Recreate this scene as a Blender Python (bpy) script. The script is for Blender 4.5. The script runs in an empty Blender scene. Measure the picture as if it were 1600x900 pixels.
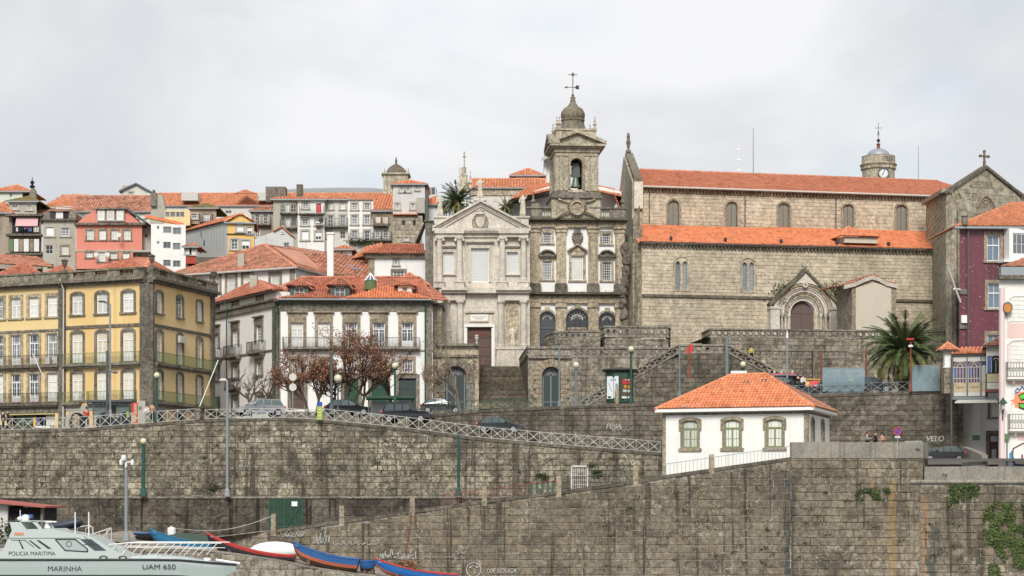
import bpy, bmesh, math, random
from mathutils import Vector, Matrix, noise as mnoise
R=random.Random(7)
SC=bpy.context.scene
COL=SC.collection
FL=3200.0; HY=790.0; CZ=6.0
# ---------------- camera, world, sun, exposure ----------------
cam=bpy.data.objects.new('camera',bpy.data.cameras.new('camera')); COL.objects.link(cam)
cam.location=(0,0,CZ); cam.rotation_euler=(math.radians(90),0,0)
cam.data.sensor_width=36; cam.data.lens=72.0; cam.data.shift_y=(HY-450)/1600.0
cam.data.clip_start=1; cam.data.clip_end=8000
SC.camera=cam
SUN_EL=40.0; SUN_AZ=-6.0
SC.view_settings.view_transform='Standard'; SC.view_settings.look='None'
SC.view_settings.exposure=0.76; SC.view_settings.gamma=1
W=bpy.data.worlds.new('World'); SC.world=W; W.use_nodes=True
def make_world():
 nt=W.node_tree; nt.nodes.clear(); n=nt.nodes.new; l=nt.links.new
 out=n('ShaderNodeOutputWorld'); bg=n('ShaderNodeBackground'); bg.inputs[1].default_value=1.0
 sky=n('ShaderNodeTexSky'); sky.sky_type='NISHITA'; sky.sun_disc=False
 sky.sun_elevation=math.radians(SUN_EL); sky.sun_rotation=math.radians(180-SUN_AZ)
 sky.air_density=1.2; sky.dust_density=2.5
 sc=n('ShaderNodeVectorMath'); sc.operation='SCALE'; sc.inputs[3].default_value=0.10; l(sky.outputs[0],sc.inputs[0])
 tc=n('ShaderNodeTexCoord'); mp=n('ShaderNodeMapping'); mp.inputs['Scale'].default_value=(1.0,1.0,1.7); l(tc.outputs['Generated'],mp.inputs[0])
 n1=n('ShaderNodeTexNoise'); n1.inputs['Scale'].default_value=3.6; n1.inputs['Detail'].default_value=7; n1.inputs['Roughness'].default_value=.52; n1.inputs['Distortion'].default_value=.5; l(mp.outputs[0],n1.inputs['Vector'])
 r1=n('ShaderNodeValToRGB'); e=r1.color_ramp.elements
 e[0].position=.38; e[0].color=(.372,.388,.420,1); e[1].position=.63; e[1].color=(.545,.548,.556,1)
 x=e.new(.5); x.color=(.440,.450,.470,1)
 l(n1.outputs[0],r1.inputs[0])
 n2=n('ShaderNodeTexNoise'); n2.inputs['Scale'].default_value=7.0; n2.inputs['Detail'].default_value=5; l(mp.outputs[0],n2.inputs['Vector'])
 r2=n('ShaderNodeValToRGB'); r2.color_ramp.elements[0].position=.54; r2.color_ramp.elements[0].color=(.0,.0,.0,1); r2.color_ramp.elements[1].position=.72; r2.color_ramp.elements[1].color=(.32,.32,.32,1)
 l(n2.outputs[0],r2.inputs[0])
 mx=n('ShaderNodeMix'); mx.data_type='RGBA'; l(r2.outputs[0],mx.inputs[0]); l(r1.outputs[0],mx.inputs[6])
 l(sc.outputs[0],mx.inputs[7])
 l(mx.outputs[2],bg.inputs[0]); l(bg.outputs[0],out.inputs[0])
make_world()
sun=bpy.data.objects.new('sun',bpy.data.lights.new('sun','SUN')); COL.objects.link(sun)
sun.data.energy=2.2; sun.data.angle=math.radians(22); sun.data.color=(1,.955,.88)
sun.rotation_euler=(math.radians(90-SUN_EL),0,math.radians(SUN_AZ))
sun.location=(-40,-40,80)
# ---------------- node materials ----------------
MATS={}
class NT:
 def __init__(s,name):
  s.m=bpy.data.materials.new(name); s.m.use_nodes=True; s.t=s.m.node_tree; s.t.nodes.clear()
  s.out=s.t.nodes.new('ShaderNodeOutputMaterial'); s.b=s.t.nodes.new('ShaderNodeBsdfPrincipled'); s.l(s.b.outputs[0],s.out.inputs[0])
  s.geo=s.t.nodes.new('ShaderNodeNewGeometry'); s.oi=s.t.nodes.new('ShaderNodeObjectInfo'); s.pos=s.geo.outputs['Position']
 def l(s,a,b): s.t.links.new(a,b)
 def put(s,sock,v):
  if hasattr(v,'links') or isinstance(v,bpy.types.NodeSocket): s.l(v,sock)
  elif isinstance(v,(tuple,list)): sock.default_value=tuple(v)+((1,) if len(v)==3 and len(sock.default_value)==4 else ())
  else: sock.default_value=v
 def map(s,scale):
  m=s.t.nodes.new('ShaderNodeVectorMath'); m.operation='MULTIPLY'; s.l(s.pos,m.inputs[0]); m.inputs[1].default_value=scale; return m.outputs[0]
 def noise(s,scale,detail=4,vec=None,rough=.55,dist=0):
  k=s.t.nodes.new('ShaderNodeTexNoise'); k.inputs['Scale'].default_value=scale; k.inputs['Detail'].default_value=detail
  k.inputs['Roughness'].default_value=rough; k.inputs['Distortion'].default_value=dist; s.l(vec or s.pos,k.inputs['Vector']); return k.outputs[0]
 def ramp(s,f,a,b,lo=0.0,hi=1.0):
  k=s.t.nodes.new('ShaderNodeMapRange'); k.interpolation_type='SMOOTHSTEP'; s.put(k.inputs[0],f)
  k.inputs[1].default_value=a; k.inputs[2].default_value=b; k.inputs[3].default_value=lo; k.inputs[4].default_value=hi; return k.outputs[0]
 def math(s,op,a,b=0):
  k=s.t.nodes.new('ShaderNodeMath'); k.operation=op; s.put(k.inputs[0],a); s.put(k.inputs[1],b); return k.outputs[0]
 def mix(s,f,a,b,mode='MIX'):
  k=s.t.nodes.new('ShaderNodeMix'); k.data_type='RGBA'; k.blend_type=mode; s.put(k.inputs[0],f); s.put(k.inputs[6],a); s.put(k.inputs[7],b); return k.outputs[2]
 def per(s):
  return s.math('FRACT',s.math('ADD',s.math('MULTIPLY',s.geo.outputs['Random Per Island'],7.31),s.math('MULTIPLY',s.oi.outputs['Random'],5.17)))
 def bump(s,h,st=.3,d=.03):
  k=s.t.nodes.new('ShaderNodeBump'); k.inputs['Strength'].default_value=st; k.inputs['Distance'].default_value=d; s.l(h,k.inputs['Height']); s.l(k.outputs[0],s.b.inputs['Normal'])
 def done(s,col,rough=.85,metal=0,spec=.3):
  s.put(s.b.inputs['Base Color'],col); s.put(s.b.inputs['Roughness'],rough); s.put(s.b.inputs['Metallic'],metal); s.b.inputs['Specular IOR Level'].default_value=spec; return s.m
def reg(k,m): MATS[k]=m; return m
def stone(k,c1,c2,dark=.5,streak=.5,moss=.3,lime=.2,sc=1.0,var=.6,lich=0.0,dcol=(.045,.038,.030),runs=(),mot=.5):
 n=NT(k); p=n.per()
 med=n.noise(.9*sc,6); big=n.noise(.13*sc,3)
 base=n.mix(n.math('ADD',n.math('MULTIPLY',p,var),n.math('MULTIPLY',med,1-var)),c1,c2)
 base=n.mix(n.ramp(big,.35,.65,0,.45),base,tuple(x*.62 for x in c1))
 fine=n.noise(7*sc,5,rough=.65)
 base=n.mix(n.ramp(fine,.35,.7,.18,0.),base,tuple(x*.4 for x in c1))
 p2=n.math('FRACT',n.math('MULTIPLY',p,13.7))
 base=n.mix(n.ramp(p2,.72,.98,0,.22),base,(c2[0]*1.04,c2[1]*.92,c2[2]*.80))
 base=n.mix(1,base,n.ramp(n.noise(2.6*sc,9,rough=.78,dist=.3),.34,.66,1-mot,1+mot),'MULTIPLY')
 if lime>0:
  li=n.math('ADD',n.math('MULTIPLY',n.noise(2.3*sc,8,rough=.75,dist=.8),.65),n.math('MULTIPLY',n.noise(.3*sc,3),.35)); base=n.mix(n.ramp(li,.535,.60,0,lime),base,(c2[0]*1.35,c2[1]*1.36,c2[2]*1.38))
 if moss>0:
  mo=n.noise(.8*sc,7,rough=.7,dist=.6); base=n.mix(n.ramp(mo,.57,.68,0,moss),base,(.045,.052,.022))
 if lich>0:
  mo=n.noise(1.4*sc,7,rough=.7,dist=.6); base=n.mix(n.ramp(mo,.60,.72,0,lich),base,(.22,.19,.05))
 if dark>0:
  bl=n.noise(.42*sc,8,rough=.68,dist=.7); base=n.mix(n.ramp(bl,.50,.63,0,dark),base,dcol)
 if streak>0:
  st=n.noise(1.0,6,vec=n.map((1.5*sc,1.5*sc,.06*sc)),rough=.62); base=n.mix(n.ramp(st,.54,.63,0,streak),base,dcol)
 if runs:
  sp=n.t.nodes.new('ShaderNodeSeparateXYZ'); n.l(n.pos,sp.inputs[0]); wob=n.math('MULTIPLY',n.math('SUBTRACT',n.noise(1,4,vec=n.map((.9,.9,.5))),.5),1.1)
  near=n.ramp(sp.outputs[1],160.8,161.2,1,0)
  for (x,w,zt,col,st) in runs:
   dx=n.math('ABSOLUTE',n.math('SUBTRACT',n.math('ADD',sp.outputs[0],wob),x)); f=n.math('MULTIPLY',n.ramp(dx,w*.25,w*1.1,st,0),n.math('MULTIPLY',n.ramp(sp.outputs[2],zt-.8,zt+.2,1,0),near))
   f=n.math('MULTIPLY',f,n.ramp(n.noise(1.4,6,vec=n.map((2.5,2.5,.35)),rough=.65),.34,.56,.25,1)); base=n.mix(f,base,col)
 n.bump(n.noise(9*sc,5,rough=.7),.5,.05)
 return reg(k,n.done(base,.92,spec=.2))
def plaster(k,c,dirt=.25,var=.08,streak=.25,dc=(.22,.20,.17),rough=.9,patch=0,pc=(.3,.27,.22)):
 n=NT(k); base=n.mix(n.noise(1.1,5),c,tuple(x*(1-var*2) for x in c))
 base=n.mix(n.ramp(n.noise(.5,8,rough=.7,dist=.5),.52,.72,0,dirt),base,dc)
 base=n.mix(n.ramp(n.noise(1,5,vec=n.map((1.8,1.8,.09))),.56,.72,0,streak),base,dc)
 if patch: base=n.mix(n.ramp(n.noise(1.6,8,rough=.75,dist=.4),.60,.64,0,patch),base,pc)
 n.bump(n.noise(14,4),.15,.02); return reg(k,n.done(base,rough,spec=.2))
def tilemat(k,c1,c2,old=.3,oc=(.10,.06,.04),lich=.15):
 n=NT(k); p=n.per(); base=n.mix(p,c1,c2)
 base=n.mix(n.ramp(n.noise(.5,6,rough=.7),.45,.7,0,old),base,oc)
 p2=n.math('FRACT',n.math('MULTIPLY',p,17.3)); base=n.mix(n.ramp(p2,.82,1.,0,old+.2),base,oc)
 if lich: base=n.mix(n.ramp(n.noise(1.7,7,rough=.7),.62,.7,0,lich),base,(.30,.27,.17))
 n.bump(n.noise(16,3),.2,.02); return reg(k,n.done(base,.85,spec=.25))
def paint(k,c,rough=.5,metal=0,var=.06,spec=.4,coat=0,dirt=0):
 n=NT(k); base=n.mix(n.noise(2.2,5),c,tuple(x*(1-var*2.5) for x in c))
 if dirt: base=n.mix(n.ramp(n.noise(3.,7,rough=.7,dist=.5),.5,.68,0,dirt),base,(.12,.09,.06))
 n.done(base,rough,metal,spec)
 if coat: n.b.inputs['Coat Weight'].default_value=coat; n.b.inputs['Coat Roughness'].default_value=.08
 return reg(k,n.m)
def glass(k,c1,c2,rough=.12,spec=.6):
 n=NT(k); base=n.mix(n.ramp(n.math('ADD',n.math('MULTIPLY',n.per(),.6),n.math('MULTIPLY',n.noise(.9,2),.4)),.3,.7),c1,c2)
 return reg(k,n.done(base,rough,spec=spec))
stone('quay_stone',(.138,.117,.086),(.275,.238,.180),dark=.55,streak=.85,moss=.6,lime=.8,sc=1.0,var=.45,mot=.42,
runs=((29.7,.38,8.2,(.30,.20,.085),.7),(32.2,.3,7.0,(.32,.17,.085),.65),(31.2,.25,7.3,(.30,.25,.17),.5),(21.7,.55,8.4,(.05,.052,.052),.85),(33.0,.6,5.4,(.05,.052,.05),.8),(36.6,.5,4.6,(.045,.035,.025),.8),(28.0,.10,9.9,(.36,.26,.13),.5)))
stone('mortar',(.20,.185,.155),(.36,.335,.29),dark=.9,streak=.6,moss=.8,lime=.6,sc=1.1,var=.3,mot=.5)
stone('street_stone',(.12,.105,.079),(.36,.325,.25),dark=.72,streak=.7,moss=.65,lime=.8,sc=1.0,var=.45,mot=.6)
stone('dark_stone',(.085,.075,.060),(.25,.222,.178),dark=.62,streak=.62,moss=.55,lime=.45,sc=.8,var=.55)
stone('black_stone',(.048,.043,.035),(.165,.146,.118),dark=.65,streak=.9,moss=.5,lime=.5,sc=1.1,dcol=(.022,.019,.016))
stone('ramp_stone',(.22,.195,.155),(.42,.38,.31),dark=.25,streak=.25,moss=.2,lime=.3)
stone('terrace_stone',(.15,.132,.102),(.40,.36,.285),dark=.5,streak=.5,moss=.4,lime=.8,sc=1.1)
stone('parapet_stone',(.20,.18,.15),(.34,.31,.26),dark=.4,streak=.35,moss=.3,lime=.3,sc=1.4,var=.3)
stone('coping_stone',(.10,.09,.07),(.19,.17,.135),dark=.5,streak=.3,moss=.5,lime=.2)
stone('granite_parapet',(.25,.235,.20),(.34,.32,.275),dark=.15,streak=.25,moss=.15,lime=.15,sc=2.5,var=.2,mot=.25)
stone('church_stone',(.45,.392,.298),(.63,.555,.432),dark=.22,streak=.16,moss=.08,lime=.35,sc=.8,var=.4,mot=.3,dcol=(.17,.14,.105))
stone('transept_stone',(.31,.28,.212),(.50,.455,.355),dark=.25,streak=.2,moss=.25,lime=.15,sc=.7,var=.5,lich=.35,dcol=(.10,.09,.065))
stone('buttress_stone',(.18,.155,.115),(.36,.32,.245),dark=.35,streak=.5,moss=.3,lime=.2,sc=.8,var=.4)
stone('pale_stone',(.53,.49,.425),(.68,.635,.555),dark=.16,streak=.22,moss=0,lime=.2,sc=.9,var=.25,mot=.2,dcol=(.22,.19,.155))
stone('pale_trim',(.54,.50,.435),(.67,.63,.55),dark=.2,streak=.3,moss=0,lime=.2,sc=1.5,var=.2,mot=.2,dcol=(.20,.17,.14))
stone('brown_granite',(.33,.275,.20),(.54,.465,.35),dark=.3,streak=.42,moss=.12,lime=.22,sc=1.3,var=.35,dcol=(.10,.08,.06))
stone('tower_stone',(.37,.33,.245),(.58,.53,.415),dark=.28,streak=.4,moss=.1,lime=.2,sc=1.5,var=.4,lich=.18,dcol=(.10,.085,.06))
stone('mossy_cornice',(.10,.09,.065),(.24,.21,.155),dark=.5,streak=.3,moss=.75,lime=.2,sc=2)
stone('dome_stone',(.15,.13,.10),(.24,.21,.165),dark=.3,streak=.35,moss=.15,lich=.7,sc=1.6,var=.3)
stone('grey_granite',(.15,.135,.11),(.30,.275,.225),dark=.4,streak=.4,moss=.1,lime=.2,sc=1.4,var=.4)
stone('dark_granite',(.125,.11,.09),(.24,.215,.175),dark=.4,streak=.45,moss=.05,lime=.35,sc=1.6,var=.4)
stone('tan_granite',(.26,.215,.155),(.40,.345,.26),dark=.25,streak=.25,moss=0,lime=.15,sc=1.6,var=.4)
stone('roof_parapet',(.18,.163,.125),(.33,.30,.235),dark=.45,streak=.5,moss=.35,lime=.3,sc=1.2,lich=.15)
stone('rubble',(.22,.19,.14),(.50,.45,.36),dark=.2,streak=.15,moss=.1,lime=.3,sc=1.1,var=.7)
stone('stair_stone',(.08,.068,.052),(.20,.172,.125),dark=.45,streak=.5,moss=.3,lime=.1)
stone('asphalt',(.05,.05,.05),(.07,.068,.065),dark=.2,streak=0,moss=0,lime=0,var=.1)
stone('paving',(.16,.15,.13),(.24,.225,.19),dark=.2,streak=0,moss=.2,lime=.1)
stone('hill_ground',(.09,.08,.055),(.16,.14,.10),dark=.3,streak=0,moss=.6,lime=0)
plaster('white_wall',(.80,.80,.78),dirt=.10,streak=.16)
plaster('cottage_wall',(.80,.80,.78),dirt=.12,streak=.20,patch=.28,pc=(.58,.57,.54))
plaster('white_worn',(.78,.77,.74),dirt=.12,streak=.2,patch=.25,pc=(.5,.49,.46))
plaster('white_stained',(.62,.60,.55),dirt=.45,streak=.5,dc=(.22,.20,.16))
plaster('grey_render',(.42,.40,.335),dirt=.5,streak=.5,dc=(.15,.135,.10))
plaster('brown_render',(.37,.31,.25),dirt=.5,streak=.4,dc=(.12,.10,.08))
plaster('light_grey',(.58,.58,.57),dirt=.15,streak=.3)
plaster('cream_render',(.58,.54,.45),dirt=.08,streak=.12)
plaster('pink_wall',(.66,.25,.19),dirt=.25,streak=.3,dc=(.36,.20,.15),patch=.2,pc=(.45,.3,.22))
plaster('pale_pink',(.72,.55,.50),dirt=.1,streak=.1)
plaster('pink_pipe',(.74,.60,.60),dirt=.1,streak=.1)
plaster('yellow_wall',(.72,.53,.24),dirt=.15,streak=.2,dc=(.40,.28,.12))
plaster('pale_yellow',(.74,.57,.29),dirt=.12,streak=.2,dc=(.45,.33,.16))
plaster('bright_yellow',(.78,.50,.16),dirt=.1,streak=.15,dc=(.45,.28,.1))
plaster('light_yellow',(.74,.60,.32),dirt=.1,streak=.15,dc=(.45,.33,.16))
plaster('red_wall',(.40,.075,.055),dirt=.2,streak=.2,dc=(.15,.05,.04))
plaster('green_white',(.60,.64,.56),dirt=.1,streak=.1)
plaster('concrete',(.42,.40,.36),dirt=.3,streak=.3)
def tile_wall(k,c1,c2,spots=0,size=.22):
 n=NT(k); p=n.per()
 base=n.mix(p,c1,c2)
 base=n.mix(n.ramp(n.noise(.6,7,rough=.7),.5,.7,0,.25),base,tuple(x*.55 for x in c1))
 if spots: base=n.mix(n.ramp(n.noise(5.5,3,rough=.6),.655,.68,0,spots),base,(.62,.55,.52))
 return reg(k,n.done(base,.35,spec=.5))
tile_wall('yellow_tile',(.64,.44,.18),(.75,.55,.27)); tile_wall('purple_tile',(.10,.026,.040),(.155,.045,.062),spots=.85)
tilemat('tile_bright',(.60,.215,.105),(.74,.30,.155),old=.2,lich=.04)
tilemat('tile_orange',(.50,.20,.11),(.65,.285,.16),old=.3,oc=(.22,.09,.05),lich=.1)
tilemat('tile_church',(.42,.165,.10),(.55,.235,.145),old=.3,oc=(.2,.085,.05),lich=.12)
tilemat('tile_red',(.40,.15,.095),(.56,.235,.15),old=.4,oc=(.13,.055,.035),lich=.15)
tilemat('tile_old',(.37,.165,.105),(.56,.28,.19),old=.55,oc=(.13,.07,.05),lich=.3)
tilemat('tile_moss',(.17,.14,.055),(.30,.24,.10),old=.4,oc=(.12,.12,.04),lich=.3)
tilemat('slate',(.10,.12,.12),(.18,.20,.20),old=.3,oc=(.06,.07,.07),lich=.1)
paint('white_paint',(.80,.80,.79),.45); paint('rail_white',(.42,.42,.39),.5,dirt=.35); paint('dull_white',(.55,.54,.50),.6,dirt=.2)
paint('green_frame',(.20,.25,.13),.5); paint('dark_green',(.022,.070,.045),.4); paint('lamp_green',(.022,.080,.060),.4)
paint('balcony_green',(.12,.19,.085),.6,dirt=.3); paint('green_board',(.03,.12,.08),.5); paint('gate_green',(.012,.055,.032),.7,dirt=.4)
paint('black_iron',(.025,.025,.027),.5); paint('grey_metal',(.30,.32,.33),.45,.3); paint('dark_metal',(.09,.10,.10),.5)
paint('slate_grey_metal',(.17,.20,.21),.5); paint('rust_red',(.22,.06,.04),.6,dirt=.2); paint('brown_door',(.105,.062,.048),.6); paint('portal_door',(.135,.095,.088),.7)
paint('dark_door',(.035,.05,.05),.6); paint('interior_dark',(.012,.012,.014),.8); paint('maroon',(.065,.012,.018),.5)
paint('grey_wood',(.18,.185,.15),.7,dirt=.2); paint('awning_pink',(.62,.38,.40),.9); paint('cloth_red',(.55,.03,.03),.8); paint('cloth_blue',(.08,.14,.35),.9)
paint('grey_cladding',(.46,.46,.44),.6,dirt=.1); paint('zinc',(.30,.33,.35),.5,.2); paint('copper_green',(.11,.16,.06),.7,dirt=.3)
paint('boat_grey',(.47,.525,.51),.32,coat=.3,var=.03); paint('boat_lower',(.37,.43,.42),.32,coat=.3,var=.03); paint('letter_black',(.03,.035,.04),.6); paint('boat_white',(.80,.80,.78),.4)
paint('boat_blue',(.020,.105,.30),.55,dirt=.18); paint('boat_blue2',(.015,.13,.42),.45,dirt=.1); paint('boat_teal',(.018,.15,.30),.5,dirt=.15); paint('boat_red',(.46,.035,.030),.5,dirt=.12)
paint('boat_orange',(.48,.13,.07),.6,dirt=.2); paint('boat_brown',(.12,.08,.05),.75,dirt=.3); paint('boat_black',(.02,.02,.024),.5); paint('rubber_navy',(.030,.042,.065),.5)
paint('orange_sign',(.60,.25,.12),.6); paint('rubber',(.02,.02,.02),.8); paint('alloy',(.52,.53,.54),.35,.6)
paint('car_silver',(.46,.48,.52),.3,.5,coat=.8); paint('car_black',(.022,.026,.032),.3,.2,coat=.8); paint('car_grey',(.055,.062,.072),.3,.3,coat=.8); paint('red_lamp',(.45,.01,.01),.3)
paint('lamp_globe',(.62,.60,.42),.35); paint('skin',(.52,.31,.22),.6); paint('skin2',(.46,.27,.19),.6); paint('hair_dark',(.03,.02,.015),.7); paint('hair_brown',(.09,.04,.025),.7)
paint('cloth_grey_green',(.27,.31,.28),.9); paint('cloth_black',(.012,.012,.014),.9); paint('cloth_red2',(.50,.07,.05),.9); paint('cloth_navy',(.02,.03,.06),.9); paint('cloth_tan',(.40,.24,.17),.9); paint('cloth_yellow',(.50,.46,.08),.8); paint('cloth_white',(.7,.7,.68),.9)
paint('bark',(.085,.062,.045),.9); paint('bark_pale',(.20,.17,.13),.9); paint('sign_red',(.55,.035,.03),.5); paint('sign_blue',(.03,.07,.35),.5); paint('totem_green',(.32,.46,.08),.5)
paint('bus_red',(.60,.03,.04),.35,coat=.5); paint('bus_yellow',(.85,.45,.03),.4); paint('sign_back',(.42,.43,.42),.5); paint('graffiti_white',(.40,.40,.38),.8,dirt=.4); paint('graffiti_black',(.03,.03,.03),.8)
paint('graffiti_green',(.12,.50,.06),.6); paint('graffiti_orange',(.80,.28,.13),.6); paint('graffiti_blue',(.03,.27,.50),.6); paint('graffiti_purple',(.14,.03,.11),.6)
paint('straw',(.27,.15,.08),.95,dirt=.3); paint('tarp_green',(.07,.11,.09),.8,dirt=.2); paint('hut_red',(.38,.11,.085),.7,dirt=.3); paint('poster_white',(.72,.76,.80),.5); paint('poster_red',(.62,.05,.04),.5); paint('poster_orange',(.60,.24,.05),.5)
paint('mirror_orange',(.55,.22,.06),.3); paint('dish_white',(.68,.68,.66),.5); paint('bronze_green',(.17,.21,.17),.5,.4); paint('panel_teal',(.30,.36,.34),.4); paint('floral',(.48,.42,.27),.7,dirt=.5)
glass('glass_dark',(.02,.024,.028),(.055,.062,.07)); glass('glass_mid',(.07,.08,.09),(.18,.20,.21)); glass('glass_blue',(.08,.12,.17),(.15,.20,.26)); glass('curtain',(.50,.50,.46),(.68,.68,.64),rough=.3,spec=.5)
glass('curtain_warm',(.55,.50,.38),(.66,.62,.52),rough=.3); glass('lattice_glass',(.50,.54,.54),(.62,.66,.66),rough=.3); glass('leaded',(.12,.15,.17),(.27,.31,.33),rough=.25); glass('stained_glass',(.025,.02,.10),(.13,.06,.09),rough=.2); glass('car_glass',(.05,.07,.075),(.10,.13,.13),rough=.06)
def grille(k):
 n=NT(k); return reg(k,n.done(n.mix(n.noise(14,2),(.15,.15,.12),(.28,.27,.23)),.8))
grille('mesh_panel')
def leafmat(k,c1,c2):
 n=NT(k); return reg(k,n.done(n.mix(n.per(),c1,c2),.7,spec=.25))
leafmat('leaf_green',(.035,.060,.015),(.11,.14,.045)); leafmat('leaf_dark',(.022,.038,.012),(.07,.09,.03)); leafmat('leaf_brown',(.14,.060,.040),(.34,.17,.12)); leafmat('leaf_orange',(.18,.09,.05),(.36,.20,.11))
leafmat('palm_leaf',(.040,.062,.022),(.105,.135,.055)); leafmat('palm_leaf_pale',(.11,.12,.04),(.20,.20,.075)); leafmat('palm_dead',(.10,.07,.035),(.18,.13,.07))
def screen_glass():
 n=NT('screen_glass'); n.done((.34,.45,.50),.08,spec=.5); tr=n.t.nodes.new('ShaderNodeBsdfTransparent'); tr.inputs[0].default_value=(.82,.92,.95,1)
 mx=n.t.nodes.new('ShaderNodeMixShader'); mx.inputs[0].default_value=.36; n.l(tr.outputs[0],mx.inputs[1]); n.l(n.b.outputs[0],mx.inputs[2]); n.l(mx.outputs[0],n.out.inputs[0]); return reg('screen_glass',n.m)
screen_glass()
def water_mat():
 n=NT('river'); n.done((.05,.07,.06),.12,spec=.5); n.bump(n.noise(1.5,4,vec=n.map((1,.5,1))),.4,.2); return reg('river',n.m)
water_mat()
# ---------------- geometry helpers ----------------
def P(px,py,Y): return Vector(((px-800)*Y/FL,Y,CZ+(HY-py)*Y/FL))
class Fr:
 def __init__(s,pxL,YL,pxR,YR):
  s.A=Vector(((pxL-800)*YL/FL,YL)); s.B=Vector(((pxR-800)*YR/FL,YR)); s.L=(s.B-s.A).length
  s.u=(s.B-s.A).normalized(); s.n=Vector((s.u.y,-s.u.x)); s.ang=math.atan2(s.u.y,s.u.x)
 @staticmethod
 def raw(A,u):
  f=Fr.__new__(Fr); f.A=Vector(A[:2]); f.u=Vector(u[:2]).normalized(); f.B=f.A+f.u; f.L=1; f.n=Vector((f.u.y,-f.u.x)); f.ang=math.atan2(f.u.y,f.u.x); return f
 def pt(s,a,z,d=0): return Vector((s.A.x+s.u.x*a+s.n.x*d,s.A.y+s.u.y*a+s.n.y*d,z))
 def uv(s,px,py,d=0):
  A=s.A+s.n*d; dr=Vector(((px-800)/FL,1.0)); t=A.dot(s.n)/dr.dot(s.n); p=dr*t
  return ((p-A).dot(s.u), CZ+(HY-py)/FL*t)
 def s(s,px,d=0): return s.uv(px,HY,d)[0]
 def z(s,px,py,d=0): return s.uv(px,py,d)[1]
 def off(s,d): return Fr.raw(s.A+s.n*d,s.u)
 def side(s,a,right=True):
  p=s.A+s.u*a
  return Fr.raw(p,-s.n) if right else Fr.raw(p,s.n)
ORG={}
class MB:
 def __init__(s): s.v=[]; s.f=[]
 def poly(s,pts):
  b=len(s.v); s.v+= [tuple(p) for p in pts]; s.f.append(tuple(range(b,b+len(pts)))); return s
 def hexa(s,p):
  b=len(s.v); s.v+=[tuple(q) for q in p]
  for q in ((0,3,2,1),(4,5,6,7),(0,1,5,4),(1,2,6,5),(2,3,7,6),(3,0,4,7)): s.f.append(tuple(b+i for i in q))
  return s
 def box(s,F,s0,s1,z0,z1,d0,d1,ins=0):
  if s1<s0: s0,s1=s1,s0
  return s.hexa([F.pt(s0,z0,d1),F.pt(s1,z0,d1),F.pt(s1,z0,d0),F.pt(s0,z0,d0),F.pt(s0+ins,z1,d1-ins),F.pt(s1-ins,z1,d1-ins),F.pt(s1-ins,z1,d0),F.pt(s0+ins,z1,d0)])
 def wbox(s,x0,x1,y0,y1,z0,z1):
  return s.hexa([(x0,y0,z0),(x1,y0,z0),(x1,y1,z0),(x0,y1,z0),(x0,y0,z1),(x1,y0,z1),(x1,y1,z1),(x0,y1,z1)])
 def prism(s,F,o,d0,d1):
  n=len(o); b=len(s.v); s.v+=[tuple(F.pt(a,z,d1)) for a,z in o]+[tuple(F.pt(a,z,d0)) for a,z in o]
  s.f.append(tuple(b+i for i in range(n))); s.f.append(tuple(b+n+i for i in reversed(range(n))))
  for i in range(n):
   j=(i+1)%n; s.f.append((b+i,b+n+i,b+n+j,b+j))
  return s
 def ring(s,F,cs,cz,r0,r1,d0,d1,n=20,a0=0,a1=2*math.pi,ey=1):
  pi_=[];po=[]
  for i in range(n+1):
   t=a0+(a1-a0)*i/n; pi_.append((cs+r0*math.cos(t),cz+r0*ey*math.sin(t))); po.append((cs+r1*math.cos(t),cz+r1*ey*math.sin(t)))
  for i in range(n):
   a,b_,c,d=pi_[i],po[i],po[i+1],pi_[i+1]
   q=[F.pt(*a,d1),F.pt(*b_,d1),F.pt(*c,d1),F.pt(*d,d1)]; s.poly(q)
   s.poly([F.pt(*b_,d1),F.pt(*b_,d0),F.pt(*c,d0),F.pt(*c,d1)]); s.poly([F.pt(*a,d0),F.pt(*a,d1),F.pt(*d,d1),F.pt(*d,d0)])
  return s
 def tube(s,pts,r,n=6,cap=True):
  pts=[Vector(p) for p in pts]; rs=r if isinstance(r,(list,tuple)) else [r]*len(pts); b=len(s.v)
  up=Vector((0,0,1))
  for i,p in enumerate(pts):
   t=(pts[min(i+1,len(pts)-1)]-pts[max(i-1,0)])
   if t.length<1e-9: t=Vector((0,0,1))
   t.normalize(); a=t.cross(up if abs(t.z)<.95 else Vector((1,0,0))).normalized(); c=t.cross(a)
   for k in range(n):
    th=2*math.pi*k/n; s.v.append(tuple(p+(a*math.cos(th)+c*math.sin(th))*rs[i]))
  for i in range(len(pts)-1):
   for k in range(n):
    k2=(k+1)%n; s.f.append((b+i*n+k,b+i*n+k2,b+(i+1)*n+k2,b+(i+1)*n+k))
  if cap:
   s.f.append(tuple(b+k for k in reversed(range(n)))); e=b+(len(pts)-1)*n; s.f.append(tuple(e+k for k in range(n)))
  return s
 def lathe(s,c,prof,n=16,sq=False,rot=0):
  c=Vector(c); b=len(s.v)
  for r,z in prof:
   for k in range(n):
    th=2*math.pi*(k+.5*sq)/n+rot; rr=r/math.cos(math.pi/n) if sq else r
    s.v.append((c.x+rr*math.cos(th),c.y+rr*math.sin(th),c.z+z))
  for i in range(len(prof)-1):
   for k in range(n):
    k2=(k+1)%n; s.f.append((b+i*n+k,b+i*n+k2,b+(i+1)*n+k2,b+(i+1)*n+k))
  s.f.append(tuple(b+k for k in reversed(range(n)))); e=b+(len(prof)-1)*n; s.f.append(tuple(e+k for k in range(n)))
  return s
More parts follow.
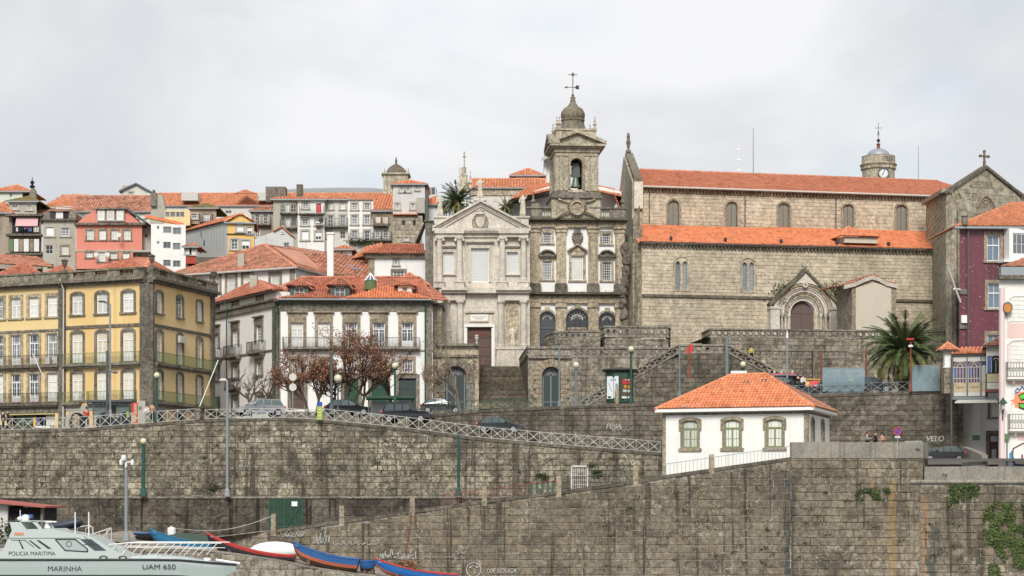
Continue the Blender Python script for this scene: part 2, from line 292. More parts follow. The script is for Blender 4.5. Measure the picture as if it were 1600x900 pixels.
 def blob(s,c,r,n=8,m=6,jit=.0):
  c=Vector(c); rx,ry,rz=r if isinstance(r,(tuple,list)) else (r,r,r); b=len(s.v)
  for i in range(m+1):
   ph=math.pi*i/m
   for k in range(n):
    th=2*math.pi*k/n; q=1+jit*(R.random()-.5)*2
    s.v.append((c.x+rx*q*math.sin(ph)*math.cos(th),c.y+ry*q*math.sin(ph)*math.sin(th),c.z+rz*q*math.cos(ph)))
  for i in range(m):
   for k in range(n):
    k2=(k+1)%n; s.f.append((b+i*n+k,b+(i+1)*n+k,b+(i+1)*n+k2,b+i*n+k2))
  return s
 def bd(s,name,mat,parent=None,smooth=False,kind=None,label=None,cat=None,group=None,org=None):
  me=bpy.data.meshes.new(name)
  o=bpy.data.objects.new(name,me); COL.objects.link(o)
  if parent is not None: g=ORG[parent.name]; o.parent=parent
  else:
   g=Vector(org) if org is not None else Vector((0,0,0)); o.location=g
  ORG[o.name]=g
  me.from_pydata([(v[0]-g.x,v[1]-g.y,v[2]-g.z) for v in s.v],[],s.f); me.materials.append(MATS[mat])
  if smooth: me.polygons.foreach_set('use_smooth',[True]*len(me.polygons))
  me.update()
  if kind: o['kind']=kind
  if label: o['label']=label
  if cat: o['category']=cat
  if group: o['group']=group
  return o
def thing(name,label,cat,loc,group=None,kind=None):
 o=bpy.data.objects.new(name,None); COL.objects.link(o); o.location=loc; o.empty_display_size=.3
 ORG[o.name]=Vector(loc); o['label']=label; o['category']=cat
 if group: o['group']=group
 if kind: o['kind']=kind
 return o
def dup(o,loc,label=None,rotz=None):
 def cp(a,par):
  c=a.copy(); COL.objects.link(c)
  if par is not None: c.parent=par
  for ch in a.children: cp(ch,c)
  return c
 c=cp(o,None); c.location=loc
 if rotz is not None: c.rotation_euler=(0,0,rotz)
 if label: c['label']=label
 ORG[c.name]=Vector(loc); return c
def smooth(o): o.data.polygons.foreach_set('use_smooth',[True]*len(o.data.polygons)); return o
UNIT={}
def unit(mat,asp,var):
 k=(mat,asp,var)
 if k in UNIT: return UNIT[k]
 cz=.06; cx=.06/asp; rr=random.Random(int(asp*10)*7+var); v=[];f=[(0,1,2,3,4,5,6,7)]
 def ring_(ix,iz,y,jj):
  o=[]
  for (sx,sz) in ((0,0),(1,0),(1,1),(0,1)):
   q=K[(sx,sz)]; ex=ix+q/asp; ez=iz+q; X_=lambda t:1-t if sx else t; Z_=lambda t:1-t if sz else t
   p=[(X_(ix),Z_(ez)),(X_(ex),Z_(iz))]
   if sx!=sz: p=p[::-1]
   o+=p
  return [(x+jj*(rr.random()-.5)*.03,y,z+jj*(rr.random()-.5)*.05) for x,z in o]
 K={k_:rr.choice((.03,.05,.10,.16)) for k_ in ((0,0),(1,0),(1,1),(0,1))}
 v=ring_(cx,cz,-1,1)+ring_(0,0,-.4,0)+ring_(0,0,0,0)
 for l_ in (0,8):
  for i in range(8): q=(i+1)%8; f.append((l_+8+i,l_+8+q,l_+q,l_+i))
 me=bpy.data.meshes.new('stone_block'); me.from_pydata(v,[],f); me.materials.append(MATS[mat]); UNIT[k]=me; return me
def crs(F,s0,s1,zb,top,h,w,holes=(),seed=1,jit=.35,hj=.15,gap=.03,bot=None):
 """list of stones (a0,a1,z0,z1) laid in courses between s0..s1 up to top(s)"""
 rr=random.Random(seed); out=[]; z=zb; tf=top if callable(top) else (lambda a:top); zt=max(tf(s0+(s1-s0)*i/40) for i in range(41))
 while z<zt-.05:
  hh=h*(1+hj*(rr.random()*2-1)); z1=z+hh; a=s0-rr.random()*w
  while a<s1:
   ww=w*(1+jit*(rr.random()*2-1)); b=a+ww; x0,x1=max(a,s0),min(b,s1); a=b
   if x1-x0<.12*w: continue
   zz=min(z1,tf(x0),tf(x1)); z0=z
   if bot is not None: z0=max(z0,bot((x0+x1)/2))
   if zz-z0<.22*h: continue
   segs=[(x0,x1)]
   for (h0,h1,g0,g1) in holes:
    if zz>g0+.03 and z0<g1-.03:
     ns=[]
     for (q0,q1) in segs:
      if q1<=h0 or q0>=h1: ns.append((q0,q1)); continue
      if q0<h0-.08: ns.append((q0,h0))
      if q1>h1+.08: ns.append((h1,q1))
     segs=ns
   for (q0,q1) in segs: g_=[gap*rr.uniform(.2,1.2) for _ in range(4)]; out.append((q0+g_[0]/2,q1-g_[1]/2,z0+g_[2]/2,zz-g_[3]/2))
  z=z1
 return out
def lay(F,st,mat,parent,proud=.05,limit=300,name='stone',seed=3,d=0,pv=.5):
 rr=random.Random(seed); st=sorted(st,key=lambda q:-(q[1]-q[0])*(q[3]-q[2])/(F.pt(q[0],0).y**2)); g=ORG[parent.name]
 for (a,b,z0,z1) in st[:limit]:
  w=b-a; h=z1-z0; asp=w/h; asp=1. if asp<1.2 else 1.6 if asp<2 else 2.4
  o=bpy.data.objects.new(name,unit(mat,asp,rr.randrange(4))); COL.objects.link(o); o.parent=parent
  o.location=F.pt(a,z0,d)-g; o.rotation_euler=(0,0,F.ang); o.scale=(w,proud*(1-pv/2+pv*rr.random()),h)
 if len(st)>limit:
  m=MB()
  for (a,b,z0,z1) in st[limit:]:
   p=proud*(1-pv/2+pv*rr.random()); c=.07*(z1-z0); j=lambda:c*(.7+.6*rr.random())
   fr=[F.pt(a+j(),z0+j(),d+p),F.pt(b-j(),z0+j(),d+p),F.pt(b-j(),z1-j(),d+p),F.pt(a+j(),z1-j(),d+p)]
   bk=[F.pt(a,z0,d-.001),F.pt(b,z0,d-.001),F.pt(b,z1,d-.001),F.pt(a,z1,d-.001)]
   n0=len(m.v); m.v+=[tuple(q) for q in fr+bk]; m.f.append((n0,n0+1,n0+2,n0+3))
   for i in range(4):
    q=(i+1)%4; m.f.append((n0+4+i,n0+4+q,n0+q,n0+i))
  m.bd(name+'work',mat,parent,kind='stuff')
def wallmesh(F,s0,s1,z0,z1,holes=(),thick=.5,reveal=.25,mb=None,arch={}):
 """flat wall with real openings; holes (a0,a1,b0,b1)"""
 m=mb or MB(); xs=sorted(set([s0,s1]+[min(max(q,s0),s1) for h in holes for q in h[:2]])); zs=sorted(set([z0,z1]+[min(max(q,z0),z1) for h in holes for q in h[2:4]]))
 for i in range(len(xs)-1):
  run=None
  for k in range(len(zs)-1):
   cx=(xs[i]+xs[i+1])/2; cz=(zs[k]+zs[k+1])/2; inside=any(h[0]<cx<h[1] and h[2]<cz<h[3] for h in holes)
   if not inside:
    if run is None: run=zs[k]
   elif run is not None: m.poly([F.pt(xs[i],run),F.pt(xs[i+1],run),F.pt(xs[i+1],zs[k]),F.pt(xs[i],zs[k])]); run=None
  if run is not None: m.poly([F.pt(xs[i],run),F.pt(xs[i+1],run),F.pt(xs[i+1],z1),F.pt(xs[i],z1)])
 for h in holes:
  a,b,c,e=h[:4]; d=-reveal
  m.poly([F.pt(a,c),F.pt(a,c,d),F.pt(a,e,d),F.pt(a,e)]); m.poly([F.pt(b,c,d),F.pt(b,c),F.pt(b,e),F.pt(b,e,d)])
  m.poly([F.pt(a,e),F.pt(a,e,d),F.pt(b,e,d),F.pt(b,e)]); m.poly([F.pt(a,c,d),F.pt(a,c),F.pt(b,c),F.pt(b,c,d)])
  if len(h)>4 and h[4]:
   r=h[4]; cs=(a+b)/2; N=8
   for sg in (-1,1):
    o=[(cs+sg*(b-a)/2,e-r)]+[(cs+sg*(b-a)/2*math.cos(t),e-r+r*math.sin(t)) for t in [math.pi/2*i/N for i in range(1,N+1)]]+[(cs+sg*(b-a)/2,e)]
    if sg<0: o=o[::-1]
    m.prism(F,o,-reveal,0.0)
 return m
def tiles(pts,mat,parent,name='roof',pw=.28,pl=.42,h=.085,seed=5,under=True,lift=.0):
 pts=[Vector(p) for p in pts]; o=pts[0]; e=(pts[1]-pts[0]).normalized()
 top=max(pts[2:],key=lambda q:(q-o-e*((q-o).dot(e))).length); n=e.cross(top-o).normalized()
 if n.z<0: n=-n;
 g=n.cross(e).normalized()
 if g.z<0: g=-g
 pl2=[((p-o).dot(e),(p-o).dot(g)) for p in pts]; m=MB(); rr=random.Random(seed)
 def inside(x,y):
  c=False; k=len(pl2)
  for i in range(k):
   x0,y0=pl2[i]; x1,y1=pl2[(i+1)%k]
   if (y0>y)!=(y1>y) and x<(x1-x0)*(y-y0)/(y1-y0)+x0: c=not c
  return c
 x0=min(p[0] for p in pl2); x1=max(p[0] for p in pl2); y1=max(p[1] for p in pl2)
 nc=int((x1-x0)/pw)+1; nr=int(y1/pl)+1; Q=lambda a,b,z:o+e*a+g*b+n*(z+lift)
 for r in range(nr):
  for c in range(nc):
   a=x0+c*pw; b=r*pl
   if not inside(a+pw/2,b+pl/2): continue
   dz=rr.random()*.02; a0=a+(rr.random()-.5)*.02; lo=.062+dz
   q=len(m.v)
   for (bb,zz) in ((b-.04,lo),(b+pl,.0+dz*.5)):
    for (da,dh) in ((0.02,0),(.25,h),(.72,h),(.97,0)): m.v.append(tuple(Q(a0+da*pw,bb,zz+dh)))
   for i in range(3): m.f.append((q+i,q+i+1,q+5+i,q+4+i))
   m.f.append((q,q+3,q+2,q+1))
 if under: m.poly([p+n*(lift-.01) for p in pts]);
 return m.bd(name,mat,parent,kind='stuff' if False else None)
def ridge(pts,mat,parent,r=.13,name='ridge_tiles'):
 m=MB(); pts=[Vector(p) for p in pts]
 for i in range(len(pts)-1):
  a,b=pts[i],pts[i+1]; L=(b-a).length; k=max(1,int(L/.45))
  for j in range(k): m.tube([a+(b-a)*(j/k),a+(b-a)*((j+1.08)/k)],[r*1.08,r*.9],6)
 return m.bd(name,mat,parent)
def rib(m,F,pts,w,d):
 for i in range(len(pts)-1):
  a=Vector(pts[i]);b=Vector(pts[i+1]); t=(b-a)
  if t.length<1e-6: continue
  t.normalize(); q=Vector((-t.y,t.x))*w/2; e=t*w*.3
  m.poly([F.pt(*(a-e-q),d),F.pt(*(b+e-q),d),F.pt(*(b+e+q),d),F.pt(*(a-e+q),d)])
def text(F,a,z,h,s,mat,parent,name='lettering',d=.01,width=None,shear=0,bold=0):
 cu=bpy.data.curves.new('t','FONT'); cu.body=s; cu.size=1; cu.shear=shear; cu.offset=bold; tmp=bpy.data.objects.new('t',cu)
 me=bpy.data.meshes.new_from_object(tmp); vs=[v.co.copy() for v in me.vertices]; fs=[tuple(p.vertices) for p in me.polygons]
 bpy.data.objects.remove(tmp); bpy.data.curves.remove(cu); bpy.data.meshes.remove(me)
 x0=min(v.x for v in vs);x1=max(v.x for v in vs);y0=min(v.y for v in vs);y1=max(v.y for v in vs); ky=h/(y1-y0); kx=width/(x1-x0) if width else ky
 m=MB(); m.v=[tuple(F.pt(a+(v.x-x0)*kx,z+(v.y-y0)*ky,d)) for v in vs]; m.f=fs
 return m.bd(name,mat,parent)
# ---------------- building kit ----------------
class Bld:
 def __init__(s,F,name,label,cat,wall,s0,s1,z0,z1,depth=8,group=None,back=True):
  s.F=F; s.s0,s.s1,s.z0,s.z1,s.dep,s.wall=s0,s1,z0,z1,depth,wall; s.holes=[]; s.extra=MB()
  s.rt=thing(name,label,cat,F.pt((s0+s1)/2,z0,-depth/2),group); s.back=back; s.skew=True
 @staticmethod
 def px(F,name,label,cat,wall,x0,x1,yt,yb,depth=8,xr=None,**k):
  xr=x0 if xr is None else xr
  return Bld(F,name,label,cat,wall,F.s(x0),F.s(x1),F.z(xr,yb),F.z(xr,yt),depth,**k)
 def hole(s,a,b,c,e,r=0): s.holes.append((a,b,c,e,r))
 def win(s,x0,y0,x1,y1,**k):
  F=s.F; xc=(x0+x1)/2; a,b=F.s(x0),F.s(x1); c,e=F.z(xc,y1),F.z(xc,y0)
  return s.wins(a,b,c,e,**k)
 def wins(s,a,b,c,e,**k):
  s.hole(a,b,c,e,k.get('arch',0)); return window(s.F,s.rt,a,b,c,e,**k)
 def finish(s,reveal=.28,stone=None,sides=True):
  F=s.F; m=s.extra; wallmesh(F,s.s0,s.s1,s.z0,s.z1,s.holes,reveal=reveal,mb=m)
  D=-s.dep
  if sides:
   def f(a):
    q=F.pt(a,0); w=F.pt(a,0,D); k=q.x/q.y; return (k*w.y-w.x)/(F.u.x-k*F.u.y)
   ka,kb=(max(0,f(s.s0)*1.04),min(0,f(s.s1)*1.04))
   B0=s.s0+ka; B1=s.s1+kb
   m.poly([F.pt(B0,s.z0,D),F.pt(s.s0,s.z0),F.pt(s.s0,s.z1),F.pt(B0,s.z1,D)]); m.poly([F.pt(s.s1,s.z0),F.pt(B1,s.z0,D),F.pt(B1,s.z1,D),F.pt(s.s1,s.z1)])
   m.poly([F.pt(B1,s.z0,D),F.pt(B0,s.z0,D),F.pt(B0,s.z1,D),F.pt(B1,s.z1,D)])
   m.poly([F.pt(s.s0,s.z1-.02),F.pt(s.s1,s.z1-.02),F.pt(B1,s.z1-.02,D),F.pt(B0,s.z1-.02,D)])
  s.w=m.bd('wall',s.wall,s.rt); return s
 def band(s,z0,z1,d,mat,name='cornice',a=None,b=None,steps=1,ext=.0):
  m=MB(); a=s.s0-ext if a is None else a; b=s.s1+ext if b is None else b
  for i in range(steps):
   h=(z1-z0)/steps; m.box(s.F,a-(i*d/steps if ext else 0),b+(i*d/steps if ext else 0),z0+i*h,z0+(i+1)*h-.001,-.3,d*(i+1)/steps)
  return m.bd(name,mat,s.rt)
 def gable(s,apex_s,apex_z,mat=None):
  m=s.extra; m.poly([s.F.pt(s.s0,s.z1),s.F.pt(s.s1,s.z1),s.F.pt(apex_s,apex_z)])
 def roof(s,kind,rise,mat,over=.35,hipf=None,pw=.3,pl=.45,ridgemat=None,gut='zinc',z=None,zback=None):
  F=s.F; z=s.z1 if z is None else z; a,b=s.s0-over,s.s1+over; D=-s.dep
  rm=ridgemat or mat
  if kind=='hip':
   h=min(s.dep/2,(b-a)/2) if hipf is None else hipf
   r0,r1=F.pt(a+h,z+rise,D/2),F.pt(b-h,z+rise,D/2); c=[F.pt(a,z,over),F.pt(b,z,over),F.pt(b,z,D-over),F.pt(a,z,D-over)]
   tiles([c[0],c[1],r1,r0] if (r1-r0).length>.3 else [c[0],c[1],(r0+r1)/2],mat,s.rt,pw=pw,pl=pl)
   tiles([c[1],c[2],r1],mat,s.rt,pw=pw,pl=pl); tiles([c[3],c[0],r0],mat,s.rt,pw=pw,pl=pl)
   MB().poly([c[2],c[3],r0,r1]).bd('roof',mat,s.rt)
   ridge([c[0],r0,r1,c[1]],rm,s.rt); ridge([r1,c[2]],rm,s.rt); ridge([r0,c[3]],rm,s.rt)
  elif kind=='gable':
   r0,r1=F.pt(a,z+rise,D/2),F.pt(b,z+rise,D/2)
   tiles([F.pt(a,z,over),F.pt(b,z,over),r1,r0],mat,s.rt,pw=pw,pl=pl); MB().poly([F.pt(b,z,D-over),F.pt(a,z,D-over),r0,r1]).bd('roof',mat,s.rt); ridge([r0,r1],rm,s.rt)
   m=MB(); m.poly([F.pt(s.s0,z),F.pt(s.s0,z+rise*.96,D/2),F.pt(s.s0,z,D)]); m.poly([F.pt(s.s1,z),F.pt(s.s1,z,D),F.pt(s.s1,z+rise*.96,D/2)]); m.bd('gable_wall',s.wall,s.rt)
  elif kind=='shed':
   t0,t1=F.pt(a,z+rise,D),F.pt(b,z+rise,D); tiles([F.pt(a,z,over),F.pt(b,z,over),t1,t0],mat,s.rt,pw=pw,pl=pl)
   m=MB(); m.poly([F.pt(s.s0,z),F.pt(s.s0,z+rise*.97,D),F.pt(s.s0,z,D)]); m.poly([F.pt(s.s1,z),F.pt(s.s1,z,D),F.pt(s.s1,z+rise*.97,D)]); m.bd('gable_wall',s.wall,s.rt)
  elif kind=='front':
   ra,rb=F.pt((s.s0+s.s1)/2,z+rise,over),F.pt((s.s0+s.s1)/2,z+rise,D)
   tiles([F.pt(a,z,D),F.pt(a,z,over),ra,rb],mat,s.rt,pw=pw,pl=pl); tiles([F.pt(b,z,over),F.pt(b,z,D),rb,ra],mat,s.rt,pw=pw,pl=pl); ridge([ra,rb],rm,s.rt)
   m=MB().poly([F.pt(s.s0,z),F.pt(s.s1,z),F.pt((s.s0+s.s1)/2,z+rise)]); m.bd('gable_wall',s.wall,s.rt)
  if gut:
   m=MB(); m.box(F,a,b,z-.12,z+.04,over-.02,over+.10); m.bd('gutter',gut,s.rt)
   m=MB(); m.box(F,a+.05,b-.05,z-.10,z-.02,0,over-.03); m.bd('eaves',gut if gut!='white_paint' else 'white_paint',s.rt)
def arcpts(cs,zs,w,r,N=10): return [(cs+w*math.cos(math.pi*i/N),zs+r*math.sin(math.pi*i/N)) for i in range(N+1)]
def window(F,par,a,b,c,e,pane='glass_dark',frame='white_paint',cols=2,rows=3,sur=None,sw=.16,sd=.06,sill=True,lint=0,arch=0,rec=.18,fw=.07,mw=.035,trans=None,door=0,name='window',shut=0,ear=0,ped=None,keyst=False,half=False):
 """a joined timber sash or casement set back in its opening"""
 w=b-a; h=e-c; m=MB(); fd=.06; q=-rec
 top=e-arch
 if arch:
  o=[(a,top),(a+fw,top)]+[(x,z) for x,z in reversed(arcpts((a+b)/2,top,w/2-fw,arch-fw*.8))][1:-1]+[(b-fw,top),(b,top)]+arcpts((a+b)/2,top,w/2,arch)[1:-1]
  oi=arcpts((a+b)/2,top,w/2-fw,max(arch-fw*.8,.02)); oo=arcpts((a+b)/2,top,w/2,arch)
  for i in range(len(oi)-1): m.prism(F,[oo[i],oo[i+1],oi[i+1],oi[i]],q,q+fd)
  m.box(F,a,a+fw,c,top,q,q+fd); m.box(F,b-fw,b,c,top,q,q+fd)
 else:
  m.box(F,a,a+fw,c,e,q,q+fd); m.box(F,b-fw,b,c,e,q,q+fd); m.box(F,a+fw,b-fw,e-fw,e,q,q+fd)
 m.box(F,a+fw,b-fw,c,c+fw*1.1,q,q+fd)
 tz=None
 if trans: tz=c+h*trans; m.box(F,a+fw,b-fw,tz-fw*.55,tz+fw*.55,q,q+fd+.01)
 if half: m.box(F,(a+b)/2-fw*.55,(a+b)/2+fw*.55,c+fw,(tz-fw*.5) if tz else (top if arch else e-fw),q,q+fd+.01)
 for i in range(1,cols):
  x=a+w*i/cols
  if half and abs(x-(a+b)/2)<.02: continue
  m.box(F,x-mw/2,x+mw/2,c+fw,(top+arch*.75 if arch else e-fw),q,q+fd*.7)
 for i in range(1,rows):
  z=c+h*i/rows
  if tz and abs(z-tz)<h*.04: continue
  if arch and z>top+arch*.5: continue
  m.box(F,a+fw,b-fw,z-mw/2,z+mw/2,q,q+fd*.7)
 if door: m.box(F,a+fw,b-fw,c+fw,c+h*door,q,q+fd*.6)
 wo=m.bd(name,frame,par)
 g=MB()
 if arch: g.poly([F.pt(x,z,q+.012) for x,z in [(a+.01,c),(b-.01,c)]+arcpts((a+b)/2,top,w/2-.01,arch-.01)])
 else: g.poly([F.pt(a,c,q+.012),F.pt(b,c,q+.012),F.pt(b,e,q+.012),F.pt(a,e,q+.012)])
 g.bd('pane',pane,wo)
 if shut:
  s_=MB().box(F,a+fw,b-fw,e-fw-(h-2*fw)*shut,e-fw,q+.02,q+.045); s_.bd('blind','white_paint',wo)
 if sur:
  k=MB(); st=sw
  if arch:
   k.box(F,a-st,a,c,top,-.05,sd); k.box(F,b,b+st,c,top,-.05,sd)
   oi=arcpts((a+b)/2,top,w/2,arch,12); oo=arcpts((a+b)/2,top,w/2+st,arch+st,12)
   for i in range(12): k.prism(F,[oo[i],oo[i+1],oi[i+1],oi[i]],-.05,sd)
  else:
   k.box(F,a-st,a,c,e,-.05,sd); k.box(F,b,b+st,c,e,-.05,sd); k.box(F,a-st,b+st,e,e+st*1.15,-.05,sd+.003)
   if ear: k.box(F,a-st-ear,a-st,e-st*.4,e+st*1.15,-.05,sd); k.box(F,b+st,b+st+ear,e-st*.4,e+st*1.15,-.05,sd)
  if sill: k.box(F,a-st-.08,b+st+.08,c-.16,c,-.05,sd+.10)
  if lint: k.box(F,a-st-.15,b+st+.15,e+lint,e+lint+.14,-.05,sd+.22); k.box(F,a-st,b+st,e+st,e+lint,-.05,sd+.01)
  k.bd('surround',sur,wo)
  if lint:
   pass
 return wo
def railing(F,par,a,b,z0,h,d,mat='black_iron',step=.14,r=.014,name='railing',ret=0,orn=False):
 m=MB(); m.box(F,a,b,z0+h-.04,z0+h,d-.04,d); m.box(F,a,b,z0+.05,z0+.08,d-.03,d-.005)
 n=max(2,int((b-a)/step))
 for i in range(n+1):
  x=a+(b-a)*i/n; m.box(F,x-r,x+r,z0,z0+h-.04,d-.032,d-.008)
  if orn and i<n:
   xm=x+(b-a)/n/2; m.ring(F,xm,z0+h*.5,.03,.055,d-.025,d-.01,8,ey=3)
 if ret:
  for x in (a,b):
   S=Fr.raw(F.pt(x,0,0).xy,F.n)
   m.box(S,0,d,z0+h-.04,z0+h,-.02,.02)
   for i in range(int(d/step)+1): m.box(S,i*step,i*step+2*r,z0,z0+h,-r,r)
 return m.bd(name,mat,par)
def balcony(F,par,a,b,z,proj=.6,h=1.0,slab='grey_granite',rail='black_iron',th=.16,step=.14,corb=0,orn=False):
 m=MB(); m.box(F,a,b,z-th,z,-.1,proj); m.box(F,a+.06,b-.06,z-th*1.7,z-th,-.1,proj*.75)
 for i in range(corb):
  x=a+(b-a)*(i+.5)/corb; m.prism(Fr.raw(F.pt(x-.08,0).xy,F.n),[(0,z-th-.5),(proj*.3,z-th-.42),(proj*.8,z-th-.001),(0,z-th-.001)],-.16,0)
 o=m.bd('balcony',slab,par); railing(F,o,a+.03,b-.03,z,h,proj-.03,rail,step,ret=1,orn=orn); return o
def tube(name,mat,par,pts,r,n=6,**k): return MB().tube(pts,r,n).bd(name,mat,par,**k)
def pilaster(F,par,a,b,z0,z1,d,mat,base=.5,cap=.4,name='pilaster'):
 m=MB(); m.box(F,a,b,z0+base,z1-cap,-.1,d); m.box(F,a-.10,b+.10,z0,z0+base*.8,-.1,d+.10); m.box(F,a-.05,b+.05,z0+base*.8,z0+base,-.1,d+.05)
 m.box(F,a-.06,b+.06,z1-cap,z1-cap*.55,-.1,d+.06); m.box(F,a-.14,b+.14,z1-cap*.55,z1,-.1,d+.14); m.box(F,a-.04,b+.04,z1-cap*1.7,z1-cap*1.45,-.1,d+.04); return m.bd(name,mat,par)
def column(F,par,sc,z0,z1,r,d,mat,name='column',n=14,ionic=True):
 c=F.pt(sc,z0,d); H=z1-z0; m=MB()
 m.lathe(c,[(r*1.35,0),(r*1.35,.12),(r*1.25,.13),(r*1.3,.2),(r*1.1,.26),(r,.34),(r*1.0,H*.35),(r*.86,H-.5),(r*.95,H-.47),(r*.95,H-.42),(r*.86,H-.4),(r*1.0,H-.3),(r*1.25,H-.22),(r*1.25,H-.001)],n)
 if ionic:
  for sg in (-1,1): m.tube([F.pt(sc+sg*r*1.25,z1-.28,d-r*.9),F.pt(sc+sg*r*1.25,z1-.28,d+r*1.15)],r*.42,10)
  m.box(F,sc-r*1.4,sc+r*1.4,z1-.14,z1,d-r*1.1,d+r*1.25)
 return m.bd(name,mat,par,smooth=False)
def pinnacle(c,h,mat,par,name='pinnacle',r=.28):
 m=MB(); m.lathe(c,[(r,0),(r,.12*h),(r*.6,.15*h),(r*.45,.25*h),(r*.9,.33*h),(r*1.0,.40*h),(r*.5,.5*h),(r*.35,.6*h),(r*.6,.66*h),(r*.3,.72*h),(r*.22,.86*h),(r*.36,.92*h),(r*.1,h)],10); return m.bd(name,mat,par)
def urn(c,h,mat,par,name='urn'):
 r=h*.22; m=MB(); m.lathe(c,[(r*.8,0),(r*.8,.1*h),(r*.35,.16*h),(r*.3,.3*h),(r*.6,.4*h),(r*1.05,.62*h),(r*.85,.7*h),(r*1.25,.82*h),(r*1.2,.88*h),(r*.4,.93*h),(r*.15,h)],10); return m.bd(name,mat,par)
def dome(c,r,h,mat,par,name='dome',n=20,prof=None):
 prof=prof or [(r*math.cos(t),h*math.sin(t)) for t in [math.pi/2*i/9 for i in range(9)]]+[(.05,h)]
 return MB().lathe(c,prof,n).bd(name,mat,par,smooth=True)
def statue(c,h,mat,label,ang=0,arm=1,cat='statue',name='statue'):
 """robed standing figure: one skinned body"""
 c=Vector(c); root=thing(name,label,cat,c); k=h/1.8
 V=lambda x,y,z: (x*k,y*k,z*k)
 v=[V(0,0,.95),V(0,0,1.2),V(0,0,1.42),V(.01,-.01,1.55),V(.02,-.03,1.68),V(-.10,0,.5),V(-.12,-.02,.04),V(.10,-.03,.5),V(.13,-.06,.04),
 V(-.2,0,1.4),V(-.27,-.06,1.15),V(-.12,-.2,1.1),V(.2,0,1.4),V(.32,-.06,1.2+.25*arm),V(.36,-.16,1.25+.45*arm),V(0,.02,.5),V(0,.04,.04)]
 ed=[(0,1),(1,2),(2,3),(3,4),(0,5),(5,6),(0,7),(7,8),(2,9),(9,10),(10,11),(2,12),(12,13),(13,14),(0,15),(15,16)]
 rad=[.19,.17,.16,.07,.11,.16,.17,.15,.16,.09,.08,.05,.09,.07,.045,.17,.19]
 o=skin_body(v,ed,rad,1,k); o.name='figure'; o.parent=root; ORG[o.name]=ORG[root.name]; o.data.materials.append(MATS[mat]); root.rotation_euler=(0,0,ang)
 m=MB(); m.v=[]; m.lathe((c.x,c.y,c.z-.02),[(.34*k,0),(.34*k,.06*k),(.30*k,.08*k)],8,sq=False); m.bd('plinth',mat,root)
 return root
def skin_body(v,ed,rad,sub=1,k=1.0,rootv=0):
 me=bpy.data.meshes.new('b'); me.from_pydata(v,ed,[]); bm=bmesh.new(); bm.from_mesh(me); ly=bm.verts.layers.skin.verify(); bm.verts.ensure_lookup_table()
 for i,r in enumerate(rad): bm.verts[i][ly].radius=(r*k,r*k*.9); bm.verts[i][ly].use_root=(i==rootv)
 bm.to_mesh(me); bm.free(); o=bpy.data.objects.new('body',me); COL.objects.link(o); o.modifiers.new('s','SKIN')
 if sub: o.modifiers.new('u','SUBSURF').levels=sub; o.modifiers['u'].render_levels=sub
 COL.objects.unlink(o); ts=bpy.data.scenes.new('t'); ts.collection.objects.link(o)
 with bpy.context.temp_override(scene=ts,view_layer=ts.view_layers[0]): dg=bpy.context.evaluated_depsgraph_get(); dg.update()
 ev=o.evaluated_get(dg); nm=bpy.data.meshes.new_from_object(ev)
 bpy.data.objects.remove(o); bpy.data.scenes.remove(ts); o2=bpy.data.objects.new('body',nm); COL.objects.link(o2); nm.polygons.foreach_set('use_smooth',[True]*len(nm.polygons)); return o2
# ---------------- ground, river, quay walls, street ----------------
def pl(pts):
 def f(x):
  if x<=pts[0][0]: (a,b),(c,d)=pts[0],pts[1]
  elif x>=pts[-1][0]: (a,b),(c,d)=pts[-2],pts[-1]
  else:
   for i in range(len(pts)-1):
    if pts[i][0]<=x<=pts[i+1][0]: (a,b),(c,d)=pts[i],pts[i+1]; break
  return b+(d-b)*(x-a)/(c-a)
 return f
def sheet(name,xs,ys,zf,mat):
 m=MB(); m.v=[(x,y,zf(x,y)) for y in ys for x in xs]; k=len(xs)
 m.f=[(j*k+i,j*k+i+1,(j+1)*k+i+1,(j+1)*k+i) for j in range(len(ys)-1) for i in range(k-1)]
 return m.bd(name,mat,kind='structure')
MB().poly([(-3000,-300,.2),(3000,-300,.2),(3000,158,.2),(-3000,158,.2)]).bd('river','river',kind='structure')
def sm(a,b,x): t=min(max((x-a)/(b-a),0),1); return t*t*(3-2*t)
def hill(x,y):
 left=14.6+(sm(204,262,y))*18+(sm(262,400,y))*22
 right=14.2+sm(214,224,y)*6+sm(262,330,y)*16+sm(330,420,y)*6
 t=sm(-12,0,x); h=left*(1-t)+right*t
 if y<203: h=12.2
 far=sm(430,1400,y)*50; e=sm(60,400,abs(x)); return h-far*.8-e*max(0,h-22)*.4
sheet('hill',[-2500,-1200,-500,-250,-150]+[-120+6*i for i in range(45)]+[180,300,600,1200,2500],[185.6,203,203.2]+[206+5*i for i in range(48)]+[480,600,900,1500,4000],hill if True else None,'hill_ground')
WY=160.0; FW=Fr(0,WY,1600,WY)
X=lambda px:FW.s(px); Z=lambda py:CZ+(HY-py)*WY/FL
rampz=pl([(X(300),Z(843)),(X(419),Z(829)),(X(640),Z(797.5)),(X(757),Z(781)),(X(873),Z(767)),(X(995),Z(750)),(X(1040),Z(742)),(X(1236),Z(714))])
def wall_thing(name,label): return thing(name,label,'wall',(0,0,0))
w1=thing('retaining_wall','tall grey brown quay wall of big weathered blocks under the sloping ramp, front wall of the picture','wall',FW.pt(X(900),0))
def topf(s): return rampz(s)-.28
m=MB(); n=60
for i in range(n):
 a=X(418)+(X(1236)-X(418))*i/n; b=X(418)+(X(1236)-X(418))*(i+1)/n
 m.hexa([FW.pt(a,-1,0),FW.pt(b,-1,0),FW.pt(b,-1,-.7),FW.pt(a,-1,-.7),FW.pt(a,rampz(a)-.02,0),FW.pt(b,rampz(b)-.02,0),FW.pt(b,rampz(b)-.02,-.7),FW.pt(a,rampz(a)-.02,-.7)])
m.bd('backing','mortar',w1)
